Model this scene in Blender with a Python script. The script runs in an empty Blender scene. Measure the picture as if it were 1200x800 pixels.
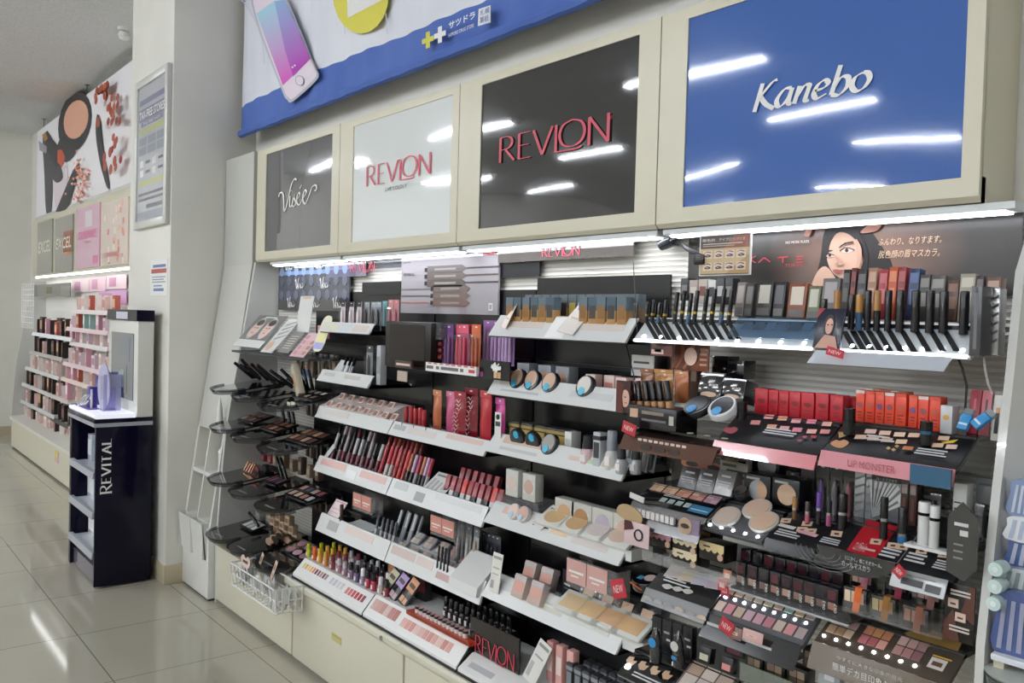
import bpy, bmesh, math, random
from math import pi, sin, cos, radians
from mathutils import Vector, Matrix, Euler
random.seed(7)
sc = bpy.context.scene
COL = sc.collection

# ------------------------------------------------------------------ camera
FPX = 1008.14                      # focal length in pixels of the 1200 px frame
YAW, PITCH, ROLL, EYE = 0.89001591, 0.02675545, 0.02739923, 1.5
_F = Vector((-sin(YAW)*cos(PITCH), cos(YAW)*cos(PITCH), -sin(PITCH)))
_r = Vector((cos(YAW), sin(YAW), 0)); _u = _r.cross(_F)
_R = cos(ROLL)*_r + sin(ROLL)*_u; _U = -sin(ROLL)*_r + cos(ROLL)*_u
cam = bpy.data.cameras.new('camera'); cam.sensor_width = 36; cam.sensor_fit = 'HORIZONTAL'
cam.lens = FPX/1200*36; cam.clip_start = .05; cam.clip_end = 60
camo = bpy.data.objects.new('camera', cam); COL.objects.link(camo)
camo.matrix_world = Matrix(((_R.x, _U.x, -_F.x, 0), (_R.y, _U.y, -_F.y, 0), (_R.z, _U.z, -_F.z, EYE), (0, 0, 0, 1)))
sc.camera = camo

# ------------------------------------------------------------------ world, exposure, light strengths
w = bpy.data.worlds.new('world'); sc.world = w; w.use_nodes = True
w.node_tree.nodes['Background'].inputs[0].default_value = (.9, .95, 1, 1)
w.node_tree.nodes['Background'].inputs[1].default_value = .3
vs = sc.view_settings
vs.view_transform = 'Standard'; vs.look = 'None'; vs.gamma = 1; vs.use_curve_mapping = False
vs.exposure = 0.75
LAMP_E, CANOPY_E, TRAY_E = 80.0, 7.0, 7.0
sc.cycles.use_denoising = True
sc.cycles.max_bounces = 10; sc.cycles.transparent_max_bounces = 16
sc.cycles.caustics_reflective = False; sc.cycles.caustics_refractive = False
sc.cycles.sample_clamp_indirect = 6

# ------------------------------------------------------------------ helpers
def P(px, py, X=None, Y=None, Z=None):
    """the point of the place that the photograph shows at a pixel, on a plane of the place"""
    d = _F + _R*(px-600)/FPX - _U*(py-400)/FPX
    t = X/d.x if X is not None else (Y/d.y if Y is not None else (Z-EYE)/d.z)
    return Vector((0, 0, EYE)) + d*t
def T(x, y, z): return Matrix.Translation((x, y, z))
def RX(a): return Matrix.Rotation(radians(a), 4, 'X')
def RY(a): return Matrix.Rotation(radians(a), 4, 'Y')
def RZ(a): return Matrix.Rotation(radians(a), 4, 'Z')
def S(x, y=None, z=None): return Matrix.Diagonal((x, x if y is None else y, x if z is None else z, 1))

def lin(h):
    if isinstance(h, str):
        h = h.lstrip('#'); c = [int(h[i:i+2], 16)/255 for i in (0, 2, 4)]
    else: c = [x/255 for x in h]
    return tuple((x/12.92 if x <= .04045 else ((x+.055)/1.055)**2.4) for x in c)+(1,)
MATS = {}
def mat(h, rough=.45, metal=0., coat=0., emit=0., spec=.5):
    k = (h, rough, metal, coat, emit, spec)
    if k in MATS: return MATS[k]
    m = bpy.data.materials.new('finish_%s' % str(h).strip('#')); m.use_nodes = True
    b = m.node_tree.nodes['Principled BSDF']; i = b.inputs
    i['Base Color'].default_value = lin(h); i['Roughness'].default_value = rough; i['Metallic'].default_value = metal
    i['Coat Weight'].default_value = coat; i['Coat Roughness'].default_value = .015
    i['Specular IOR Level'].default_value = spec
    if emit:
        i['Emission Color'].default_value = lin(h); i['Emission Strength'].default_value = emit
    MATS[k] = m; return m
def clear(tint='#ffffff', gloss=.1, opaque=0., rough=.05):
    """thin clear acrylic: lets light through, mirrors a little, may be slightly milky"""
    k = ('clear', tint, gloss, opaque, rough)
    if k in MATS: return MATS[k]
    m = bpy.data.materials.new('clear_acrylic'); m.use_nodes = True; nt = m.node_tree; nt.nodes.clear()
    o = nt.nodes.new('ShaderNodeOutputMaterial'); t = nt.nodes.new('ShaderNodeBsdfTransparent'); g = nt.nodes.new('ShaderNodeBsdfGlossy')
    f = nt.nodes.new('ShaderNodeLayerWeight'); f.inputs[0].default_value = .5
    pw = nt.nodes.new('ShaderNodeMath'); pw.operation = 'POWER'; pw.inputs[1].default_value = 5; nt.links.new(f.outputs['Facing'], pw.inputs[0])
    ad = nt.nodes.new('ShaderNodeMath'); ad.operation = 'MULTIPLY_ADD'; ad.inputs[1].default_value = .4; ad.inputs[2].default_value = gloss*.14; ad.use_clamp = True
    mx = nt.nodes.new('ShaderNodeMixShader'); t.inputs[0].default_value = lin(tint); g.inputs['Roughness'].default_value = rough
    nt.links.new(pw.outputs[0], ad.inputs[0]); nt.links.new(ad.outputs[0], mx.inputs[0])
    last = t.outputs[0]
    if opaque:
        d = nt.nodes.new('ShaderNodeBsdfDiffuse'); d.inputs[0].default_value = lin(tint)
        m2 = nt.nodes.new('ShaderNodeMixShader'); m2.inputs[0].default_value = opaque
        nt.links.new(t.outputs[0], m2.inputs[1]); nt.links.new(d.outputs[0], m2.inputs[2]); last = m2.outputs[0]
    nt.links.new(last, mx.inputs[1]); nt.links.new(g.outputs[0], mx.inputs[2]); nt.links.new(mx.outputs[0], o.inputs[0])
    MATS[k] = m; return m
def noisy(name, c1, c2, scale, rough=.5, bump=0., coat=0.):
    m = bpy.data.materials.new(name); m.use_nodes = True; nt = m.node_tree; b = nt.nodes['Principled BSDF']
    tc = nt.nodes.new('ShaderNodeTexCoord'); n = nt.nodes.new('ShaderNodeTexNoise'); n.inputs['Scale'].default_value = scale; n.inputs['Detail'].default_value = 6
    r = nt.nodes.new('ShaderNodeValToRGB'); r.color_ramp.elements[0].position = .35; r.color_ramp.elements[1].position = .65
    r.color_ramp.elements[0].color = lin(c1); r.color_ramp.elements[1].color = lin(c2)
    nt.links.new(tc.outputs['Object'], n.inputs[0]); nt.links.new(n.outputs[0], r.inputs[0]); nt.links.new(r.outputs[0], b.inputs['Base Color'])
    b.inputs['Roughness'].default_value = rough; b.inputs['Coat Weight'].default_value = coat
    if bump:
        bp = nt.nodes.new('ShaderNodeBump'); bp.inputs['Strength'].default_value = bump; bp.inputs['Distance'].default_value = .01
        nt.links.new(n.outputs[0], bp.inputs['Height']); nt.links.new(bp.outputs[0], b.inputs['Normal'])
    return m

class MB:
    """collects shapes; build() links them as ONE mesh object"""
    def __init__(s): s.v = []; s.f = []; s.m = []; s.mats = []
    def mi(s, m):
        if m not in s.mats: s.mats.append(m)
        return s.mats.index(m)
    def add(s, vs, fs, m, M=None):
        b = len(s.v); k = s.mi(m)
        s.v += [tuple(M @ Vector(v)) if M is not None else tuple(v) for v in vs]
        for f in fs: s.f.append([b+i for i in f]); s.m.append(k)
        return s
    def box(s, x0, x1, y0, y1, z0, z1, m, M=None, bev=0):
        if bev:
            bm = bmesh.new(); bmesh.ops.create_cube(bm, size=1)
            for v in bm.verts: v.co = ((x0+x1)/2+v.co.x*(x1-x0), (y0+y1)/2+v.co.y*(y1-y0), (z0+z1)/2+v.co.z*(z1-z0))
            bmesh.ops.bevel(bm, geom=bm.edges[:], offset=bev, segments=2, affect='EDGES', profile=.5)
            bm.verts.index_update()
            s.add([v.co.copy() for v in bm.verts], [[v.index for v in f.verts] for f in bm.faces], m, M); bm.free(); return s
        return s.add([(x0,y0,z0),(x1,y0,z0),(x1,y1,z0),(x0,y1,z0),(x0,y0,z1),(x1,y0,z1),(x1,y1,z1),(x0,y1,z1)],
                     [(0,3,2,1),(4,5,6,7),(0,1,5,4),(1,2,6,5),(2,3,7,6),(3,0,4,7)], m, M)
    def quad(s, a, b, c, d, m, M=None): return s.add([a, b, c, d], [(0,1,2,3)], m, M)
    def prism(s, poly, z0, z1, m, M=None):
        """a 2-D outline (counter-clockwise) raised from z0 to z1"""
        n = len(poly); v = [(x, y, z0) for x, y in poly]+[(x, y, z1) for x, y in poly]
        return s.add(v, [list(range(n))[::-1], list(range(n, 2*n))]+[(i, (i+1) % n, n+(i+1) % n, n+i) for i in range(n)], m, M)
    def profile(s, poly, x0, x1, m, M=None):
        """an outline in (y, z) drawn out along x"""
        n = len(poly); v = [(x0, y, z) for y, z in poly]+[(x1, y, z) for y, z in poly]
        return s.add(v, [list(range(n)), list(range(n, 2*n))[::-1]]+[(i, n+i, n+(i+1) % n, (i+1) % n) for i in range(n)], m, M)
    def lathe(s, prof, m, M=None, n=16, sx=1., sy=1.):
        v = []; f = []
        for r, z in prof: v += [(r*cos(2*pi*i/n)*sx, r*sin(2*pi*i/n)*sy, z) for i in range(n)]
        for j in range(len(prof)-1):
            for i in range(n): f.append((j*n+i, j*n+(i+1) % n, (j+1)*n+(i+1) % n, (j+1)*n+i))
        f.append(list(range(n))[::-1]); f.append([(len(prof)-1)*n+i for i in range(n)])
        return s.add(v, f, m, M)
    def tube(s, pts, r, m, n=6, M=None):
        pts = [Vector(p) for p in pts]; v = []; f = []
        for i, p in enumerate(pts):
            d = (pts[min(i+1, len(pts)-1)]-pts[max(i-1, 0)]).normalized()
            a = d.cross(Vector((0, 0, 1)) if abs(d.z) < .9 else Vector((1, 0, 0))).normalized(); b = d.cross(a)
            v += [p+(a*cos(2*pi*k/n)+b*sin(2*pi*k/n))*r for k in range(n)]
        for j in range(len(pts)-1):
            for i in range(n): f.append((j*n+i, j*n+(i+1) % n, (j+1)*n+(i+1) % n, (j+1)*n+i))
        f.append(list(range(n))[::-1]); f.append([(len(pts)-1)*n+i for i in range(n)])
        return s.add(v, f, m, M)
    def mesh(s, me, m, M=None): return s.add([v.co for v in me.vertices], [list(p.vertices) for p in me.polygons], m, M)
    def build(s, name, parent=None, M=None, smooth=True):
        me = bpy.data.meshes.new(name); me.from_pydata(s.v, [], s.f)
        for m in s.mats: me.materials.append(m)
        me.polygons.foreach_set('material_index', s.m)
        if smooth and me.polygons:
            me.polygons.foreach_set('use_smooth', [True]*len(me.polygons)); me.update(); me.set_sharp_from_angle(angle=radians(38))
        me.update()
        o = bpy.data.objects.new(name, me); COL.objects.link(o)
        if parent: o.parent = parent
        if M is not None: o.matrix_basis = M
        return o

def tag(o, label, cat, group=None, kind=None):
    o['label'] = label; o['category'] = cat
    if group: o['group'] = group
    if kind: o['kind'] = kind
    return o
def struct(o): o['kind'] = 'structure'; return o
def thing(name, label=None, cat=None, M=None, group=None):
    o = bpy.data.objects.new(name, None); o.empty_display_size = .03; COL.objects.link(o)
    if M is not None: o.matrix_basis = M
    if label: tag(o, label, cat, group)
    return o
def copy_tree(o, parent=None):
    c = o.copy(); COL.objects.link(c)
    if parent: c.parent = parent
    for ch in KIDS.get(o.name, list(o.children)): copy_tree(ch, c)
    return c
KIDS = {}; PROTO = {}
def put(key, maker, M, label, cat, group=None):
    """one thing of a kind: the first call builds it with its parts, later calls copy the thing and each part"""
    if key not in PROTO:
        r = maker(); PROTO[key] = r
        for o in [r]+list(r.children): KIDS[o.name] = list(o.children)
    else: r = copy_tree(PROTO[key])
    r.matrix_basis = M
    for k in ('group',):
        if k in r: del r[k]
    return tag(r, label, cat, group)
NTH = 'first second third fourth fifth sixth seventh eighth ninth tenth eleventh twelfth thirteenth fourteenth fifteenth sixteenth seventeenth eighteenth nineteenth twentieth'.split()
def nth(i): return NTH[i] if i < 20 else 'number %d' % (i+1)

# lettering: the built-in font turned into flat raised mesh
def text_mesh(s, shear=0., bold=0., spacing=1.):
    k = ('txt', s, shear, bold, spacing)
    if k in MATS: return MATS[k]
    cu = bpy.data.curves.new('lettering', 'FONT'); cu.body = s; cu.shear = shear; cu.offset = bold; cu.space_character = spacing; cu.resolution_u = 3
    o = bpy.data.objects.new('lettering', cu); COL.objects.link(o)
    dg = bpy.context.evaluated_depsgraph_get(); dg.update()
    me = bpy.data.meshes.new_from_object(o.evaluated_get(dg)); COL.objects.unlink(o); bpy.data.objects.remove(o)
    xs = [v.co.x for v in me.vertices] or [0, 1]; ys = [v.co.y for v in me.vertices] or [0, 1]
    a, b, c, d = min(xs), max(xs), min(ys), max(ys)
    for v in me.vertices: v.co = ((v.co.x-a)/max(b-a, 1e-6), (v.co.y-c)/max(d-c, 1e-6), 0)
    MATS[k] = me; return me
FRONT = Matrix(((1,0,0,0),(0,0,-1,0),(0,1,0,0),(0,0,0,1)))     # local (x, y) onto a wall that faces -Y
def letter(mb, s, m, M, w, h, shear=0., bold=0., spacing=1.):
    """text that fills a w x h box whose lower-left corner is M"""
    mb.mesh(text_mesh(s, shear, bold, spacing), m, M @ S(w, h, 1)); return mb
NIBZ = [0]
def nib(mb, pts, m, M=None, lo=.012, hi=.05, ang=40, z=0., closed=False):
    """a broad-nib pen stroke through pts (x, y): thick across the nib angle, thin along it"""
    P2 = []; NIBZ[0] = (NIBZ[0]+1) % 40; z = z+NIBZ[0]*.00004
    n = len(pts)
    for i in range(n-1):
        p0, p1, p2, p3 = pts[max(i-1, 0)], pts[i], pts[i+1], pts[min(i+2, n-1)]
        for k in range(6):
            t = k/6
            P2.append(tuple(.5*((2*p1[j])+(-p0[j]+p2[j])*t+(2*p0[j]-5*p1[j]+4*p2[j]-p3[j])*t*t+(-p0[j]+3*p1[j]-3*p2[j]+p3[j])*t**3) for j in (0, 1)))
    P2.append(pts[-1]); V = []; a = radians(ang)
    for i, p in enumerate(P2):
        q0, q1 = P2[max(i-1, 0)], P2[min(i+1, len(P2)-1)]
        dx, dy = q1[0]-q0[0], q1[1]-q0[1]; L = math.hypot(dx, dy) or 1; dx /= L; dy /= L
        wd = (lo+(hi-lo)*abs(dx*sin(a)-dy*cos(a)))/2
        V += [(p[0]-dy*wd, p[1]+dx*wd, z), (p[0]+dy*wd, p[1]-dx*wd, z)]
    mb.add(V, [(2*i, 2*i+1, 2*i+3, 2*i+2) for i in range(len(P2)-1)], m, M); return mb
class Art:
    """flat print: outlines given in photograph pixels on a wall plane Y, each later one a hair in front of the last"""
    def __init__(s, Y, step=.0005): s.mb = MB(); s.Y = Y; s.k = 0; s.step = step
    def pt(s, p): q = P(p[0], p[1], Y=s.Y); return (q.x, s.Y-s.k*s.step, q.z)
    def poly(s, pts, m):
        s.k += 1; s.mb.add([s.pt(p) for p in pts], [list(range(len(pts)))], m); return s
    def oval(s, cx, cy, rx, ry, m, rot=0, n=20, a0=0, a1=360):
        c, d = cos(radians(rot)), sin(radians(rot)); q = []
        for i in range(n):
            t = radians(a0+(a1-a0)*i/n); x, y = rx*cos(t), ry*sin(t); q.append((cx+x*c-y*d, cy+x*d+y*c))
        return s.poly(q, m)
    def line(s, pts, w, m):
        s.k += 1
        for a, b in zip(pts, pts[1:]):
            dx, dy = b[0]-a[0], b[1]-a[1]; L = math.hypot(dx, dy) or 1; nx, ny = -dy/L*w/2, dx/L*w/2
            s.mb.add([s.pt((a[0]+nx, a[1]+ny)), s.pt((b[0]+nx, b[1]+ny)), s.pt((b[0]-nx, b[1]-ny)), s.pt((a[0]-nx, a[1]-ny))], [(0,1,2,3)], m)
        return s
    def text(s, t, bl, br, tl, m, shear=0., bold=0., spacing=1.):
        s.k += 1; a = Vector(s.pt(bl)); b = Vector(s.pt(br)); c = Vector(s.pt(tl))
        M = Matrix(((b.x-a.x, 0, 0, a.x), (0, 0, -1, a.y), (0, c.z-a.z, 0, a.z), (0, 0, 0, 1)))
        s.mb.mesh(text_mesh(t, shear, bold, spacing), m, M); return s
    def build(s, name, parent=None, M=None): return s.mb.build(name, parent, M, smooth=False)
def smooth(pts, k=5, closed=True):
    """a rounder outline through the same points"""
    n = len(pts); out = []
    for i in range(n if closed else n-1):
        p0, p1, p2, p3 = (pts[(i+j-1) % n] if closed else pts[min(max(i+j-1, 0), n-1)] for j in range(4))
        for q in range(k):
            t = q/k; out.append(tuple(.5*((2*p1[j])+(-p0[j]+p2[j])*t+(2*p0[j]-5*p1[j]+4*p2[j]-p3[j])*t*t+(-p0[j]+3*p1[j]-3*p2[j]+p3[j])*t**3) for j in (0, 1)))
    return out
WHITE = mat('#e9e9e6', .4); BLACK = mat('#111114', .3); GLOSSBLACK = mat('#0b0b0e', .12); SILVER = mat('#c3c6ca', .25, .9)
CLEAR = clear(); 
# ================================================================== the room
WALL = noisy('wall_paint', '#dcdad2', '#e2e0d8', 3, .55)
CEIL = noisy('ceiling_board', '#d6d8da', '#e6e8ea', 60, .8, .25)
def floor_mat():
    m = bpy.data.materials.new('polished_tile'); m.use_nodes = True; nt = m.node_tree; b = nt.nodes['Principled BSDF']
    tc = nt.nodes.new('ShaderNodeTexCoord'); sp = nt.nodes.new('ShaderNodeSeparateXYZ'); nt.links.new(tc.outputs['Object'], sp.inputs[0])
    def line(out, off, per):
        a = nt.nodes.new('ShaderNodeMath'); a.operation = 'SUBTRACT'; a.inputs[1].default_value = off; nt.links.new(out, a.inputs[0])
        f = nt.nodes.new('ShaderNodeMath'); f.operation = 'PINGPONG'; f.inputs[1].default_value = per/2; nt.links.new(a.outputs[0], f.inputs[0])
        c = nt.nodes.new('ShaderNodeMath'); c.operation = 'LESS_THAN'; c.inputs[1].default_value = .0022; nt.links.new(f.outputs[0], c.inputs[0]); return c
    lx, ly = line(sp.outputs[0], -4.251, .6075), line(sp.outputs[1], .937, .568)
    mx = nt.nodes.new('ShaderNodeMath'); mx.operation = 'MAXIMUM'; nt.links.new(lx.outputs[0], mx.inputs[0]); nt.links.new(ly.outputs[0], mx.inputs[1])
    no = nt.nodes.new('ShaderNodeTexNoise'); no.inputs['Scale'].default_value = 2.5; nt.links.new(tc.outputs['Object'], no.inputs[0])
    r = nt.nodes.new('ShaderNodeValToRGB'); r.color_ramp.elements[0].color = lin('#aca798'); r.color_ramp.elements[1].color = lin('#b7b2a3'); nt.links.new(no.outputs[0], r.inputs[0])
    mc = nt.nodes.new('ShaderNodeMixRGB'); mc.inputs[2].default_value = lin('#6e6a60'); nt.links.new(mx.outputs[0], mc.inputs[0]); nt.links.new(r.outputs[0], mc.inputs[1])
    nt.links.new(mc.outputs[0], b.inputs['Base Color']); b.inputs['Roughness'].default_value = .07; b.inputs['Specular IOR Level'].default_value = .6
    return m
HC = 3.47
FX0, FX1, FY0, FY1 = -11.35, 5.0, -15.0, 1.95
struct(MB().box(FX0-.1, FX1+.1, FY0-.1, FY1+.1, -.08, 0, floor_mat()).build('floor'))
struct(MB().box(FX0-.1, FX1+.1, FY0-.1, FY1+.1, HC, HC+.08, CEIL).build('ceiling'))
struct(MB().box(FX0, FX1, FY1, FY1+.1, 0, HC, WALL).build('wall_back'))
struct(MB().box(FX0-.1, FX0, FY0, FY1, 0, HC, WALL).build('wall_left'))
struct(MB().box(FX1, FX1+.1, FY0, FY1, 0, HC, WALL).build('wall_right'))
struct(MB().box(FX0, FX1, FY0-.1, FY0, 0, HC, WALL).build('wall_front'))
struct(MB().box(-5.56, -4.776, 1.483, FY1, 0, HC, WALL, bev=.006).build('wall_pillar'))
SKIRT = mat('#b9ae93', .5)
struct(MB().box(-5.57, -4.768, 1.475, FY1, 0, .105, SKIRT, bev=.004).build('baseboard_pillar'))
struct(MB().box(FX0, FX0+.012, FY0, FY1, 0, .1, SKIRT).build('baseboard_left'))
# ceiling lamps: long slim fittings in rows parallel to the shelving
LAMP = mat('#f2f7ff', .4, emit=LAMP_E)
def make_lamp():
    r = thing('ceiling_lamp')
    MB().box(-.62, .62, -.06, .06, .0, .03, WHITE).box(-.62, -.60, -.06, .06, -.03, .0, WHITE).box(.60, .62, -.06, .06, -.03, .0, WHITE).build('housing', r)
    d = MB().lathe([(.0, -.6), (.022, -.598), (.023, 0), (.022, .598), (.0, .6)], LAMP, RY(90), 12).build('diffuser', r)
    return r
for j, (y, off) in enumerate(((-1.62, -4.28), (-3.55, -4.38), (-5.5, -4.5), (-9.2, -4.4), (-11.1, -4.6), (-13.0, -4.4))):  # last three rows are unseen, added for low frontal light on the shelves
    for i in range(-3, 4):
        x = off+2.88*i
        if FX0+.7 < x < 2.2:
            put('lamp', make_lamp, T(x, y, HC-.03), 'slim white ceiling light, %s along its row, %s row out from the shelving' % (nth(i+3), nth(j)), 'ceiling light', 'rows of ceiling lights')
# wire-hung poster and fittings of the far bay come later; pillar fittings:
fr = thing('poster_frame', 'silver snap-frame notice with purple headings high on the white pillar', 'notice board')
ALU = mat('#d3d3ce', .35, .3)
Yp = 1.455
tl, tr, bl, br = (158, 98), (197, 77), (154, 267), (193, 257)
def W(p, Y): q = P(p[0], p[1], Y=Y); return q
a = W(tl, Yp); d = W(br, Yp); x0, x1, z0, z1 = a.x, d.x, d.z-.02, a.z
m = MB()
for bx in ((x0, x0+.045, z0, z1), (x1-.045, x1, z0, z1), (x0+.04, x1-.04, z1-.045, z1), (x0+.04, x1-.04, z0, z0+.045)):
    m.box(bx[0], bx[1], Yp, 1.483, bx[2], bx[3], ALU, bev=.006)
m.build('frame', fr)
ar = Art(Yp+.012); G1 = mat('#c9ccd6', .15, coat=1); PUR = mat('#7d7fa6', .15, coat=1); YEL = mat('#cfd38a', .15, coat=1); GR = mat('#9aa3b5', .15, coat=1); NVY = mat('#4a5270', .15, coat=1)
X0, X1, Z0, Z1 = x0+.04, x1-.04, z0+.04, z1-.04
def q4(u0, u1, v0, v1): return [(X0+(X1-X0)*u, Z0+(Z1-Z0)*v) for u, v in ((u0, v0), (u1, v0), (u1, v1), (u0, v1))]
pm = MB(); Yq = Yp+.012
def flat(u0, u1, v0, v1, m_, k=1): pm.add([(x, Yq-k*.0006, z) for x, z in q4(u0, u1, v0, v1)], [(0,1,2,3)], m_)
flat(0, 1, 0, 1, G1, 0); flat(.06, .95, .86, .9, PUR); flat(.04, .96, .74, .83, PUR); flat(.12, .9, .70, .735, PUR)
flat(.03, .97, .645, .685, YEL); flat(.03, .97, .26, .3, YEL); flat(0, 1, .0, .07, GR); flat(.35, .9, .09, .12, NVY)
for r_ in range(2):
    for c_ in range(3): flat(.05+.32*c_, .33+.32*c_, .49+.07*r_, .55+.07*r_, GR)
    for c_ in range(2):
        flat(.1+.45*c_, .22+.45*c_, .33+.07*r_, .38+.07*r_, WHITE); flat(.3+.45*c_, .46+.45*c_, .35+.07*r_, .37+.07*r_, NVY)
    flat(.05, .95, .15+.04*r_, .17+.04*r_, NVY)
letter(pm, 'TAX-FREE STORES', WHITE, T(X0+(X1-X0)*.06, Yq-.0015, Z0+(Z1-Z0)*.755) @ FRONT, (X1-X0)*.88, (Z1-Z0)*.06, bold=.02)
letter(pm, 'TAX FREE SHOP', WHITE, T(X0+(X1-X0)*.2, Yq-.0015, Z0+(Z1-Z0)*.708) @ FRONT, (X1-X0)*.6, (Z1-Z0)*.02)
pm.build('printed_sheet', fr, smooth=False)
MB().box(X0, X1, Yq-.006, Yq-.0045, Z0, Z1, clear(gloss=.15)).build('glazing', fr)
nt_ = thing('paper_notice', 'small white paper notice with red heading taped to the pillar', 'notice')
a = P(177, 305, Y=1.482); b = P(196, 346, Y=1.482)
MB().box(a.x, b.x, 1.4805, 1.4825, b.z, a.z, WHITE).build('sheet', nt_)
m = MB(); w_, h_ = b.x-a.x, a.z-b.z
for u0, u1, v0, v1, c in ((.15, .9, .78, .86, '#6c7aa5'), (.05, .95, .62, .74, '#b0504a'), (.1, .9, .5, .53, '#8a8f9a'), (.1, .8, .43, .46, '#8a8f9a'), (.1, .9, .36, .39, '#8a8f9a'), (.2, .8, .12, .2, '#6c86b5'), (.2, .7, .25, .29, '#6c86b5')):
    m.box(a.x+w_*u0, a.x+w_*u1, 1.4798, 1.4803, b.z+h_*v0, b.z+h_*v1, mat(c))
m.build('print', nt_)
# ================================================================== letters drawn by hand
GLYPH = {  # width, strokes, serif feet
 'R': (.62, [[(0,0),(0,1)], [(0,1),(.3,1),(.48,.88),(.48,.66),(.32,.52),(0,.5)], [(.22,.5),(.6,0)]], [(0,0),(.6,0),(0,1)]),
 'E': (.5, [[(0,0),(0,1)], [(0,1),(.46,1)], [(0,.52),(.4,.52)], [(0,0),(.48,0)]], [(0,0),(0,1)]),
 'V': (.74, [[(0,1),(.36,0)], [(.36,0),(.74,1)]], [(0,1),(.74,1)]),
 'L': (.5, [[(0,1),(0,0)], [(0,0),(.5,0)]], [(0,1),(0,0)]),
 'O': (.9, [[(.45,1.0),(.12,.86),(0,.5),(.12,.14),(.45,0),(.78,.14),(.9,.5),(.78,.86),(.45,1.0)]], []),
 'N': (.64, [[(0,0),(0,1)], [(0,1),(.64,0)], [(.64,0),(.64,1)]], [(0,0),(0,1),(.64,1)]),
 'I': (.1, [[(.05,0),(.05,1)]], [(.05,0),(.05,1)]),
 'T': (.62, [[(0,1),(.62,1)], [(.31,1),(.31,0)]], [(.31,0)]),
 'A': (.7, [[(0,0),(.35,1)], [(.35,1),(.7,0)], [(.14,.36),(.56,.36)]], [(0,0),(.7,0)]),
}
def word(mb, s, m, M, h, w, lo=.05, hi=.15, gap=.2, serif=False, big=None, ang=0):
    """a word of drawn capitals, scaled to w x h"""
    tot = sum(GLYPH[c][0]*(1.25 if i == big else 1) for i, c in enumerate(s))+gap*(len(s)-1); x = 0; K = M @ S(w/tot, h, 1)
    for i, c in enumerate(s):
        k = 1.25 if i == big else 1; W_, st, sf = GLYPH[c]; dy = -.12 if i == big else 0
        for a in st: nib(mb, [(x+p*k, q*k+dy) for p, q in a], m, K, lo, hi, ang)
        if serif:
            for p, q in sf: mb.add([(x+p*k-.13, q*k+dy-.03, 0), (x+p*k+.13, q*k+dy-.03, 0), (x+p*k+.13, q*k+dy+.03, 0), (x+p*k-.13, q*k+dy+.03, 0)], [(0,1,2,3)], m, K)
        x += W_*k+gap
def revlon(mb, m, M, h, w):
    K = M @ S(w/4.1, h, 1); x = 0
    for c, dx in (('R', 0), ('E', .8), ('V', 1.38), ('N', 3.46)):
        for a in GLYPH[c][1]: nib(mb, [(p+dx, q) for p, q in a], m, K, .035, .1, 0)
    nib(mb, [(2.26, 1), (2.26, -.02)], m, K, .035, .1, 0); nib(mb, [(2.26, -.02), (3.0, -.04), (3.2, .05)], m, K, .05, .05, 0)
    nib(mb, [(2.4+p, .08+q*.98) for p, q in GLYPH['O'][1][0]], m, K, .035, .1, 0)

# ================================================================== the wall shelving: bases, ends, back, sign boxes
MOD = [-4.34, -3.43, -2.53, -1.59, -.645]
CREAM = mat('#d6d1bd', .38); CREAM2 = mat('#cfc9b2', .35); LIPC = mat('#ddd9c6', .3); BRASS = mat('#b9ad5e', .4)
def make_base(w_):
    def f():
        r = thing('base_cabinet')
        MB().box(.002, w_-.002, .012, .31, .02, .325, CREAM).box(.002, w_-.002, .03, .31, .0, .02, mat('#4a463c')).build('body', r)
        d = MB().box(.006, w_-.006, 0, .014, .022, .322, CREAM, bev=.003).build('door', r)
        MB().box(w_*.45-.04, w_*.45+.04, -.0015, 0, .205, .235, mat('#c9c08c', .4)).box(w_*.45-.036, w_*.45+.036, -.002, -.001, .224, .232, BRASS).build('handle', d)
        MB().profile([(-.016, .328), (-.02, .335), (-.02, .352), (-.012, .36), (.31, .36), (.31, .325), (-.01, .325)], .001, w_-.001, LIPC).build('top', r)
        MB().lathe([(.0, 0), (.009, 0), (.009, .004), (.004, .005)], SILVER, T(w_-.12, -.02, .343) @ RX(90), 12).build('lock', r)
        return r
    return f
for i in range(4):
    put('base%d' % i, make_base(MOD[i+1]-MOD[i]), T(MOD[i], 1.602, 0), 'cream base cabinet with recessed pull, under %s' % (
        'the dark round tester trays and wire basket', 'the nail polish display', 'the bronze brand board', 'the stacked eyeshadow trays')[i], 'cabinet', 'cream base cabinets')
def side_profile(): return [(1.606, 0), (1.604, .33), (1.623, .64), (1.644, .9), (1.672, 1.085), (1.721, 1.364), (1.782, 1.748), (1.782, 1.755), (1.945, 1.755), (1.945, 0)]
PANEL = mat('#c9c9c4', .4)
tag(MB().profile(side_profile(), -4.362, -4.34, PANEL).build('shelving_end'), 'pale grey slanted side panel between the round tester trays and the white tower', 'end panel')
GLOSSP = mat('#cfcfcb', .08, coat=1)
tag(MB().profile([(1.60, 0), (1.585, .4), (1.59, .95), (1.629, 1.22), (1.664, 1.416), (1.69, 1.61), (1.78, 1.755), (1.945, 1.755), (1.945, 0)], -.643, -.628, GLOSSP).build('shelving_end'), 'glossy white slanted end panel beside the silver lit trays', 'end panel')
SLAT = mat('#ecebe5', .4)
def make_slats(w_):
    def f():
        m = MB().box(0, w_, .0025, .03, .36, 1.758, mat('#d5cfc4'))
        z = .372
        while z < 1.755:
            m.add([(0, .007, z), (w_, .007, z), (w_, 0, z+.006), (0, 0, z+.003), (w_, .002, z+.0125), (0, .002, z+.0125), (w_, .008, z+.0135), (0, .008, z+.0135)], [(0,1,2,3), (3,2,4,5), (5,4,6,7)], SLAT); z += .0155
        return m.build('slat_wall_panel', smooth=False)
    return f
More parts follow.
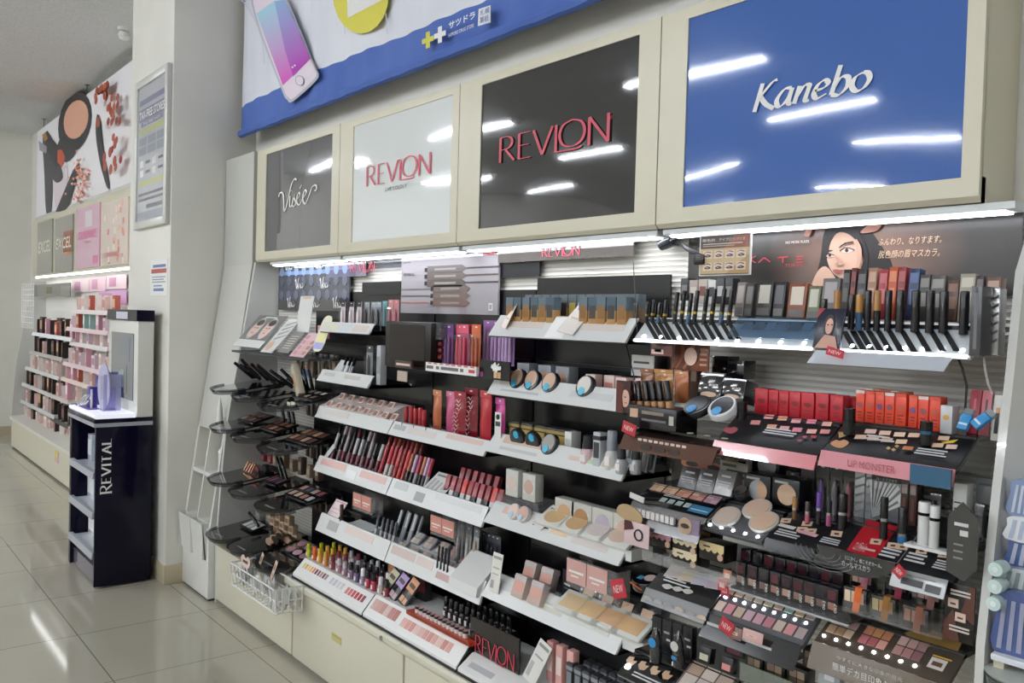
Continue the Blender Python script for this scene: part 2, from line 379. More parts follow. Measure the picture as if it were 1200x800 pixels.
for i in range(4):
    put('slat%d' % i, make_slats(MOD[i+1]-MOD[i]), T(MOD[i], 1.912, 0), 'white slatted back panel behind %s' % ('the round tester trays', 'the shelf of pink palettes', 'the round compacts', 'the lip colour trays')[i], 'back panel', 'slatted back panels')
# ---- sign boxes over the shelves
FRAME = mat('#d2ccb6', .3)
def sign_box(i, x0, x1, px0, px1, color, label, art):
    r = thing('sign_box', label, 'sign', T(x0, 1.78, 1.755), 'brand sign boxes over the shelves'); w_ = x1-x0; a, b = px0-x0, px1-x0; z0, z1 = .051, .545
    m = MB().box(.002, w_-.002, .012, .168, 0, .575, FRAME)
    m.profile([(0, .012), (.012, 0), (.03, 0), (.03, z0), (0, z0)], .002, w_-.002, FRAME)
    m.box(.002, w_-.002, 0, .014, z1, .575, FRAME).box(.002, a, 0, .014, z0, z1, FRAME).box(b, w_-.002, 0, .014, z0, z1, FRAME); m.build('frame', r)
    g = MB(); n = 12; v = []
    for j in range(n+1):
        for k in range(n+1):
            u, s_ = k/n, j/n; v.append((a+(b-a)*u, .004-.0022*(1-(2*u-1)**2)*(1-(2*s_-1)**2), z0+(z1-z0)*s_))
    g.add(v, [(j*(n+1)+k, j*(n+1)+k+1, (j+1)*(n+1)+k+1, (j+1)*(n+1)+k) for j in range(n) for k in range(n)], color)
    p = g.build('panel', r); t = MB(); 
    def box(bl, br, tl):
        A, B, C_ = P(*bl, Y=1.78), P(*br, Y=1.78), P(*tl, Y=1.78); return T(A.x-x0, -.0012, A.z-1.755) @ FRONT, B.x-A.x, C_.z-A.z
    art(t, box); t.build('lettering', p, smooth=False); return r
CREAMY = mat('#f0ece4', .3); RED = mat('#d6475f', .35); MAG = mat('#c8344f', .35)
def visee(t, box):
    M, w_, h_ = box((328, 247), (370, 237), (328, 214)); M = M @ S(w_/1.2, h_, 1)
    for s_ in ([(-.04,.5),(-.02,.62),(.08,.62),(.13,.45),(.16,.0),(.2,.0),(.3,.4),(.4,.85),(.5,1.0),(.56,.95)], [(.36,.45),(.35,.2),(.36,.08),(.42,.12),(.46,.3)], [(.46,.3),(.52,.48),(.5,.35),(.56,.18),(.5,.06),(.42,.1)],
               [(.56,.2),(.62,.3),(.69,.42),(.66,.5),(.6,.4),(.6,.16),(.68,.08),(.76,.22)], [(.76,.22),(.84,.34),(.9,.46),(.86,.54),(.8,.42),(.8,.18),(.88,.08),(.98,.3),(1.08,.58),(1.2,.62),(1.22,.48),(1.16,.44)], [(.68,.62),(.74,.74)], [(.385,.6),(.4,.64)]):
        nib(t, s_, CREAMY, M, .015, .055, 60)
def r_white(t, box):
    M, w_, h_ = box((430, 218.6), (504, 202.5), (430, 196)); revlon(t, RED, M, h_, w_)
    M, w_, h_ = box((451.5, 224.5), (477, 219), (451.5, 220)); letter(t, 'LIVE BOLDLY', mat('#6a6a6e'), M, w_, h_)
    M, w_, h_ = box((503.5, 184), (505.5, 183.5), (503.5, 182)); letter(t, '®', RED, M, w_, h_)
def r_black(t, box):
    M, w_, h_ = box((586.5, 190.8), (713, 166), (587, 162)); revlon(t, MAG, M, h_, w_)
    M, w_, h_ = box((714.5, 140), (718.5, 139), (714.5, 136)); letter(t, '®', MAG, M, w_, h_)
KAN = {'K': [[(.2,1.02),(.02,-.02)], [(.66,1.04),(.5,.98),(.14,.5)], [(.16,.52),(.36,.2),(.62,-.02)]],
 'a': [[(.46,.62),(.24,.62),(.04,.3),(.08,.04),(.22,.04),(.4,.3),(.48,.62)], [(.48,.62),(.4,.1),(.5,.02)]], 'n': [[(.14,.62),(.02,0)], [(.06,.2),(.26,.58),(.42,.58),(.4,.4),(.34,.06),(.46,.02)]],
 'e': [[(.06,.32),(.3,.36),(.42,.5),(.32,.64),(.14,.52),(.04,.24),(.14,.03),(.4,.14)]], 'b': [[(.22,1.05),(.04,.05)], [(.08,.28),(.26,.6),(.46,.56),(.46,.24),(.26,.0),(.05,.06)]],
 'o': [[(.3,.62),(.1,.5),(.03,.22),(.16,.01),(.36,.08),(.48,.34),(.42,.56),(.3,.62)]]}
def kanebo(t, box):
    M, w_, h_ = box((884, 131), (1018, 105), (884, 101)); M = M @ S(w_/3.3, h_, 1); x = 0
    for c, adv in zip('Kanebo', (.66, .56, .54, .5, .56, .5)):
        for st in KAN[c]: nib(t, [(x+p+.06*q, q) for p, q in st], WHITE, M, .04, .17, 30)
        x += adv
sign_box(0, MOD[0], MOD[1], -4.224, -3.503, mat('#57585a', .06, coat=1), 'grey glossy sign box with white script lettering, nearest the pillar', visee)
sign_box(1, MOD[1], MOD[2], -3.31, -2.575, mat('#dfe4e3', .06, coat=1), 'white glossy sign box with thin red capitals and a small grey line below', r_white)
sign_box(2, MOD[2], MOD[3], -2.40, -1.67, mat('#2c2b2d', .05, coat=1), 'black glossy sign box with bold red capitals', r_black)
sign_box(3, MOD[3], -.748, -1.497, -.785, mat('#3d66b0', .06, coat=1), 'blue glossy sign box with white italic lettering', kanebo)
# ---- light strips under the sign boxes
STRIP = mat('#f4f8ff', .3, emit=CANOPY_E); ALUM = mat('#b5b8b8', .3, .6)
def make_strip(w_):
    def f():
        r = thing('light_strip')
        MB().profile([(0, .0), (0, -.014), (.008, -.017), (.05, -.017), (.05, .0)], 0, w_, mat('#d5dada', .3)).build('housing', r)
        MB().profile([(.006, -.0165), (.010, -.021), (.046, -.021), (.046, -.0165)], .02, w_-.02, STRIP).build('diffuser', r); return r
    return f
for i, (a, b) in enumerate(((-4.2, -3.44), (-3.42, -2.54), (-2.52, -1.6), (-1.58, -.69))):
    put('strip%d' % i, make_strip(b-a), T(a, 1.80, 1.754), 'thin lit strip lamp under the %s sign box' % ('grey', 'white', 'black', 'blue')[i], 'light strip', 'strip lamps under the sign boxes')

# ================================================================== cloth banner above
bn = thing('cloth_banner', 'large white and blue cloth banner hanging above the sign boxes', 'banner')
YB = 1.83
a = P(280, 160, Y=YB); xL, zB = a.x+.01, 2.462
def wave(x, z): return .010*sin(x*14+1.3*sin(x*3.1))*min(1, .35+(z-2.46)*1.2)+.005*sin(x*37)
def cloth(pts_fn, xs, m, mb, k=0):
    v = [];
    for x in xs:
        for z in pts_fn(x): v.append((x, YB+wave(x, z)-k*.0012, z))
    n = len(pts_fn(xs[0]))
    mb.add(v, [(i*n+j, (i+1)*n+j, (i+1)*n+j+1, i*n+j+1) for i in range(len(xs)-1) for j in range(n-1)], m)
CW = noisy('white_cloth', '#dcdee8', '#e6e8f0', 2, .8); CB = noisy('blue_cloth', '#4a69b4', '#5572bb', 3, .75)
xs = [xL+i*.02 for i in range(int((1.0-xL)/.02)+1)]
q0, q1 = P(281, 126, Y=YB), P(480, 36, Y=YB); q2 = P(600, -30, Y=YB)
def zb(x): return q0.z+(q1.z-q0.z)*(x-q0.x)/(q1.x-q0.x)+.012*sin((x-q0.x)*2.2)
m = MB(); cloth(lambda x: [zB+.02, *(zB+.02+(zb(x)-zB-.02)*j/4 for j in (1, 2, 3, 4))], xs, CB, m); cloth(lambda x: [zb(x)+(3.40-zb(x))*j/8 for j in range(9)], xs, CW, m)
ban = m.build('cloth', bn)
m = MB().tube([(x, YB+wave(x, zB)*.5+.004, zB+.022) for x in xs], .022, CB, 8); m.build('rod_sleeve', bn)
MB().tube([(xL-.03, YB+.004, zB+.022), (1.0, YB+.004, zB+.022)], .009, ALU, 6).build('rod', bn)
ar = Art(YB-.017, .0012); YW = mat('#dcd45a', .8); PW = mat('#e9dde6', .7); PG = mat('#8f97a6', .6)
def grad(name, c1, c2, z0, z1):
    m = bpy.data.materials.new(name); m.use_nodes = True; nt = m.node_tree; b = nt.nodes['Principled BSDF']; tc = nt.nodes.new('ShaderNodeTexCoord'); s_ = nt.nodes.new('ShaderNodeSeparateXYZ')
    mr = nt.nodes.new('ShaderNodeMapRange'); mr.inputs[1].default_value = z0; mr.inputs[2].default_value = z1; mx = nt.nodes.new('ShaderNodeMixRGB'); mx.inputs[1].default_value = lin(c1); mx.inputs[2].default_value = lin(c2)
    nt.links.new(tc.outputs['Object'], s_.inputs[0]); nt.links.new(s_.outputs[2], mr.inputs[0]); nt.links.new(mr.outputs[0], mx.inputs[0]); nt.links.new(mx.outputs[0], b.inputs[0]); b.inputs['Roughness'].default_value = .7; return m
zt, zl = P(320, 10, Y=YB).z, P(340, 95, Y=YB).z
LINE = mat('#cfcfe0', .8)
for c in ((250, 95, 60), (330, 60, 75), (395, 60, 60)):
    ar.line([(c[0]+c[2]*cos(t*.16), c[1]+c[2]*1.5*sin(t*.16)-20) for t in range(-7, 1)], 1.2, LINE)
ar.oval(424, -8, 33, 48, YW)
ar.poly([(408, -4), (452, -4), (450, 0), (409, 21.5)], WHITE)
ar.poly(smooth([(297, -12), (303, 30), (331, 104), (338, 117), (345, 119), (371, 96), (375, 87), (372, 80), (336, -6), (330, -14)], 4), mat('#b9bcc6', .5))
ar.poly(smooth([(299, -12), (305, 28), (333, 102), (340, 114), (346, 115), (369, 94), (373, 86), (370, 79), (334, -6), (328, -14)], 4), mat('#e6d9e6', .5))
ar.poly([(302.5, 16.5), (323, 2), (336, 0), (344, 17), (366, 69), (333.5, 100.5)], grad('phone_screen', '#d55fc0', '#a6d3e4', zl, zt))
ar.poly([(324, 2), (336, 0), (344, 17), (366, 69), (346, 89.5), (336.5, 60)], grad('phone_glow', '#b43fb5', '#8fb2dd', zl+.03, zt))
ar.oval(354, 95, 5.2, 6.2, PG, -20).oval(354, 95, 4.3, 5.3, mat('#e6d9e6', .5), -20)
ar.oval(346, 79.5, 1.2, 1.2, WHITE, n=8).oval(349, 77.5, 1.2, 1.2, WHITE, n=8)
ar.text('か', (288, 5), (295, 2), (288, -6), mat('#3c4f9a', .8), .2)
def cross(cx, cy, s_, m):
    t = s_*.62; sk = -.28
    q = [(-t/2, -s_), (t/2, -s_), (t/2, -t/2), (s_*.9, -t/2), (s_*.9, t/2), (t/2, t/2), (t/2, s_), (-t/2, s_), (-t/2, t/2), (-s_*.9, t/2), (-s_*.9, -t/2), (-t/2, -t/2)]
    ar.poly([(cx+x*.8, cy+y+x*sk) for x, y in q], m)
cross(506, 48, 9.5, YW); cross(520.5, 42, 9.5, WHITE)
ar.text('サツドラ', (531, 36), (562, 27), (531, 28), WHITE, bold=.02); ar.text('SAPPORO DRUG STORE', (531, 45.5), (561, 34.5), (531, 41.5), WHITE)
ar.poly([(567, 12.5), (581, 8), (581, 28), (566, 32.5)], WHITE)
for s_, x_, y_ in (('札', 569, 21), ('幌', 575, 19), ('薬', 569, 30), ('粧', 575, 28)): ar.text(s_, (x_, y_), (x_+5, y_-1.5), (x_, y_-7), CB)
ar.build('print', ban)
# ================================================================== white tester tower between pillar and shelving
tw = thing('tester_tower', 'slim white slanted tower with tissue cubbies and waste cups beside the pillar', 'tester tower')
TX0, TX1 = -4.768, -4.372; TWH = mat('#dcdcd6', .4); TWI = mat('#e6dcc0', .5)
MB().profile([(1.776, 1.745), (1.776, 2.335), (1.80, 2.335), (1.80, 1.745)], TX0, TX1, mat('#c4c4be', .35)).build('top_board', tw)
MB().profile([(1.648, .862), (1.776, 1.745), (1.794, 1.745), (1.666, .862)], TX0, TX1, mat('#c8c8c1', .35)).build('slanted_board', tw)
m = MB()
def yf(z): return 1.58+.1427*(z-.377)
for x0_, x1_ in ((TX0, TX0+.03), (TX1-.02, TX1), (-4.58, -4.565)): m.profile([(yf(.38), .38), (yf(.862)-.004, .862), (1.76, .862), (1.76, .38)], x0_, x1_, TWH)
m.build('upright', tw)
MB().box(TX0, TX1, 1.755, 1.765, .38, .865, TWI).build('back', tw)
for z in (.375, .62): MB().box(TX0+.03, TX1-.02, yf(z)+.002, 1.756, z, z+.022, TWH).build('shelf', tw)
MB().box(TX0, TX1, 1.572, 1.77, .012, .375, TWH, bev=.004).box(TX0+.01, TX1-.01, 1.58, 1.765, 0, .012, mat('#3a3a3a')).build('base', tw)
for x in (-4.755, -4.572):
    m = MB(); w_ = .176; pr = [(.02, 0), (.0, .2), (.1, .2), (.09, 0)]
    m.profile([(1.562, .215), (1.543, .4), (1.550, .4), (1.569, .215)], x, x+w_, TWH).box(x, x+.005, 1.55, 1.6, .215, .4, TWH).box(x+w_-.005, x+w_, 1.55, 1.6, .215, .4, TWH).box(x, x+w_, 1.562, 1.573, .21, .22, TWH).build('waste_cup', tw)
put('tiss', lambda: MB().box(-.05, .05, -.03, .03, 0, .075, mat('#e8e4dc'), bev=.004).box(-.03, .03, -.031, -.03, .02, .05, mat('#d59a94')).build('cotton_pad_box'), T(-4.66, 1.70, .642), 'small white box with pink square in the tower cubby', 'box')
m = MB(); n = 9
for i in range(n): m.add([(-.055+.11*i/(n-1), -.02+.012*sin(i*2.1), .0), (-.05+.1*i/(n-1), -.03+.015*sin(i*1.7), .11), (-.035+.07*i/(n-1), .0+.01*cos(i*2.3), .17)], [], mat('#efece6'))
m.v = m.v; fs = [(3*i, 3*i+3, 3*i+4, 3*i+1) for i in range(n-1)]+[(3*i+1, 3*i+4, 3*i+5, 3*i+2) for i in range(n-1)]; m.f = fs; m.m = [0]*len(fs)
m.box(-.055, .055, -.02, .03, 0, .03, mat('#efece6'))
tag(m.build('tissue_pack', M=T(-4.475, 1.70, .642)), 'crumpled white tissue pack in the other tower cubby', 'tissues')
m = MB().add([(0, 0, 0), (.02, -.012, -.11), (.055, -.012, -.115), (.012, 0, .0)], [(0,1,2,3)], TWH)
hk = thing('squeeze_tube', 'white hanging tube with dark blue cap at the tower edge', 'tube', T(-4.40, 1.63, 1.05))
MB().lathe([(.002, .0), (.012, -.05), (.018, -.13)], TWH, n=10).build('body', hk); MB().lathe([(.019, -.13), (.02, -.165)], mat('#1c1f3a'), n=10).build('cap', hk)

# ================================================================== navy kiosk
ki = thing('tester_kiosk', 'navy glossy tester kiosk with vertical white lettering standing by the pillar', 'kiosk', T(-5.485, 1.152, 0))
NAVY = mat('#0d0b22', .12, spec=.25); W_, D_ = .595, .288; GREYE = mat('#a9adb6', .3, .1)
MB().box(W_-.02, W_, 0, D_, .012, .905, NAVY, bev=.003).build('side_panel', ki)
MB().box(0, .045, 0, D_, .012, .905, NAVY, bev=.003).build('side_panel', ki)
MB().box(.045, W_-.02, D_-.012, D_, .012, .905, mat('#2a2d5a', .2)).build('back_panel', ki)
for z in (.17, .385, .60):
    s_ = MB().box(.045, W_-.02, .012, D_-.012, z, z+.012, mat('#d7dae2', .2)).build('shelf', ki)
    MB().profile([(-.010, z-.012), (-.004, z+.022), (.012, z+.026), (.012, z-.012)], .03, W_-.021, GREYE).build('shelf_edge', s_)
MB().box(-.006, W_+.006, -.01, D_, .865, .885, GREYE).box(-.004, W_+.004, -.008, D_, .885, .908, NAVY, bev=.003).build('top_rim', ki)
MB().box(.03, W_-.03, .02, D_-.03, .012, .10, mat('#8a8794', .1, .5)).build('plinth', ki)
t = MB().profile([(.0, .908), (-.008, .918), (-.004, .93), (.2, .93), (.2, .908)], .0, W_, mat('#e6e9f4', .3, emit=.35)); t.build('lit_tray', ki)
MB().box(0, W_, .205, D_, .908, 1.43, mat('#d9d8d0', .3), bev=.003).build('upper_cabinet', ki)
u = MB().box(-.004, W_+.004, .195, D_, 1.43, 1.49, NAVY).build('header', ki)
MB().box(.2, .43, .1925, .1945, 1.438, 1.478, mat('#c9cad6')).build('header_plate', u)
MB().box(.075, .52, .201, .206, .99, 1.36, mat('#5c6470', .06, coat=1)).box(.32, .45, .2, .201, 1.2, 1.33, mat('#51687f', .06, coat=1)).box(.2, .4, .2, .201, 1.02, 1.18, mat('#4d5a66', .06, coat=1)).box(.25, .35, .1995, .2, 1.05, 1.15, mat('#8195a0', .06, coat=1)).build('display_window', ki)
lt = MB(); a = P(116.5, 579, X=-4.888); b = P(126.5, 515, X=-4.888)
# the word runs upwards along the side that faces +X
ux = Matrix(((0,0,1,0),(0,-1,0,0),(1,0,0,0),(0,0,0,1)))
word(lt, 'REVITAL', WHITE, T(W_+.0012, a.y-1.152+.055, a.z+.005) @ ux, .045, b.z-a.z, .05, .19, .24, True, 0)
lt.build('lettering', ki, smooth=False)
PURP = mat('#3c2a7a', .3); LAV = mat('#b9b6d6', .15, coat=.5)
def kiosk_box(h, c):
    def f(): return MB().box(-.03, .03, -.02, .02, 0, h, mat(c, .3), bev=.002).box(-.02, .02, -.0206, -.02, h*.3, h*.75, mat('#6f63a8')).build('carton')
    return f
for i, (px, h, y) in enumerate(((108, .12, 1.22), (117, .17, 1.30), (123, .19, 1.33), (129, .13, 1.27))):
    x = P(px, 470, Y=y).x; put('kb%d' % i, kiosk_box(h, ('#4a3a9a', '#2b2370', '#4f46a0', '#8f88c8')[i]), T(x, y, .93), 'purple carton, %s along the lit kiosk top' % nth(i), 'carton', 'purple cartons on the kiosk')
for i, (px, z, c, wd) in enumerate(((100, .62, '#c3cbd4', .2), (104, .40, '#d9e0ea', .16), (106, .19, '#cfd2c9', .16))):
    x = P(px, 560, Y=1.25).x
    put('kw%d' % i, lambda wd=wd, c=c: MB().box(-wd/2, wd/2, -.06, .06, 0, .15, mat(c, .2), bev=.003).box(-wd/2+.02, wd/2-.02, -.061, -.06, .03, .12, mat('#eef0f2')).box(wd/2, wd/2+.001, -.05, .05, .09, .12, mat('#9cc3cf')).build('skincare_box'), T(x+.08, 1.30, z-.008), 'pale skincare box on the %s kiosk shelf' % ('top', 'middle', 'bottom')[i], 'box')
sd = thing('shade_stand', 'frosted lilac oval display stand on the kiosk top', 'display stand', T(-5.1, 1.24, .93))
MB().prism([(.055*cos(t), .13+.13*sin(t)) for t in [i*pi/12 for i in range(24)]], -.004, .004, LAV, RZ(18) @ RX(90)).build('oval_plate', sd)
MB().box(-.025, .025, -.006, -.004, .06, .19, mat('#9a97ae'), RZ(18)).build('picture', sd); MB().box(-.05, .06, -.02, .05, 0, .006, LAV).box(.03, .034, -.01, .08, 0, .2, clear('#d8d6ee', .1, .4)).build('foot', sd)
lp = thing('wire_display', 'white looped wire holder on the kiosk top', 'wire holder', T(-5.25, 1.2, .93))
m = MB()
for i in range(3): m.tube([(-.12+.07*i+.03*cos(t*.5), .02*sin(t*.5)-.01, .035+.03*sin(t*.5)+.01*i) for t in range(13)], .004, WHITE, 5)
m.tube([(.05, 0, 0), (.05, 0, .11)], .006, WHITE, 6).box(-.2, .1, -.03, .03, 0, .006, mat('#6f63a8')); m.build('loops', lp)
# ================================================================== the far bay beyond the pillar
fb = thing('far_shelving', 'white far cosmetics bay with slanted sides between the pillar and the end wall', 'shelving')
FXL, FXR = -10.3, -5.6
MB().box(FXL, FXR, 1.61, 1.94, .02, .3, CREAM).profile([(1.59, .3), (1.585, .33), (1.94, .36), (1.94, .3)], FXL, FXR, mat('#e4e2d8')).build('base', fb)
MB().profile(side_profile(), FXL-.02, FXL, PANEL).build('side_panel', fb)
MB().box(FXL, FXR, 1.915, 1.94, .36, 1.76, SLAT).build('back', fb)
MB().box(FXL, FXR, 1.78, 1.94, 1.80, 2.39, FRAME, bev=.01).build('canopy', fb)
MB().box(FXL+.1, FXR, 1.795, 1.81, 1.785, 1.80, mat('#f0f4f8', .3, emit=5)).build('light_strip', fb)
tag(MB().box(-9.98, -8.1, 1.66, 1.675, .18, .26, WHITE).build('price_rail'), 'white price rail low on the far bay base', 'rail')
pn = thing('price_tag', 'small yellow and pink price tag on the far bay base', 'price tag')
a = P(65, 535, Y=1.6)
MB().box(a.x-.05, a.x+.07, 1.604, 1.609, a.z-.05, a.z+.05, mat('#d8b9b0')).build('card', pn); MB().box(a.x-.045, a.x+.05, 1.603, 1.604, a.z, a.z+.045, mat('#e6dc52')).build('price_field', pn)
def far_sign(tl, br, m, label, fn=None):
    a, b = P(*tl, Y=1.776), P(*br, Y=1.776); r = thing('brand_sign', label, 'sign', T(a.x, 1.768, b.z), 'sign panels of the far bay'); w_, h_ = b.x-a.x, a.z-b.z
    MB().box(0, w_, 0, .012, 0, h_, m).build('panel', r); t = MB()
    if fn: fn(t, w_, h_); t.build('print', r, smooth=False)
def fx(t, w_, h_, c='#e5e2cf'): letter(t, 'EXCEL', mat(c), T(w_*.08, -.001, h_*.40) @ FRONT, w_*.84, h_*.22, .2, .01)
def fx2(t, w_, h_):
    t.box(w_*.5, w_, -.0012, -.0005, h_*.35, h_*.72, mat('#9c5240', .2)); t.box(w_*.5, w_*.98, -.0012, -.0005, h_*.3, h_*.36, mat('#c98a4a', .2)); letter(t, 'EXCEL', mat('#e5e2cf'), T(w_*.06, -.002, h_*.42) @ FRONT, w_*.88, h_*.2, .2, .01)
def cm(t, w_, h_):
    letter(t, 'CANMAKE', mat('#d9448f'), T(w_*.1, -.001, h_*.47) @ FRONT, w_*.8, h_*.14, .1); letter(t, 'TOKYO', mat('#d9448f'), T(w_*.4, -.001, h_*.40) @ FRONT, w_*.25, h_*.04)
    t.box(w_*.4, w_*.7, -.0008, -.0004, h_*.66, h_*.92, mat('#f3e4f0', .1, coat=1)); t.box(w_*.75, w_*.95, -.0008, -.0004, h_*.05, h_*.18, mat('#e07fae', .2))
def pk(t, w_, h_):
    rr = random.Random(3)
    for i in range(26):
        u, v_ = rr.random()*.86+.03, rr.random()*.9
        t.box(w_*u, w_*(u+.07), -.0008-.00001*i, -.0004, h_*v_, h_*(v_+.09), mat(rr.choice(['#e59c86', '#e8b3a2', '#d9867a', '#f2d9cf']), .15))
    letter(t, 'CANMAKE', mat('#c9595a'), T(w_*.1, -.002, h_*.13) @ FRONT, w_*.6, h_*.09)
far_sign((45, 262), (61.5, 319), mat('#8b8980', .1, coat=1), 'grey-brown panel with pale slanted capitals, closest to the end wall', fx)
far_sign((66, 257), (85.5, 317), mat('#8a8780', .1, coat=1), 'grey-brown panel with pale capitals and a rust red block', fx2)
far_sign((91, 246), (117, 312), mat('#eab3cf', .1, coat=1), 'pink panel with deep pink capitals in the far bay', cm)
far_sign((121, 240), (150.5, 309), mat('#efdcd0', .1, coat=1), 'peach patterned panel beside the pillar in the far bay', pk)
# big picture banner on two wires
bp = thing('picture_banner', 'large cosmetics photo banner hung by wires above the far bay', 'banner'); YP = 1.86
a, b = P(44, 152, Y=YP), P(160, 240, Y=YP); c = P(48, 253, Y=YP)
bx0, bx1, bz0, bz1 = a.x, -6.3, c.z, 3.38
MB().box(bx0, bx1, YP, YP+.01, bz0, bz1, mat('#e9e7ea', .5)).build('sheet', bp)
MB().box(bx0-.05, bx1, YP-.005, YP+.012, bz0-.03, bz0, mat('#c9c7c2')).build('rail', bp)
for px in (51, 101):
    x = P(px, 130, Y=YP).x; MB().tube([(x, YP+.005, bz1), (x, YP+.005, HC)], .003, mat('#5a5a5a'), 5).lathe([(.02, HC-.004), (.02, HC)], mat('#777'+'777'), T(x, YP+.005, 0), 8).build('wire', bp)
ar = Art(YP-.002, .0006); DK = mat('#23232b', .4); DK2 = mat('#3a3a46', .4); SK = mat('#d8a389', .6)
ar.poly(smooth([(50, 160), (52, 205), (54, 248), (60, 252), (62, 215), (60, 180), (58, 158)], 3), DK2)
ar.poly(smooth([(61, 182), (66, 250), (75, 248), (79, 215), (78, 186), (70, 176)], 3), mat('#dccfd4', .5)).poly(smooth([(62, 180), (58, 200), (66, 214), (74, 208), (70, 190)], 3), DK2)
ar.oval(88, 143, 19, 36, DK, 10).oval(89.5, 140, 14, 23, SK, 12).poly(smooth([(72, 160), (66, 180), (78, 190), (90, 178), (97, 155), (88, 170), (78, 165)], 3), DK)
ar.poly([(50, 158), (56, 153), (62, 163), (68, 170), (76, 178), (75, 192), (66, 196), (60, 186)], DK).poly([(68, 176), (73, 175), (77, 184), (73, 196), (68, 190)], mat('#c5502f', .4)).poly([(50, 158), (54, 155), (57, 162), (53, 166)], mat('#b07a35', .4))
ar.poly([(46, 165), (56, 172), (55, 180), (47, 176)], mat('#9a96a0', .5)).poly([(66, 248), (86, 200), (93, 190), (92, 205), (82, 240), (76, 248)], DK)
ar.poly(smooth([(115, 134), (113, 155), (118, 190), (126, 219), (129, 216), (122, 175), (119, 145)], 3), DK)
rr = random.Random(5)
RP = mat('#e69b86', .7); 
for i in range(70): ar.oval(98+rr.gauss(0, 4.5), 212+rr.gauss(0, 14), 1.3, 1.5, rr.choice([RP, mat('#eeb2a2', .7), mat('#d9735c', .7)]), n=6)
for i in range(42):
    u = rr.random(); x = 121+u*28+rr.gauss(0, 2); y = 103+max(0, (u-.45))*60+rr.gauss(0, 9)+(60*rr.random() if u > .6 else 0)
    if x < 152: ar.oval(x, max(y, 172-.58*x+8), 1.9, 5, rr.choice([mat('#a5432c', .4), mat('#8a3526', .4), mat('#b85b3a', .4)]), 8, n=9)
for x, y in ((134, 186), (141, 180), (147, 170), (142, 200), (135, 196), (127, 145), (147, 190)): ar.oval(x, y, 2.2, 6.5, mat('#a8452f', .4), 5, n=9)
ar.build('print', bp)
# small fittings on the end wall and ceiling
tag(MB().box(FX0, FX0+.03, .55, .75, 1.55, 2.1, mat('#c8c8c2')).build('wall_frame'), 'pale framed notice on the end wall beside the far bay', 'frame')
dt = thing('ceiling_detector', 'small white ceiling detector hanging beyond the pillar', 'detector', T(*P(147, 38, Z=HC-.03).xy, HC))
MB().lathe([(.05, -.02), (.055, 0)], WHITE).build('base', dt); MB().lathe([(.0, -.09), (.03, -.08), (.045, -.05), (.03, -.02)], WHITE, RY(25), 14).build('head', dt)
# shelf goods of the far bay, seen small
def fshelf(a, b, color, label, back=1.9):
    p, q = P(*a, Y=1.69), P(*b, Y=1.69); z = (p.z+q.z)/2
    r = thing('far_shelf', label, 'shelf', T(p.x, 1.69, z), 'shelves of the far bay'); L = q.x-p.x
    MB().box(0, L, 0, .21, -.006, .006, mat('#e8e6e4', .3)).build('board', r); MB().profile([(-.008, -.014), (.0, .02), (.006, .02), (-.004, -.014)], 0, L, mat(color, .3)).build('price_edge', r)
    return p.x, q.x, z
def fgood(w_, h, c, c2):
    w_ *= 1.25; h *= 1.2
    def f():
        r = thing('product_carton'); MB().box(-w_/2, w_/2, -.02, .02, 0, h, mat(c, .4)).build('body', r); MB().box(-w_/2*.8, w_/2*.8, -.0212, -.02, h*.3, h*.8, mat(c2, .4)).build('front_label', r); return r
    return f
fk = [('a', .06, .12, '#2a2022', '#7a5a4a'), ('b', .05, .1, '#e6c9c3', '#c98f88'), ('c', .07, .14, '#3a2a26', '#c9a27c'), ('d', .055, .11, '#f0e6e0', '#d9b7b0'), ('e', .05, .13, '#d9a0b0', '#f3e1e6'), ('f', .06, .09, '#e9d7dd', '#b48aa0'), ('g', .05, .12, '#9fc4bd', '#e9f0ee'), ('h', .05, .11, '#b35a4a', '#e3b9a0')]
FROW = [((38, 392), (84, 397), '#fbfbff', 'lit white', 'aceah'), ((35, 413), (73, 421), '#b9b2b0', 'grey edged', 'acaba'), ((30, 431), (69, 444), '#d9d9d6', 'wide clear', 'dbdbd'), ((22, 469), (64, 489), '#c9cacc', 'silver', 'abcdb'), ((15, 487), (72, 516), '#d5d5d0', 'lowest pale', 'bdbad'),
        ((84, 366), (126, 366), '#f0e6e6', 'topmost white', 'bdhdb'), ((78, 386), (126, 390), '#efd5da', 'pink', 'efhgg'), ((82, 404), (126, 408), '#e9dfe0', 'blush', 'bdedf'), ((74, 428), (126, 436), '#e3ccd2', 'rose', 'fefdb'), ((72, 446), (126, 458), '#e9d2c8', 'peach', 'ehdbe'), ((26, 450), (66, 466), '#cfcac6', 'clear fronted', 'cabda'), ((66, 466), (80, 472), '#d9c9c3', 'short beige', 'bedf'), ((62, 492), (80, 500), '#2a2426', 'short dark', 'acah')]
for n_, (a, b, c, nm, mix) in enumerate(FROW):
    xa, xb, z = fshelf(a, b, c, '%s shelf of the far bay, %s row' % (nm, nth(n_)))
    k = 0; x = xa+.06
    while x < xb-.05 and k < 28:
        g = fk['abcdefgh'.index(mix[(k*3+n_) % len(mix)])]
        put('far'+g[0], fgood(*g[1:]), T(x, 1.74+.05*(k % 2), z+.006) @ RZ((k*37) % 20-10), 'small carton, %s along the %s shelf of the far bay' % (nth(k), nm), 'carton', 'cartons on the far bay shelves')
        x += .082+.012*((k*7) % 5); k += 1
a, b = P(38, 334, Y=1.80), P(82, 347, Y=1.80)
tag(MB().box(a.x, b.x, 1.80, 1.806, b.z, a.z, mat('#57544e', .2, coat=1)).box((a.x+b.x)/2-.15, (a.x+b.x)/2+.08, 1.799, 1.80, b.z+.03, a.z-.03, mat('#7a7048', .2)).build('header_card'), 'dark grey header card at the top of the far bay', 'card')
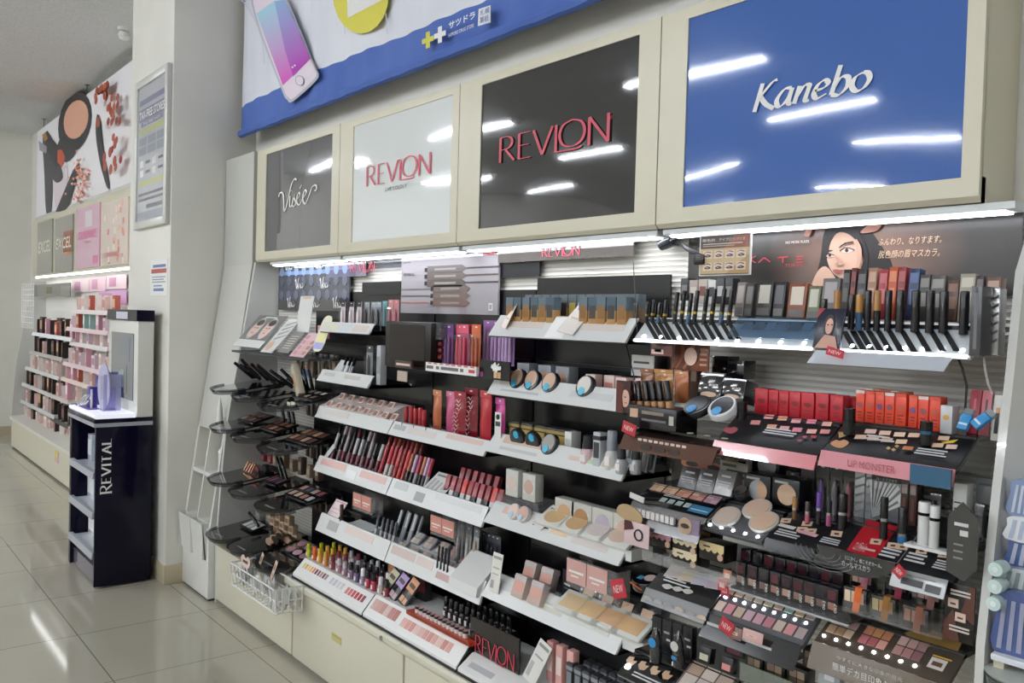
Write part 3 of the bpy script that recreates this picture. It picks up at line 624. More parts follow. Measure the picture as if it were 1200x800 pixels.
for i, (x0, y0, x1, y1, c) in enumerate(((85, 328, 104, 342, '#e6cfd4'), (105, 325, 124, 341, '#e3c3cc'), (125, 323, 148, 338, '#e8cdd6'), (116, 341, 148, 356, '#d9a8d6'))):
    a, b = P(x0, y0, Y=1.895), P(x1, y1, Y=1.895); r = thing('header_card', 'pink header card, %s along the far bay top' % nth(i), 'card', None, 'pink cards of the far bay')
    MB().box(a.x, b.x, 1.893, 1.897, b.z, a.z, mat(c, .3)).build('card', r); MB().box(a.x+.1, (a.x+b.x)/2, 1.891, 1.893, b.z+.02, a.z-.02, mat('#c98fae', .3)).build('picture', r)
pr = thing('wire_screen', 'pale wire grid screen at the end of the far bay', 'grid screen'); a, b = P(26, 333, Y=1.62), P(39, 385, Y=1.62)
m = MB()
for i in range(8): m.tube([(a.x+(b.x-a.x)*i/7, 1.62, b.z), (a.x+(b.x-a.x)*i/7, 1.62, a.z)], .004, WHITE, 4)
for i in range(9): m.tube([(a.x, 1.62, b.z+(a.z-b.z)*i/8), (b.x, 1.62, b.z+(a.z-b.z)*i/8)], .004, WHITE, 4)
m.build('grid', pr)
# ================================================================== posters and black backing behind the shelves
BKP = noisy('black_back_plastic', '#0c0c0f', '#131316', 4, .22, .0)
for i, (x0, x1) in enumerate(((-3.86, -2.83), (-2.82, -2.22), (-2.21, -1.63))):
    m = MB().box(x0, x1, 1.895, 1.905, .365, 1.60, BKP)
    for z in (.6, .85, 1.1, 1.35): m.box(x0+.01, x1-.01, 1.888, 1.897, z, z+.012, BLACK)
    tag(m.build('black_back_board'), 'black glossy backing board behind the %s' % ('pink palettes', 'red and orange pouches', 'foundation boxes')[i], 'backing board')
def board(name, tl, br, Y, m, label, cat, th=.006, bl=None):
    a, b = P(*tl, Y=Y), P(*br, Y=Y); r = thing(name, label, cat)
    MB().box(a.x, b.x, Y, Y+th, b.z, a.z, m).build('card', r); return r
GP = lambda c: mat(c, .12, coat=1)
# dark blue lace poster with white script
r = board('printed_poster', (327, 310), (409, 357), 1.884, GP('#3b3f4f'), 'dark blue lace-patterned poster with white script behind the round trays', 'poster')
a0, b0 = P(327, 309, Y=1.884), P(409, 352, Y=1.884); m = MB(); Wp, Hp = b0.x-a0.x, P(327, 309, Y=1.884).z-P(327, 363, Y=1.884).z; X0, Z0 = a0.x, a0.z-Hp
for v0, v1, c in ((.74, .82, '#6f86ad'), (.55, .72, '#34363f'), (.28, .4, '#454656'), (.0, .2, '#2c2a2e')): m.box(X0, X0+Wp, 1.8832, 1.884, Z0+Hp*v0, Z0+Hp*v1, GP(c))
for i in range(9):
    for v, c in ((.82, '#7f96bb'), (.6, '#4f5468'), (.32, '#5d6076')): m.lathe([(.026, 0), (.026, .0006)], GP(c), T(X0+Wp*(i+.5)/9, 1.8828, Z0+Hp*v) @ RX(90), 10)
def script(m, x, z, w_):
    M = T(x, 1.8815, z) @ FRONT @ S(w_, w_, 1)
    for s_ in ([(0,.4),(.1,.5),(.2,.0),(.45,.6)], [(.35,.3),(.38,.0),(.45,.15)], [(.5,.3),(.6,.1),(.52,.0)], [(.66,.1),(.76,.3),(.68,.05),(.85,.1),(.95,.3),(.88,.04),(1.1,.2)]): nib(m, s_, WHITE, M, .03, .07)
for u, v in ((.15, .06), (.5, .06), (.8, .06), (.27, .45), (.62, .45), (.1, .85), (.55, .85)): script(m, X0+Wp*u, Z0+Hp*v, .09)
m.build('print', r, smooth=False)
# clear header strip, violet landscape with red capitals
r = board('header_strip', (386, 305), (470, 313), 1.885, clear('#d9dbe0', .2), 'clear header strip with violet picture and red capitals', 'header')
a, b = P(386, 304, Y=1.885), P(470, 312, Y=1.885); m = MB()
m.box(a.x, a.x+(b.x-a.x)*.55, 1.8835, 1.8848, a.z-.085, a.z, GP('#6f6880')).box(a.x, a.x+(b.x-a.x)*.4, 1.883, 1.8836, a.z-.085, a.z-.05, GP('#4b4968')).box(a.x+(b.x-a.x)*.1, a.x+(b.x-a.x)*.4, 1.8828, 1.8832, a.z-.045, a.z-.01, GP('#8a5f8c'))
m.build('picture', r); m = MB(); revlon(m, RED, T(a.x+(b.x-a.x)*.34, 1.881, a.z-.065) @ FRONT, .045, (b.x-a.x)*.33); m.build('lettering', r, smooth=False)
# grey poster of six pencils
a, b = P(471, 298, Y=1.88), P(583, 369, Y=1.88); r = thing('pencil_poster', 'grey glossy poster showing six slim eye pencils', 'poster')
x0, x1, z0, z1 = a.x, b.x, b.z, a.z+.005
MB().box(x0, x1, 1.88, 1.888, z0, z1, GP('#9a959c')).build('card', r); m = MB(); W2, H2 = x1-x0, z1-z0
for i, v in enumerate((.70, .59, .48, .39, .28, .17)):
    d = mat(('#6a6364', '#6a605d', '#5d5552', '#726660', '#776660', '#7b615a')[i], .2); rgt = i < 3
    u0, u1 = (.3, .66) if rgt else (.37, .70); z = z0+H2*v
    m.box(x0+W2*u0, x0+W2*u1, 1.8785, 1.88, z-.014, z+.014, d); m.add([(x0+W2*u1, 1.8785, z-.014), (x0+W2*(u1+.05), 1.8785, z), (x0+W2*u1, 1.8785, z+.014)], [(0,1,2)], d)
    m.box(x0+W2*(u0-.03), x0+W2*u0, 1.8785, 1.88, z-.008, z+.008, BLACK); m.box(x0+W2*(u0+.08), x0+W2*(u1-.06), 1.878, 1.8785, z-.004, z+.004, mat('#8f8886', .2))
    m.box(*((x0+W2*.70, x1) if rgt else (x0, x0+W2*.33)), 1.879, 1.88, z-.003, z+.003, mat(('#4a4644', '#5a4c48', '#3c3636', '#6f686e', '#5c5358', '#a3625e')[i], .3))
letter(m, 'EYE PENCIL', mat('#2e2c30'), T(x0+W2*.03, 1.878, z0+H2*.61) @ FRONT, W2*.13, H2*.045, 0, .02); m.box(x0+W2*.03, x0+W2*.1, 1.878, 1.88, z0+H2*.83, z0+H2*.845, mat('#5c585e'))
m.box(x0+W2*.92, x0+W2*.955, 1.8785, 1.88, z0+H2*.06, z0+H2*.17, WHITE).box(x0+W2*.928, x0+W2*.947, 1.878, 1.8785, z0+H2*.08, z0+H2*.15, mat('#9a959c'))
letter(m, 'NEW', mat('#d8434f'), T(x0+W2*.86, 1.877, z0+H2*.87) @ FRONT, W2*.13, H2*.10, 0, .05); m.build('print', r, smooth=False)
# dark strip with red capitals over the foundation boxes
a, b = P(584, 290, Y=1.87), P(742, 300, Y=1.87); r = thing('header_strip', 'dark grey header strip with red capitals above the foundation boxes', 'header')
zt = P(584, 289, Y=1.87).z; zb_ = P(584, 308, Y=1.87).z
MB().box(a.x, b.x, 1.87, 1.876, zb_, zt, GP('#4d4845')).build('card', r)
A, B, C_ = P(636, 301, Y=1.869), P(679, 297, Y=1.869), P(636, 290, Y=1.869)
m = MB(); revlon(m, RED, T(A.x, 1.868, A.z) @ FRONT, C_.z-A.z, B.x-A.x); m.build('lettering', r, smooth=False)
r = board('dark_gap_board', (584, 309), (632, 324), 1.89, mat('#14161c', .3), 'dark board under the grey header strip', 'board') 
m = MB()
a, b = P(632, 325, Y=1.893), P(787, 347, Y=1.893)
m = MB().box(a.x, b.x, 1.885, 1.893, 1.50, P(632, 326, Y=1.893).z, BKP)
tag(m.build('black_top_board'), 'black upstand board behind the foundation boxes', 'board')
# photographic poster over the lip colour shelves: woman, feathers, pale handwriting
YK = 1.896; r = thing('portrait_poster', 'dark brown portrait poster with pale diagonal handwriting at the top', 'poster')
a, b = P(808, 263, Y=YK), P(1197, 347, Y=YK); kx0, kx1, kz0, kz1 = a.x, b.x-.003, P(1192, 346, Y=YK).z, P(1198, 243, Y=YK).z
def kmat():
    m = bpy.data.materials.new('poster_ground'); m.use_nodes = True; nt = m.node_tree; b_ = nt.nodes['Principled BSDF']; tc = nt.nodes.new('ShaderNodeTexCoord')
    mp = nt.nodes.new('ShaderNodeMapping'); mp.inputs['Location'].default_value = (1.06, -1.9, -1.68); mp.inputs['Scale'].default_value = (1, 1, 1); gr = nt.nodes.new('ShaderNodeTexGradient'); gr.gradient_type = 'SPHERICAL'
    mp2 = nt.nodes.new('ShaderNodeVectorMath'); mp2.operation = 'MULTIPLY'; mp2.inputs[1].default_value = (4.0, 1, 5.5)
    r_ = nt.nodes.new('ShaderNodeValToRGB'); r_.color_ramp.elements[0].color = lin('#33302e'); r_.color_ramp.elements[1].color = lin('#7d5f52'); r_.color_ramp.elements[1].position = .8
    nt.links.new(tc.outputs['Object'], mp.inputs[0]); nt.links.new(mp.outputs[0], mp2.inputs[0]); nt.links.new(mp2.outputs[0], gr.inputs[0]); nt.links.new(gr.outputs[1], r_.inputs[0]); nt.links.new(r_.outputs[0], b_.inputs[0])
    b_.inputs['Roughness'].default_value = .25; return m
MB().box(kx0, kx1, YK, YK+.008, kz0, kz1, kmat()).build('card', r)
ar = Art(YK-.0008, .00035); HAIR = mat('#1b1517', .5); SKN = mat('#c9a28e', .6); SKD = mat('#a98270', .6); EYE_ = mat('#2b1d1b', .4)
ar.poly(smooth([(958, 340), (962, 300), (966, 272), (976, 258), (992, 253), (1010, 258), (1022, 272), (1034, 290), (1046, 312), (1040, 335), (1000, 345)], 5), HAIR)
ar.poly([(984, 322), (1006, 312), (1012, 345), (980, 345)], SKD).poly(smooth([(952, 345), (956, 322), (968, 312), (982, 330), (988, 345)], 4), SKN)
ar.poly(smooth([(969, 300), (971, 284), (980, 270), (994, 267), (1006, 277), (1012, 292), (1010, 312), (1000, 324), (984, 325), (974, 316)], 5), SKN)
ar.poly(smooth([(965, 300), (968, 280), (980, 262), (998, 262), (1010, 276), (1018, 300), (1014, 320), (1010, 296), (1000, 278), (984, 272), (974, 284), (970, 302)], 4), HAIR)
ar.poly(smooth([(985, 288), (992, 284), (1001, 282.5), (992, 285.8)], 3), EYE_).poly(smooth([(968.5, 295), (972, 293), (977, 293.2), (972.5, 295)], 3), EYE_)
ar.poly(smooth([(986, 294), (991, 290.5), (997, 291), (1001, 293.5), (993, 296.5)], 3), mat('#cdbab0', .6)).oval(993, 293.4, 2.1, 2.2, EYE_, n=10).line([(985, 294), (991, 290.3), (997, 290.8), (1002, 293)], 1.2, EYE_)
ar.poly(smooth([(969, 300), (972, 297), (977, 297.5), (979, 300), (973, 301.5)], 3), mat('#cdbab0', .6)).oval(973.5, 299, 1.8, 1.9, EYE_, n=10).line([(968, 300.5), (972, 296.8), (979, 299)], 1.1, EYE_)
ar.poly([(980, 297), (982.5, 307), (979.5, 310), (984, 311.5), (986, 309.5)], SKD).poly(smooth([(977, 317), (981, 315.5), (985, 316), (991, 316.5), (985, 320), (980, 320)], 3), mat('#9c544f', .5))
for q, c in (([(1004, 280), (1011, 292), (1009, 311), (1000, 323), (1006, 305)], '#bf9683'), ([(984, 300), (987, 306), (990, 309), (986, 311), (983, 306)], '#bd937f')): ar.poly(smooth(q, 4), mat(c, .6))
ar.line([(985, 290.3), (992, 285.3), (1002, 284)], 1.6, EYE_)
FEA = mat('#b98578', .6)
for q in ([(1010, 272), (1024, 260), (1038, 252), (1036, 261), (1030, 270), (1018, 273)], [(1056, 252), (1066, 249), (1078, 250), (1074, 258), (1064, 257)], [(944, 275), (951, 264), (954, 268), (950, 277)]): ar.poly(smooth(q, 4), FEA if q[0][0] != 1056 else mat('#d9c6b8', .6))
TXT = mat('#e3c39e', .5)
ar.text('ふんわり、なりすます。', (1031, 288), (1105, 285), (1031, 280), TXT, .25, -.01); ar.text('脱色顔の眉マスカラ。', (1031, 303), (1103, 301), (1032, 294), TXT, .25, -.01)
ar.text('NO MORE RULES.', (923, 286), (951, 284), (923, 283), mat('#c9c3bd', .5))
KR = mat('#b03038', .4)
ar.line([(888, 300), (881, 304), (888, 308)], 1.2, KR).line([(891, 308), (898, 302), (905, 307)], 1.4, KR).line([(914, 302), (926, 301)], 1.4, KR).line([(920, 302), (920, 308)], 1.4, KR).line([(936, 301), (944, 300.5)], 1.2, KR).line([(936, 304), (943, 303.5)], 1.1, KR).line([(936, 307.5), (944, 307)], 1.2, KR)
ar.text('TOKYO', (923, 313), (945, 311.5), (923, 309.5), KR)
ar.build('print', r)
# framed eyebrow chart on a clamp arm
YE = 1.80; r = thing('eyebrow_chart', 'framed brown eyebrow chart held by a black clamp', 'chart')
a, b = P(820, 275, Y=YE), P(879, 322, Y=YE); zt = P(820, 276, Y=YE).z
MB().box(a.x, b.x, YE, YE+.006, b.z, zt, mat('#d9d6d2', .2), bev=.002).build('frame', r)
m = MB(); W2, H2 = b.x-a.x, zt-b.z; U = lambda u, v, k=1: (a.x+W2*u, YE-.0004*k, b.z+H2*v)
def rc(u0, u1, v0, v1, c, k=1): m.quad(U(u0, v0, k), U(u1, v0, k), U(u1, v1, k), U(u0, v1, k), mat(c, .2))
rc(.03, .97, .03, .97, '#4a352b'); rc(.03, .97, .05, .66, '#c9b184', 2); m.add([U(.55, .05, 2.5), U(.97, .05, 2.5), U(.97, .5, 2.5)], [(0,1,2)], mat('#b3935f', .2)); m.add([U(.5, .66, 2.5), U(.97, .66, 2.5), U(.97, .95, 2.5), U(.7, .95, 2.5)], [(0,1,2,3)], mat('#8c4a33', .2))
for j in range(2):
    for i in range(4):
        u, v = .09+.215*i, .42-.29*j
        rc(u, u+.18, v, v+.19, '#e6cdbd', 3); nib(m, [(u+.02, v+.13), (u+.08, v+.165), (u+.16, v+.14)], mat('#5a3c30'), Matrix(((W2,0,0,a.x),(0,0,-1,YE-.0018),(0,H2,0,b.z),(0,0,0,1))), .01, .025); nib(m, [(u+.04, v+.06), (u+.09, v+.09), (u+.15, v+.06), (u+.09, v+.045), (u+.04, v+.06)], mat('#332624'), Matrix(((W2,0,0,a.x),(0,0,-1,YE-.0018),(0,H2,0,b.z),(0,0,0,1))), .012, .03)
letter(m, 'アイブロウバリエ', WHITE, T(*U(.4, .83, 5)) @ FRONT, W2*.5, H2*.07); letter(m, '眉色別', WHITE, T(*U(.07, .83, 5)) @ FRONT, W2*.25, H2*.07); rc(.08, .85, .76, .78, '#d9cbc0', 4); rc(.08, .7, .71, .73, '#b9a698', 4)
m.build('print', r, smooth=False)
c1, c2, c3 = P(823, 300, Y=YE), P(806, 292, Y=YE+.02), P(783, 283, Y=1.87)
m = MB().box(a.x-.012, a.x+.02, YE-.008, YE+.012, b.z+.03, zt-.05, BLACK, bev=.003); m.build('clamp', r)
MB().tube([c1, c2, P(795, 283, Y=1.85), c3], .006, BLACK, 6).lathe([(.0, -.03), (.016, -.028), (.02, -.005), (.02, .02), (.01, .03)], mat('#55585c', .25, .8), T(*c3) @ RY(70), 12).box(c3.x-.02, c3.x+.01, c3.y, c3.y+.06, c3.z-.008, c3.z+.008, BLACK).build('arm', r)
# ================================================================== white lipped shelves
LIPW = mat('#dedfde', .25); LIPD = mat('#c9cbcb', .25)
def shelf(name, x0, x1, z, label, lip=.042, Yf=1.685, lean=.03, prints=(), yb=1.893, lipm=None):
    r = thing(name, label, 'shelf', T(x0, Yf, z), 'white lipped shelves'); L = x1-x0
    MB().profile([(lean*.5, -.008), (yb-Yf, -.008), (yb-Yf, 0), (lean*.5, 0)], 0, L, mat('#e2e3e3', .3)).profile([(.01, -.016), (yb-Yf, -.016), (yb-Yf, -.008), (.01, -.008)], 0, L, BLACK).build('board', r)
    lp = MB().profile([(0, -.012), (lean, lip), (lean+.006, lip), (.01, -.012)], .001, L-.001, lipm or LIPW).build('lip', r)
    for q in (0, L-.004): MB().profile([(.008, -.016), (lean, lip*.85), (yb-Yf-.02, lip*.3), (yb-Yf, -.016)], q, q+.004, BLACK).build('end_plate', r)
    nx = lip+.012; ca, sa = nx/math.hypot(nx, lean), lean/math.hypot(nx, lean)
    M = Matrix(((1,0,0,0), (0,sa,-ca,0), (0,ca,sa,-.012), (0,0,0,1))); h = math.hypot(nx, lean)
    for u0, u1, v0, v1, c in prints: MB().box(L*u0, L*u1, h*v0, h*v1, .0, .0008, mat(c, .25), M).build('price_strip', lp)
    return r
PK, LG, SG = '#e0c4bb', '#d5d6d6', '#b9bcbd'
shelf('lipped_shelf', -3.41, -2.98, 1.434, 'short topmost white shelf carrying eyebrow tool packets', .03, prints=((.05,.35,.2,.8,'#e3e0cc'), (.4,.62,.2,.8,'#d5dde2'), (.66,.95,.2,.8,'#ddd0c9')))
shelf('lipped_shelf', -3.42, -2.98, 1.222, 'short white shelf with slim pens under the topmost shelf', .036, prints=((.08,.3,.5,.8,'#c9cbcc'), (.5,.8,.5,.8,'#cfcac6')))
shelf('lipped_shelf', -3.43, -2.82, 1.062, 'white shelf filled with tilted pink palettes', .036, prints=((.1,.45,.4,.8,'#dcd6d2'),))
shelf('lipped_shelf', -2.815, -2.215, 1.062, 'white shelf carrying orange and red pouches', .036, prints=((.03,.16,.45,.8,SG), (.2,.5,.35,.8,'#ddd4cf'), (.6,.95,.6,.9,PK)))
shelf('lipped_shelf', -3.43, -2.82, .83, 'white shelf of lip liners with pink shade strips', .05, prints=((.06,.42,.5,.92,'#e3b9b0'), (.62,.95,.5,.9,'#dfb8b2'), (.45,.58,.2,.7,'#ececec')))
shelf('lipped_shelf', -2.815, -2.215, .83, 'white shelf of boxed red lipsticks', .05, prints=((.05,.2,.5,.9,'#c9cccc'), (.3,.4,.2,.7,'#9da1a3'), (.5,.95,.6,.9,LG)))
shelf('lipped_shelf', -3.40, -2.82, .575, 'white shelf of eye palettes and silver pens, pink price card end', .06, prints=((.15,.3,.3,.8,'#b9b5b4'), (.4,.8,.5,.9,'#e0d2cc')))
shelf('lipped_shelf', -2.815, -2.215, .575, 'white shelf of eyeshadow trays under a clear price holder', .06, prints=((.03,.3,.5,.9,'#cfbcb6'), (.32,.5,.5,.9,'#d9c9c4'), (.55,.8,.3,.6,'#c9a8a4')))
shelf('lipped_shelf', -2.205, -1.60, 1.455, 'white tray shelf of clear capped foundation boxes', .055, prints=((.05,.4,.45,.8,'#dfd3cb'), (.62,.95,.45,.8,'#ddd2ca'), (.45,.58,.05,.95,'#f5f5f5')), lean=.05)
shelf('lipped_shelf', -2.205, -1.60, 1.268, 'white shelf of round powder compacts with pink cartons', .045, prints=((.06,.5,.55,.75,'#d9cfc9'), (.1,.4,.25,.35,'#bfc1c3'), (.62,.9,.4,.7,'#d0d2d4')), lean=.04)
shelf('lipped_shelf', -2.205, -1.60, 1.082, 'white shelf of gold-edged compacts and small bottles', .045, prints=((.1,.45,.6,.95,'#dcbfae'), (.1,.4,.25,.4,'#c9cacc'), (.62,.72,.45,.65,'#e0c9c0'), (.74,.84,.45,.65,'#b7cfa3'), (.85,.95,.45,.65,'#c9b69a')), lean=.04)
shelf('lipped_shelf', -2.205, -1.60, .852, 'white shelf of boxed pressed powders in round windows', .05, prints=((.1,.22,.6,.9,'#e3bfb6'), (.36,.48,.5,.7,'#5f6163'), (.5,.62,.4,.8,'#eacfae'), (.66,.9,.3,.8,'#dcd3cf')), lean=.05)
shelf('lipped_shelf', -2.205, -1.60, .610, 'white shelf of four open powder pans and black boxes', .06, prints=((.1,.32,.5,.8,'#c9cbcc'), (.45,.6,.4,.7,'#cfd0c0'), (.65,.92,.4,.7,'#d5d6cc')), lean=.05)

# ------------------------------------------------------------------ goods: each maker builds one thing with its parts, base centre at the origin, front to -Y
def carton(w_, d_, h, body, label='#e9e6e2', band=None, name='carton', cap=None, win=None):
    def f():
        r = thing(name); MB().box(-w_/2, w_/2, -d_/2, d_/2, 0, h, mat(body, .35), bev=min(.0015, w_*.06)).build('body', r)
        m = MB().box(-w_*.38, w_*.38, -d_/2-.0006, -d_/2, h*.28, h*.72, mat(label, .35)); m.build('front_label', r)
        if band: MB().box(-w_/2-.0004, w_/2+.0004, -d_/2-.0004, d_/2+.0004, h*.78, h*.9, mat(band, .35)).build('band', r)
        if cap: MB().box(-w_/2-.0005, w_/2+.0005, -d_/2-.0005, d_/2+.0005, h*.55, h*1.001, clear(cap, .3, .3)).build('clear_cap', r)
        if win: MB().lathe([(w_*.36, 0), (w_*.36, .0012)], mat(win, .4), T(0, -d_/2-.0001, h*.52) @ RX(90), 18).build('round_window', r)
        return r
    return f
def packet(w_, h, card, inner, head, name='hanging_packet', n_in=1):
    """a hang-hole card with its goods under a clear bubble"""
    def f():
        r = thing(name); m = MB().box(-w_/2, w_/2, -.001, .001, 0, h, mat(card, .3)); m.build('card', r)
        MB().box(-w_/2, w_/2, -.0016, -.001, h*.82, h, mat(head, .3)).box(-w_*.12, w_*.12, -.002, -.0016, h*.93, h*.96, WHITE).build('header', r)
        for i in range(n_in):
            x = (i-(n_in-1)/2)*w_*.8/n_in
            MB().lathe([(.0, h*.05), (min(.006, w_*.3/n_in), h*.08), (min(.006, w_*.3/n_in), h*.6), (.003, h*.72), (.0, h*.76)], mat(inner, .25), T(x, -.007, 0), 8).build('stick', r)
        MB().profile([(-.0012, h*.02), (-.014, h*.06), (-.014, h*.74), (-.0012, h*.8)], -w_*.46, w_*.46, clear(gloss=.35)).build('clear_bubble', r)
        return r
    return f
def pouch(w_, h, c, c2, spark=False, name='foil_pouch'):
    def f():
        r = thing(name); m = MB(); n = 8; v = []
        for j in range(n+1):
            t = j/n; bul = .016*sin(pi*min(1, t*1.15))**.7 if t < .87 else .001
            for i in range(7):
                u = i/6; v.append((w_*(u-.5)*(1-.08*sin(pi*t)), -bul*sin(pi*u), h*t))
        m.add(v, [(j*7+i, j*7+i+1, (j+1)*7+i+1, (j+1)*7+i) for j in range(n) for i in range(6)], mat(c, .22, .1, .3)); m.box(-w_/2, w_/2, 0, .002, 0, h, mat(c, .22, .1, .3)); m.build('bag', r)
        MB().box(-w_/2, w_/2, -.003, -.001, h*.88, h, mat(c2, .3)).box(-w_*.1, w_*.1, -.004, -.003, h*.93, h*.96, mat('#e9e4e4')).build('header', r)
        if spark:
            m = MB(); rr = random.Random(4)
            for k in range(9):
                z, x = h*(.15+.08*k), w_*(rr.random()*.3-.15); nib(m, [(x-w_*.2, z), (x, z+h*.05), (x+w_*.15, z+h*.01), (x+w_*.3, z+h*.07)], mat('#f0c9cc', .3, .3), T(0, -.0185, 0) @ FRONT, .001, .003)
            m.build('silver_print', r, smooth=False)
        return r
    return f
def tube(h, rad, lower, upper, split=.5, name='lip_tube', clear_low=False, band=None, sq=False):
    """an upright stick: lower holder and cap"""
    def f():
        r = thing(name); n = 4 if sq else 10; M = RZ(45) if sq else None; k = 1.3 if sq else 1
        MB().lathe([(rad*.98*k, 0), (rad*k, h*.03), (rad*k, h*split)], clear(lower, .3, .55) if clear_low else mat(lower, .25), M, n).build('holder', r)
        MB().lathe([(rad*1.02*k, h*split), (rad*1.02*k, h*.97), (rad*.9*k, h)], mat(upper, .2), M, n).build('cap', r)
        if band: MB().lathe([(rad*1.06*k, h*split-.002), (rad*1.06*k, h*split+.004)], mat(band, .2, .8), M, n).build('ring', r)
        return r
    return f
def bottle(h, rad, glass, cap, name='nail_polish_bottle', neck=.55):
    def f():
        r = thing(name); MB().lathe([(rad*.9, 0), (rad, h*.04), (rad, h*neck*.85), (rad*.7, h*neck)], mat(glass, .12, coat=1), n=12).build('bottle', r)
        MB().lathe([(rad*.78, h*neck), (rad*.8, h*(neck+.02)), (rad*.74, h*.97), (rad*.6, h)], mat(cap, .2), n=12).build('cap', r)
        MB().box(-rad*.5, rad*.5, -rad*1.02, -rad*.9, h*.12, h*.35, mat('#e9e3e0', .3)).build('front_label', r); return r
    return f
def compact(rad, base, lid, sticker='#43b4d8', open_=70, name='powder_compact'):
    """round compact on edge, leaning back, powder window and blue tester sticker"""
    def f():
        r = thing(name); M = T(0, 0, rad*.93) @ RX(open_)
        MB().lathe([(rad*.92, -.009), (rad, -.006), (rad, .004), (rad*.94, .009)], mat(base, .2), M, 24).build('case', r)
        MB().lathe([(rad*.78, .009), (rad*.78, .0102)], mat(lid, .25), M @ T(0, rad*.08, 0), 22).build('powder_window', r)
        MB().lathe([(rad*.36, .0095), (rad*.36, .0118)], mat(sticker, .35), M @ T(rad*-.1, -rad*.48, 0), 16).build('tester_sticker', r); return r
    return f
def palette(w_, d_, frame, pans, cols, t=.008, lid=False, name='shadow_palette', gap=.12):
    """flat palette lying on its back: frame and colour pans (cols across)"""
    def f():
        r = thing(name); MB().box(-w_/2, w_/2, -d_/2, d_/2, 0, t, mat(frame, .2), bev=.0012).build('case', r)
        rows = (len(pans)+cols-1)//cols; cw, ch = w_*.94/cols, d_*.94/rows
        for k, c in enumerate(pans):
            i, j = k % cols, k//cols; x, y = -w_*.47+cw*(i+.5), d_*.47-ch*(j+.5)
            MB().box(x-cw*(.5-gap/2), x+cw*(.5-gap/2), y-ch*(.5-gap/2), y+ch*(.5-gap/2), t, t+.0008, mat(c, .5)).build('colour_pan', r)
        if lid: MB().box(-w_/2, w_/2, -d_/2, d_/2, t+.004, t+.005, clear(gloss=.4)).build('clear_lid', r)
        return r
    return f
def card(w_, h, c, lines=(), name='price_card', foot=True):
    """a leaning card with printed bars"""
    def f():
        r = thing(name); MB().box(-w_/2, w_/2, -.001, .001, 0, h, mat(c, .3)).build('sheet', r)
        for u0, u1, v0, v1, k in lines: MB().box(w_*(u0-.5), w_*(u1-.5), -.0018, -.001, h*v0, h*v1, mat(k, .4)).build('print', r)
        return r
    return f
def holder_card(w_, h, c, fields):
    """clear hanging price holder with salmon cards"""
    def f():
        r = thing('price_holder'); MB().box(-w_/2, w_/2, -.0015, .0, -h*.15, h, clear(gloss=.4, opaque=.06)).box(w_/2, w_/2+.0015, -.0015, .05, -h*.3, h, clear(gloss=.4, opaque=.06)).box(-w_/2, w_/2, .05, .0515, -h*.1, h, clear(gloss=.3)).build('clear_holder', r)
        for i, u in enumerate(fields):
            p = MB().box(w_*u[0]-w_/2, w_*u[1]-w_/2, -.003, -.0016, h*.05, h*.95, mat(c, .35)).build('salmon_card', r)
            MB().box(w_*(u[0]+.05)-w_/2, w_*(u[1]-.05)-w_/2, -.0036, -.003, h*.45, h*.53, WHITE).box(w_*(u[0]+.1)-w_/2, w_*(u[1]-.15)-w_/2, -.0036, -.003, h*.3, h*.35, WHITE).build('print', p)
        return r
    return f
def row(key, maker, pxs, py, Y, z, lab, cat, group, tilt=0, yaw=0, where='', jit=0, dz=0):
    """one of a kind at each pixel column along a shelf"""
    rr = random.Random(len(key)+int(pxs[0]))
    for i, px in enumerate(pxs):
        k = key if isinstance(key, str) else key[i % len(key)]; mk = maker if callable(maker) else maker[i % len(maker)]
        x = P(px, py, Y=Y).x
        put(k, mk, T(x, Y, z+dz*(i % 2)) @ RZ(yaw+(rr.random()-.5)*jit) @ RX(-tilt), lab % nth(i) if '%s' in lab else lab, cat, group)
# ================================================================== goods on the white shelves
# topmost short shelf: eyebrow tools in packets
Y = 1.74; z = 1.436
row('pk_white', packet(.036, .115, '#e3d3d6', '#efe6ea', '#1a1a1c'), (402, 412, 421), 370, Y, z, 'white and pink tool packet with black header, %s along the topmost short shelf', 'packet', 'packets on the topmost short shelf')
row('pk_dark', packet(.038, .115, '#8f9298', '#3b2a2c', '#aab0b5'), (430, 438), 371, Y+.02, z, 'smoky clear tool packet, %s behind the white ones', 'packet', 'packets on the topmost short shelf')
row('pk_blue', packet(.036, .115, '#7d818c', '#33343f', '#9fb3bd'), (444,), 371, Y, z, 'slate blue tool packet beside the teal one', 'packet', 'packets on the topmost short shelf')
row('pk_teal', packet(.035, .12, '#86b7bc', '#a9cfd2', '#6fb5bd'), (451,), 371, Y+.03, z, 'teal tool packet between slate and pink packets', 'packet', 'packets on the topmost short shelf')
row('pk_pink', packet(.034, .135, '#cc8f96', '#b86f7c', '#d9898f'), (458, 464.5), 373, Y-.02, z-.012, 'coral pink tool packet, %s at the shelf end by the pencil poster', 'packet', 'packets on the topmost short shelf')
tag(MB().box(P(425,330,Y=1.88).x, P(470,330,Y=1.88).x, 1.878, 1.884, P(425,345,Y=1.88).z, P(425,331,Y=1.88).z, BLACK).build('black_rail'), 'black rail behind the topmost short shelf', 'rail')
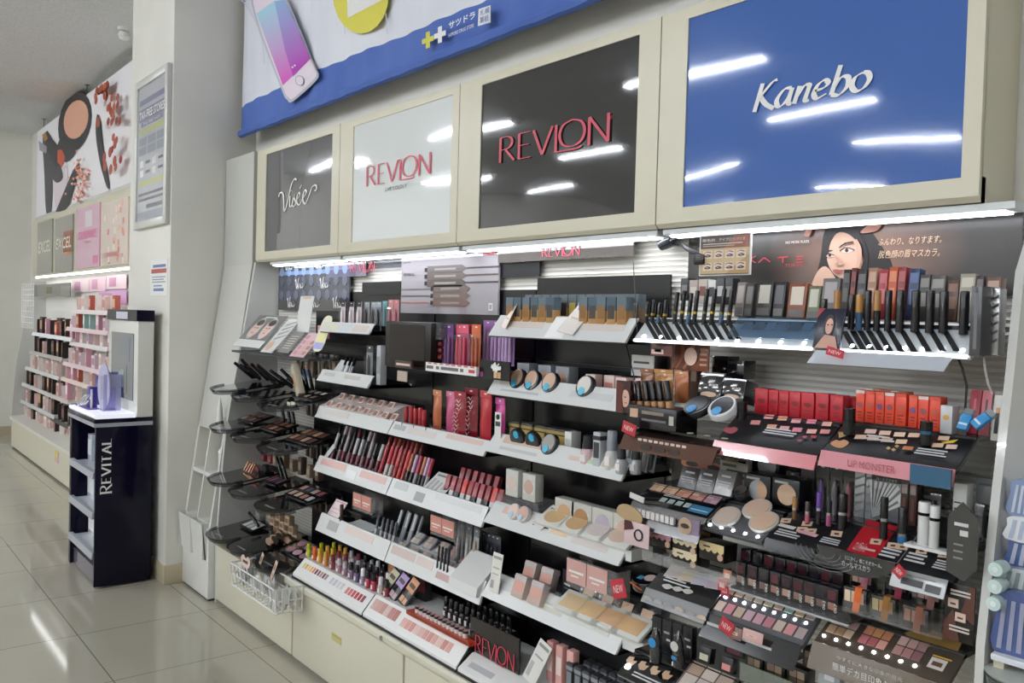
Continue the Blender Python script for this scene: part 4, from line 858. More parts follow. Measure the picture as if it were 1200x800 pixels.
# dark glossy tester box
r = thing('tester_box', 'tall dark brown glossy tester box between pens and purple pencils', 'tester box'); a, b = P(452, 376, Y=1.70), P(504, 435, Y=1.70)
MB().box(a.x, b.x, 1.70, 1.886, b.z, a.z, mat('#1a1412', .3, spec=.3), bev=.004).build('case', r); MB().box(a.x+.03, b.x-.04, 1.699, 1.70, b.z+.01, a.z-.01, mat('#1e1613', .15, spec=.3)).build('door', r); MB().box(b.x, b.x+.03, 1.72, 1.80, a.z-.06, a.z, clear('#b9bcc0', .3, .2)).build('clear_side', r)
a, b = P(463, 422, Y=1.66), P(482, 432, Y=1.66)
r = thing('label_plate', 'small brown plate with white wording below the tester box', 'label', None); MB().box(a.x, b.x, 1.66, 1.668, b.z, a.z, mat('#4a3029', .3)).build('plate', r); MB().box(a.x+.01, b.x-.01, 1.659, 1.66, (a.z+b.z)/2-.004, (a.z+b.z)/2+.004, mat('#d9c6bd')).build('print', r)
a, b = P(465, 434, Y=1.66), P(476, 441, Y=1.66)
r = thing('sample_card', 'small beige card hanging under the brown plate', 'card'); MB().box(a.x, b.x, 1.662, 1.666, b.z-.02, a.z, mat('#b9a89a', .3)).build('card', r)
# five lip tubes lying on their sides in a column
rk = [tube(.085, .0085, '#6d2a30', '#8a3a40', .5)]
for i in range(5):
    p = P(505, 387+7.5*i, Y=1.74)
    put('lying', tube(.085, .0095, '#5d2329', '#8a3a40', .45), T(p.x-.01, 1.74, p.z) @ RY(90), 'dark red lip tube lying on its side, %s from the top of the column' % nth(i), 'lip tube', 'lip tubes lying in a column')
# hanging purple and red pencil packets over a price strip
Yh = 1.76
for i, (px, w_, c, c2, h) in enumerate(((521, .05, '#8a5a94', '#7a4a86', .165), (530, .05, '#84548c', '#6f4380', .165), (540, .05, '#c24a6a', '#c9385c', .17), (548, .05, '#b9486f', '#cf3f60', .17), (555, .05, '#8d3a52', '#7b2f46', .165), (562, .05, '#c9724a', '#b7542f', .17))):
    p = P(px, 380, Y=Yh); put('pen%d' % i, packet(w_, h, c, c2, ('#7d4c8c', '#7d4c8c', '#e05a72', '#e05a72', '#9a4658', '#d9683f')[i], n_in=2), T(p.x, Yh-.012*(i % 2), p.z-h), '%s pencil packet hanging above the red-dotted price strip' % ('light purple', 'dark purple', 'cherry', 'pink', 'plum', 'orange')[i], 'pencil packet', 'hanging pencil packets')
row('bigmauve', packet(.05, .15, '#b184bd', '#c9a6d6', '#9f6faf', n_in=2), (571, 580, 589, 597), 425, 1.80, P(580, 427, Y=1.8).z, 'mauve pencil packet, %s under the foundation shelf edge', 'pencil packet', 'mauve pencil packets')
a, b = P(499, 424, Y=1.655), P(558, 441, Y=1.655); r = thing('price_strip', 'white price strip with red dotted edge below the purple pencils', 'price strip')
MB().box(a.x, b.x, 1.655, 1.665, b.z, a.z, WHITE).build('strip', r); MB().box(a.x+.02, b.x-.02, 1.665, 1.888, b.z+.002, b.z+.008, BLACK).build('bracket', r); W2, H2 = b.x-a.x, a.z-b.z
for i in range(8): MB().box(a.x+W2*(.12*i+.05), a.x+W2*(.12*i+.12), 1.654, 1.655, a.z-H2*.15, a.z, mat('#cf6a6e')).build('red_dash', r)
for u0, u1 in ((.02, .16), (.22, .28), (.32, .66), (.7, .76), (.86, .97)): MB().box(a.x+W2*u0, a.x+W2*u1, 1.654, 1.655, b.z+H2*.3, b.z+H2*.65, mat('#6a6668' if u0 < .8 else '#c9474f')).build('print', r)
r = thing('floral_card', 'black card printed with white flower and small bottles', 'card'); a, b = P(562, 421, Y=1.67), P(597, 447, Y=1.67)
MB().box(a.x, b.x, 1.67, 1.676, b.z, a.z, mat('#0e0c10', .2)).build('card', r); m = MB(); W2, H2 = b.x-a.x, a.z-b.z
for i in range(7): nib(m, [(a.x+W2*.58, b.z+H2*.6), (a.x+W2*(.58+.16*cos(i)), b.z+H2*(.68+.22*sin(i)))], WHITE, T(0, 1.668, 0) @ FRONT, .004, .014)
m.box(a.x+W2*.5, a.x+W2*.6, 1.6685, 1.67, b.z+H2*.1, b.z+H2*.5, mat('#d9b98f')).box(a.x+W2*.62, a.x+W2*.72, 1.6685, 1.67, b.z+H2*.1, b.z+H2*.42, mat('#caa578')).box(a.x+W2*.03, a.x+W2*.14, 1.6685, 1.67, b.z+H2*.1, b.z+H2*.35, mat('#8a3a6f')); m.build('print', r, smooth=False)
# second short shelf: pens, packs
r = thing('folded_card', 'white folded card behind slim pens', 'card', T(P(395, 428, Y=1.75).x, 1.76, 1.224)); MB().add([(-.09, 0, 0), (.07, 0, 0), (.06, .03, .07), (-.04, .03, .075)], [(0,1,2,3)], WHITE).add([(-.09, .002, 0), (.07, .002, 0), (.06, .032, .07), (-.04, .032, .075)], [(3,2,1,0)], WHITE).build('sheet', r)
row('slimpen', tube(.105, .0055, '#cfd3d8', '#101014', .55, 'slim_pen'), (399, 404, 409), 436, 1.73, 1.235, 'slim pen with black cap leaning, %s on the second short shelf', 'pen', 'slim pens on the second short shelf', 0, 0)
for o in [o for o in bpy.data.objects if o.name.startswith('slim_pen')]: o.matrix_basis = o.matrix_basis @ RX(-35) @ RY(-24)
row('silverpack', packet(.048, .15, '#8f9396', '#4c4f52', '#3a3d40'), (433,), 434, 1.74, 1.224, 'dark silver packet on the second short shelf', 'packet', None)
row('silverbox', carton(.03, .03, .155, '#b5babd', '#8f9598'), (447,), 436, 1.74, 1.224, 'tall silver box at the end of the second short shelf', 'carton', None)
# tilted pink palettes
pp = palette(.042, .066, '#f0d3c6', ['#93736b', '#c9a296'], 1, .012, False, 'pink_palette', .34)
xs_ = [374+10.9*i for i in range(8)]
for i, px in enumerate(xs_): put('pinkpal', pp, T(P(px+6, 485, Y=1.715).x, 1.735, 1.088) @ RX(52), 'pink eye palette leaning in the front row, %s from the round trays' % nth(i), 'palette', 'pink palettes in the front row')
for i, px in enumerate((397, 408, 420, 431, 443, 455)): put('pinkpal', pp, T(P(px+3, 470, Y=1.80).x, 1.80, 1.118) @ RX(52), 'pink eye palette standing in the back row, %s from the round trays' % nth(i), 'palette', 'pink palettes in the back row')
row('stepwhite', lambda: MB().profile([(-.06, 0), (-.05, .03), (.05, .075), (.1, .075), (.1, 0)], -.27, .27, mat('#e9dcd6', .3)).build('palette_step'), (421,), 490, 1.77, 1.064, 'pale pink stepped stand under the tilted palettes', 'stand', None)
# lip tubes in a wire rack and the foil pouches
row('racktube', tube(.085, .009, '#9a2730', '#b2333c', .55), (476, 482, 487, 492.5, 497), 494, 1.735, 1.072, 'red lip tube in the wire rack, %s from the pink palettes', 'lip tube', 'red tubes in the wire rack', jit=0, dz=.006)
r = thing('wire_rack', 'small clear rack holding five red lip tubes', 'rack'); a, b = P(471, 495, Y=1.71), P(499, 500, Y=1.71)
m = MB()
for zz in (1.075, 1.10): m.tube([(a.x, 1.71, zz), (b.x, 1.71, zz), (b.x, 1.76, zz), (a.x, 1.76, zz), (a.x, 1.71, zz)], .0018, SILVER, 5)
for xx in (a.x, (a.x+b.x)/2, b.x): m.tube([(xx, 1.71, 1.066), (xx, 1.71, 1.10)], .0018, SILVER, 5)
m.build('wire', r)
for i, (px, w_, h, c, c2, sp, nm, Yp_) in enumerate(((512, .052, .165, '#bd6a45', '#d18a5e', False, 'orange', 1.77), (528, .055, .165, '#c75a80', '#da7f9d', False, 'rose pink', 1.785), (539, .07, .175, '#8c1a2c', '#a32a3c', True, 'wine red glittering', 1.745), (552, .075, .19, '#7d1626', '#8f2233', True, 'dark red glittering', 1.765), (569, .06, .19, '#b5202e', '#c23a40', False, 'scarlet', 1.745), (586, .05, .17, '#c9488f', '#d765a8', False, 'magenta', 1.765))):
    put('pouch%d' % i, pouch(w_, h, c, c2, sp), T(P(px, 495, Y=Yp_).x, Yp_, 1.066), '%s foil pouch standing on the shelf beside the red lip tubes' % nm, 'pouch', 'foil pouches')
r = thing('strip_card', 'narrow white card printed with black seal before the magenta pouch', 'card', T(P(579, 510, Y=1.70).x, 1.715, 1.066))
MB().box(-.016, .016, -.001, .001, 0, .13, mat('#dcdcd8', .3)).build('sheet', r); MB().lathe([(.009, 0), (.009, .001)], BLACK, T(0, -.001, .115) @ RX(90), 14).build('black_seal', r); MB().box(-.012, .012, -.0016, -.001, .085, .1, mat('#3a3a3c')).build('print', r)
# lip liners and lipsticks, fourth shelf
lo, up = ('#7d4a58', '#8f6f74', '#6d2a3a', '#8b6a70', '#7a3342', '#93283a', '#5a1f2c', '#99405a'), '#25242a'
for i, px in enumerate((385, 391, 397, 402, 408, 413, 419, 424, 430, 436)): put('liner%d' % (i % 5), tube(.14, .0075, lo[i % 5], ('#b9b9bd', '#1c1c20', '#a9a2a5', '#1a1a1e', '#c3c0c2')[i % 5], .52, 'lip_liner'), T(P(px+1, 548, Y=1.735).x, 1.735+.004*(i % 2), .845) @ RX(-18), 'tall lip liner, %s from the round trays on the liner shelf' % nth(i), 'lip liner', 'lip liners on the fourth shelf')
for i, px in enumerate((388, 395, 400, 406, 411, 417, 423, 428)): put('liner%d' % (i % 5+5), tube(.14, .0075, lo[(i+3) % 8], ('#1c1c20', '#d9d0d0', '#b59aa0', '#1a1a1e', '#7d2a36')[i % 5], .5, 'lip_liner'), T(P(px+1, 540, Y=1.79).x, 1.79, .87) @ RX(-18), 'lip liner standing in the rear rank, %s from the round trays' % nth(i), 'lip liner', 'lip liners in the rear rank')
reds = ('#b0404a', '#c23a42', '#a3323e', '#c9524f', '#8d2a33', '#d2453f')
for i, px in enumerate((442, 448, 453, 458, 463, 468)): put('red%d' % (i % 6), tube(.145, .0085, ('#b5343f', '#c9c2bd', '#c3b9b5', '#b0404a', '#c43c3c', '#a62f36')[i % 6], reds[i % 6], .5, 'lip_colour'), T(P(px+1, 553, Y=1.735).x, 1.735, .845) @ RX(-18), 'tall red lip colour, %s of the bright run mid-shelf' % nth(i), 'lip colour', 'red lip colours mid-shelf')
for i, px in enumerate((446, 452, 457, 462, 467, 472, 477, 483)): put('redb%d' % (i % 4), tube(.145, .0085, ('#7d2a30', '#8a3238', '#a34a3c', '#6d2228')[i % 4], ('#8f3038', '#a8433f', '#b3563f', '#77262e')[i % 4], .5, 'lip_colour'), T(P(px+1, 546, Y=1.79).x, 1.79, .865) @ RX(-18), 'dark red lip colour, %s of the rear run mid-shelf' % nth(i), 'lip colour', 'dark lip colours mid-shelf')
for i, px in enumerate((472, 477, 482, 487, 491, 495)): put('mix%d' % (i % 3), tube(.135, .0075, ('#1b1b1f', '#26262a', '#9a9aa0')[i % 3], ('#b06a4a', '#c3a7c9', '#b53a55')[i % 3], .5, 'lip_colour'), T(P(px+1, 560, Y=1.735).x, 1.735, .845) @ RX(-18), 'two-tone lip colour with dark base, %s before the leaning white card' % nth(i), 'lip colour', 'two-tone lip colours')
cd = card(.135, .105, '#e7e6e3', ((.1, .8, .82, .9, '#8f8f92'), (.1, .2, .2, .7, '#b9b9bc'), (.3, .4, .25, .65, '#b9b9bc'), (.5, .6, .2, .6, '#b9b9bc'), (.7, .8, .3, .6, '#b9b9bc')))
put('wcard', cd, T(P(501, 580, Y=1.70).x, 1.71, .862) @ RX(-52), 'white information card leaning between the two lip runs', 'card')
for i, px in enumerate((519, 526, 532.5, 539, 546, 552, 559, 566.5, 574, 581)): put('lps%d' % (i % 5), tube(.095, .0105, ('#18181b', '#c9c9cc', '#202024', '#bdbdc2', '#cfcac8')[i % 5], ('#9a4048', '#a54a50', '#8f3a42', '#d2463c', '#98343d')[i % 5], .48, 'lipstick', sq=True), T(P(px+1, 590, Y=1.735).x, 1.735, .845) @ RX(-18) @ RZ(8), 'square-capped lipstick, %s from the white information card' % nth(i), 'lipstick', 'square lipsticks in front')
for i, px in enumerate((536, 543, 551, 559, 567, 576)): put('lpsb%d' % (i % 3), tube(.095, .0105, '#18181b', ('#8d3a44', '#7c2f38', '#963f48')[i % 3], .4, 'lipstick', sq=True), T(P(px+1, 580, Y=1.79).x, 1.79, .868) @ RX(-18) @ RZ(8), 'square-capped lipstick in the rear rank, %s from the card' % nth(i), 'lipstick', 'square lipsticks in the rear rank')
put('corner_card', card(.03, .10, '#d9dad8', ((.1, .9, .1, .2, '#b9b9b9'),)), T(P(373, 545, Y=1.70).x, 1.71, .845) @ RX(-30) @ RY(20), 'thin clear-edged card at the liner shelf end', 'card')
# fifth shelf: eye goods
put('pinkcard', card(.10, .11, '#ead6d6', ((.06, .94, .9, .94, '#d98f95'), (.1, .9, .6, .64, '#d9b3b5'), (.1, .8, .45, .48, '#cfa9ad'))), T(P(381, 622, Y=1.70).x, 1.715, .60) @ RX(-35), 'pink bordered card at the end of the palette shelf', 'card')
row('stick', tube(.10, .008, '#3a2f2c', '#4a3c38', .6, 'tester_stick'), (400,), 617, 1.72, .60, 'dark brown upright tester stick by the pink card', 'tester stick', None)
hc = holder_card(.15, .062, '#cf8d80', ((.0, .46), (.48, .96)))
put('hold', hc, T(P(425, 585, Y=1.72).x, 1.72, P(425, 597, Y=1.72).z), 'clear price holder with two salmon cards under the liner shelf', 'price holder', 'clear price holders')
put('hold', hc, T(P(519, 617, Y=1.72).x, 1.72, P(519, 627, Y=1.72).z), 'clear price holder with two salmon cards above the shadow palettes', 'price holder', 'clear price holders')
put('slant_tray', lambda: MB().profile([(-.04, 0), (-.03, .035), (.05, .05), (.05, 0)], -.09, .09, LIPW).box(-.07, -.02, -.031, -.029, .012, .03, mat('#8f8a88'), None).build('brow_tray'), T(P(417, 625, Y=1.74).x, 1.76, .577), 'white slanted tester tray under the first price holder', 'tray')
for i, (px, py) in enumerate(((434, 628), (440, 630), (445, 632), (450, 633), (455, 634))): put('spen', tube(.115, .0055, '#c3c5c8', '#6f7377', .5, 'silver_pen'), T(P(px+4, py, Y=1.72).x, 1.72, .60) @ RX(-30) @ RY(-26), 'silver pen lying aslant, %s in the leaning fan' % nth(i), 'pen', 'silver pens in a fan')
for i, px in enumerate((462, 466.5, 471, 475, 479, 483)): put('spen2%d' % (i % 2), tube(.135, .0065, '#a7abb0', ('#d5d7da', '#83878c')[i % 2], .55, 'silver_pen'), T(P(px-2, 628, Y=1.78).x, 1.78+.012*(i % 2), .60) @ RX(-14) @ RY(8), 'silver pen standing upright, %s in the bundle behind the palettes' % nth(i), 'pen', 'silver pens in a bundle')
for j in range(2):
    for i in range(5):
        c = (('#d9cfc6', '#c9b7ae', '#d5c0b4', '#c2a096', '#b28a84'), ('#cdbcae', '#b79e94', '#c4a49a', '#a98078', '#b98f8a'))[j][i]
        q = [c, '#%02x%02x%02x' % tuple(max(0, int(c[k:k+2], 16)-28) for k in (1, 3, 5)), '#%02x%02x%02x' % tuple(min(255, int(c[k:k+2], 16)+16) for k in (1, 3, 5)), c]
        put('quad%d%d' % (j, i), palette(.052, .052, '#9fa0a4', q, 2, .009, True, 'shadow_quad'), T(P(474+14.5*i+(4 if not j else 0), 640 if j else 625, Y=1.75).x, 1.735+.065*(1-j), .612+.032*(1-j)) @ RX(40), 'clear lidded shadow quad, %s in the %s row' % (nth(i), ('back', 'front')[j]), 'shadow quad', 'shadow quads on the fifth shelf')
put('quad_step', lambda: MB().profile([(-.07, 0), (-.06, .025), (.06, .075), (.06, 0)], -.17, .17, LIPD).build('palette_step'), T(P(504, 650, Y=1.75).x, 1.78, .577), 'white stepped stand under the shadow quads', 'stand')
for i, px in enumerate((511, 515, 519, 523)): put('appl', tube(.085, .0045, '#1a1a1c', '#2c2c30', .5, 'applicator'), T(P(px, 662, Y=1.70).x, 1.705, .615) @ RX(-30) @ RY(-30), 'black applicator lying aslant, %s before the pen bundle' % nth(i), 'applicator', 'black applicators')
for i, px in enumerate((540, 545, 550, 554, 559, 563)): put('spen3%d' % (i % 3), packet(.03, .17, ('#a9adb1', '#8f9296', '#b7b2ae')[i % 3], ('#d6d4d0', '#6d6a6c', '#c9b29f')[i % 3], '#7d8186'), T(P(px-3, 655, Y=1.80).x, 1.80-.015*(i % 2), .60) @ RY(4), 'slim silver pen packet, %s in the bundle by the white wedge' % nth(i), 'packet', 'pen packets by the white wedge')
for i, px in enumerate((567, 573, 578, 583)): put('clearp', packet(.035, .15, '#43464e', '#2a2c35', '#565a63'), T(P(px, 650, Y=1.83).x, 1.83, .60), 'dark blue pen packet, %s behind the white wedge' % nth(i), 'packet', 'dark pen packets behind the wedge')
put('wedge', lambda: MB().profile([(-.05, 0), (-.045, .03), (.05, .11), (.055, .11), (.055, 0)], -.085, .075, mat('#dfdfdd', .2, coat=.5)).build('slant_display'), T(P(548, 680, Y=1.70).x, 1.73, .585), 'glossy white wedge display at the shelf end', 'display')
put('tallcard', card(.05, .125, '#e2e0d8', ((.1, .9, .85, .92, '#9a9a96'), (.15, .8, .6, .64, '#b5b3ac'), (.15, .8, .45, .48, '#b5b3ac'), (.1, .4, .1, .3, '#a9a7a0'))), T(P(577, 688, Y=1.69).x, 1.695, .62) @ RX(-8), 'tall cream price card before the white wedge', 'card')
# base top: nail polish display
def display(name, x0, x1, h, prints, label, yf=1.60, rim='#eeeeec'):
    r = thing(name, label, 'display tray', T(x0, yf, .362), 'white display trays on the base'); L = x1-x0
    MB().profile([(-.004, 0), (-.004, .008), (.26, .008), (.26, 0)], -.002, L+.002, BLACK).build('foot', r)
    lp = MB().profile([(0, .008), (0, .018), (.055, h), (.25, h), (.25, .008)], 0, L, mat(rim, .2, coat=.5)).build('body', r)
    MB().profile([(-.001, .008), (.054, h+.002), (.25, h+.002), (.25, .004), (.0, .004)], L, L+.004, BLACK).build('end_plate', r)
    nx = h-.018; hh = math.hypot(nx, .055); ca, sa = nx/hh, .055/hh; M = Matrix(((1,0,0,0), (0,sa,-ca,0), (0,ca,sa,.018), (0,0,0,1)))
    for u0, u1, v0, v1, c in prints: MB().box(L*u0, L*u1, hh*v0, hh*v1, 0, .001, mat(c, .2), M).build('shade_chip', lp)
    return r
chips = [(.05+.038*i, .075+.038*i, .5, .8, c) for i, c in enumerate(('#c9d24a', '#e0a08a', '#e8c070', '#e5b25a', '#d88a7a', '#7a4a4a', '#8a5f5c', '#b58a90', '#6f4f52', '#a98d98'))]+[(.47+.05*i, .5+.05*i, .45, .8, c) for i, c in enumerate(('#c9c9d2', '#c2c2cc', '#d2d0d8', '#cfc9d0'))]+[(.7+.042*i, .73+.042*i, .4, .75, c) for i, c in enumerate(('#d98a86', '#cf6f70', '#c95c60', '#c24a52', '#b04048', '#9a5458'))]
display('polish_display', -3.43, -2.83, .075, chips, 'white display tray of nail polish with colour chips along its face')
clear_step = lambda w_: (lambda: MB().profile([(0, 0), (.0, .004), (.12, .004), (.12, 0)], -w_/2, w_/2, clear(gloss=.4, opaque=.1)).build('clear_step'))
np_ = [('#c3d02e', '#b5c42a'), ('#d9622a', '#e0703a'), ('#e5a63a', '#e0b04a'), ('#e0953f', '#d9a24e'), ('#9a4a58', '#8a3d4c'), ('#b58a93', '#c9c3c6'), ('#a07a86', '#b9b3b8'), ('#8a6a8f', '#1c1c20'), ('#6a5a86', '#1a1a1e'), ('#9c8aa0', '#e9e9ea'), ('#b5304a', '#1a1a1c'), ('#c22f4c', '#1c1c1e'), ('#c9b9b5', '#e3e3e2'), ('#9c2438', '#2a2a2e')]
pxs = (359, 366, 372, 379, 387, 395, 402, 409, 416, 423, 429, 436, 444, 451)
for j, (dx, dy, dz) in enumerate(((0, 0, 0), (4, .05, 0), (8, .10, 0))):
    for i, px in enumerate(pxs):
        if j and px+dx > 452: continue
        g, c = np_[(i+j*(i % 2)) % 14]
        put('np%d' % ((i+j*(i % 2)) % 14), bottle(.066 if i > 6 else .058, .0115, g, c), T(P(px, 664, Y=1.665).x+.02*j, 1.675+dy, .439), '%s nail polish bottle, %s along the %s rank' % (('lime', 'orange', 'yellow', 'amber', 'berry', 'rose glitter', 'mauve glitter', 'black capped violet', 'black capped indigo', 'white capped lilac', 'black capped crimson', 'black capped cherry', 'clear', 'dark red')[(i+j*(i % 2)) % 14], nth(i), ('front', 'middle', 'rear')[j]), 'nail polish', 'nail polish bottles')
chips = [(.03+.05*i, .075+.05*i, .35, .85, ('#d9b5ab', '#d3a59c', '#c9968e', '#dcc0b6', '#c28a84', '#b97f78')[i]) for i in range(6)]+[(.38+.047*i, .42+.047*i, .3, .7, ('#e3b9b0', '#dca69c', '#d4958c', '#e5c3b9', '#dcb0a6', '#d59c94', '#cf8f86', '#d9a79d', '#e0bdb4', '#c98a80', '#d6a399')[i]) for i in range(11)]
display('lip_display', -2.82, -2.215, .08, chips, 'white display tray of shadow cards and mini jars with pink chips')
sc_ = lambda c, t: (lambda: _shadowcard(c, t))
def _shadowcard(c, t):
    r = thing('shadow_card'); MB().box(-.03, .03, -.004, .004, 0, .11, mat('#2b2a2c', .2), bev=.002).build('case', r)
    MB().box(-.027, .027, -.0048, -.004, .055, .105, mat(c, .3)).build('picture', r)
    for i in range(2): MB().box(-.024+.026*i, -.002+.026*i, -.0048, -.004, .008, .03, mat(t, .4)).build('colour_pan', r)
    MB().box(-.02, .02, -.0052, -.0048, .07, .085, mat('#4a3a30')).build('print', r); return r
for i, (px, c, t, nm) in enumerate(((448, '#b9b48f', '#c9b99c', 'olive'), (459, '#a58ac2', '#b9a0a8', 'violet'), (471, '#cf8a5c', '#d3a184', 'orange'))): put('scard%d' % i, sc_(c, t), T(P(px, 718, Y=1.68).x, 1.675, .44) @ RX(-32) @ RY(14), '%s illustrated shadow card leaning at the front of the tray' % nm, 'shadow card', 'illustrated shadow cards')
for i, (px, c, nm) in enumerate(((464, '#c08a62', 'tan'), (472, '#b094c9', 'lavender'), (481, '#b97a52', 'bronze'), (491, '#8f8a8c', 'grey'), (500, '#a2474c', 'red'))): put('sbox%d' % i, carton(.05, .03, .11, '#2c2a2c', c, None, 'shadow_box'), T(P(px, 700, Y=1.78).x, 1.77, .443) @ RZ(6), '%s faced shadow box standing behind the leaning cards' % nm, 'shadow box', 'shadow boxes behind the cards')
def jar():
    r = thing('mini_jar'); MB().lathe([(.009, 0), (.0095, .012), (.0095, .014)], mat('#e2e0dd', .3), n=12).build('jar', r); MB().lathe([(.0098, .014), (.0098, .022)], mat('#2a2022', .3), n=12).lathe([(.0085, .022), (.0085, .0228)], mat('#d9a0a0', .3), n=12).build('lid', r); return r
put('jartray', lambda: MB().box(-.19, .19, -.02, .02, 0, .012, mat('#c9452a', .3)).box(-.19, .19, -.022, -.02, 0, .02, clear(gloss=.3)).build('jar_tray'), T(P(518, 748, Y=1.66).x, 1.655, .443), 'orange tray with a single file of mini jars', 'tray')
a, b = P(489, 728, Y=1.655).x, P(545, 762, Y=1.655).x
for i in range(13): put('jar', jar, T(a+(b-a)*i/12, 1.655, .455), 'mini jar with pink topped lid, %s along the orange tray' % nth(i), 'mini jar', 'mini jars on the orange tray')
for j in range(2):
    for i in range(8): put('bnp', bottle(.075, .0115, '#2a2326', '#151518'), T(a+.07+.032*i+.06*j, 1.73+.055*j, .443), 'black nail polish bottle, %s in the %s rank behind the jars' % (nth(i), ('front', 'rear')[j]), 'nail polish', 'black bottles behind the jars')
display('brand_display', -2.205, -1.60, .055, ((.05, .25, .3, .6, '#b9babc'),), 'white display tray carrying the bronze board and black tubes')
r = thing('brand_board', 'dark bronze upright board with red capitals on the low tray', 'sign'); a, b = P(551, 722, Y=1.66), P(607, 800, Y=1.66); zt = P(551, 721, Y=1.66).z; zt2 = P(607, 744, Y=1.66).z
MB().box(a.x, b.x, 1.66, 1.668, .42, zt, mat('#3b3632', .2, .5), bev=.002).build('board', r)
A, B, C_ = P(557, 774, Y=1.659), P(602, 795, Y=1.659), P(557, 752, Y=1.659)
m = MB(); revlon(m, MAG, T(A.x, 1.658, A.z+.03) @ FRONT, .055, B.x-A.x); m.build('lettering', r, smooth=False)
put('tallcard2', card(.06, .125, '#d9d8d2', ((.1, .9, .85, .92, '#8a8a86'), (.15, .8, .6, .64, '#a5a39c'), (.1, .35, .1, .45, '#b5b3ac'))), T(P(622, 800, Y=1.66).x, 1.65, .425) @ RX(-20) @ RY(14), 'cream price card leaning beside the bronze board', 'card')
for i, px in enumerate((644, 655, 668)): put('ptube%d' % i, carton(.028, .025, .12, ('#c9938e', '#d9a49c', '#e0aaa4')[i], '#e9d5d0', None, 'pink_carton'), T(P(px, 790, Y=1.70).x, 1.71, .425), 'tall pink carton, %s beside the black tubes' % nth(i), 'carton', 'pink cartons on the low tray')
for j in range(2):
    for i in range(7): put('btube', carton(.026, .026, .09, '#3a3c40', '#7a7d82', '#8a8d92', 'black_carton'), T(P(676+10*i, 800, Y=1.72).x+.02*j, 1.70+.05*j, .425), 'dark grey small carton, %s in the %s rank of the low tray' % (nth(i), ('front', 'rear')[j]), 'carton', 'dark grey cartons on the low tray')
# ------------------------------------------------------------------ the shelves towards the lip trays
fd = carton(.034, .03, .085, '#a87a45', '#8a6230', None, 'foundation_box', '#a9c3d6'); fd2 = carton(.034, .03, .085, '#b58a55', '#3b3430', None, 'foundation_box', '#8fa9bf')
for i, px in enumerate((601, 610, 620, 630, 639, 648)): put('fd%d' % (i % 2), (fd, fd2)[i % 2], T(P(px, 376, Y=1.735).x, 1.735, 1.482), 'tan boxed foundation with clear blue cap, %s in front of the tilted price sheet' % nth(i), 'foundation box', 'foundation boxes in front')
for i, px in enumerate((687, 698, 708, 720, 732)): put('fd%d' % (i % 2), (fd, fd2)[i % 2], T(P(px, 380, Y=1.735).x, 1.735, 1.482), 'tan boxed foundation with clear cap, %s past the tilted price sheet' % nth(i), 'foundation box', 'foundation boxes past the sheet')
for i in range(13): put('fd%d' % (2+i % 3), carton(.034, .03, .09, ('#8a6f52', '#a07c4f', '#5c5650')[i % 3], ('#d9d0c3', '#403a36', '#c9b25a')[i % 3], None, 'foundation_box', '#b5c6d2'), T(P(623+10.3*i, 370, Y=1.80).x, 1.80, 1.488), 'foundation box in the rear rank, %s along the topmost tray' % nth(i), 'foundation box', 'foundation boxes in the rear rank')
put('tilted', card(.08, .11, '#e3dcd5', ((.1, .9, .8, .9, '#d0bfb4'), (.2, .8, .5, .55, '#c9bcb4'))), T(P(655, 392, Y=1.67).x, 1.69, 1.462) @ RX(-42) @ RY(10), 'tilted glossy price sheet between the two foundation groups', 'price sheet')
put('sidesheet', card(.05, .10, '#e0cfc3', ((.15, .85, .6, .75, '#8a6f62'), (.2, .8, .3, .35, '#b9a79c'))), T(P(590, 378, Y=1.70).x, 1.70, 1.47) @ RX(-25) @ RZ(-18) @ RY(14), 'beige tester card at the foundation shelf end', 'card')
for i, (px, py) in enumerate(((603, 452), (620, 454), (641, 457))): put('cmp', compact(.034, '#2d2f33', '#c9a48a'), T(P(px, py, Y=1.705).x, 1.72, 1.278), 'black round compact with blue sticker, %s on the powder shelf' % nth(i), 'powder compact', 'compacts on the powder shelf')
put('cmpw', compact(.034, '#3a3c40', '#d9d3cd', '#58b8d8'), T(P(682, 462, Y=1.705).x, 1.72, 1.278), 'silver-lidded round compact with blue sticker beside the pink cartons', 'powder compact')
for i, px in enumerate((618, 643, 664)): put('cbox', carton(.06, .04, .085, '#8f9399', '#c9cbce', None, 'compact_box', None, '#c49a7f'), T(P(px, 448, Y=1.79).x, 1.79, 1.272), 'grey compact box with round tan window, %s behind the compacts' % nth(i), 'compact box', 'grey compact boxes')
for i, px in enumerate((700, 716, 736, 752)): put('pcar%d' % (i % 2), carton(.042, .03, .072, '#e6c9c0', '#d98f86', None, 'pink_carton'), T(P(px, 458, Y=1.78).x, 1.765+.02*(i % 2), 1.272), 'pale pink carton with coral square, %s at the powder shelf end' % nth(i), 'carton', 'pink cartons on the powder shelf')
put('wcardp', card(.085, .06, '#e8e6e4', ((.1, .8, .6, .7, '#4a4a4c'), (.1, .6, .3, .4, '#8a8a8c'))), T(P(750, 440, Y=1.83).x, 1.84, 1.345), 'white notice card behind the pink cartons', 'card')
for i, (px, py, op) in enumerate(((603, 526, 75), (621, 530, 75), (640, 533, 68))): put('cmpg%d' % (i//2), compact(.034, '#2a2a2c', ('#35363a', '#8f8a80')[i//2], '#43b4d8', op), T(P(px, py, Y=1.705).x, 1.72, 1.092) @ (RY(180) @ T(0, 0, -.063) if i < 2 else Matrix()), 'gold-edged black compact, %s on the bottle shelf' % nth(i), 'powder compact', 'gold-edged compacts')
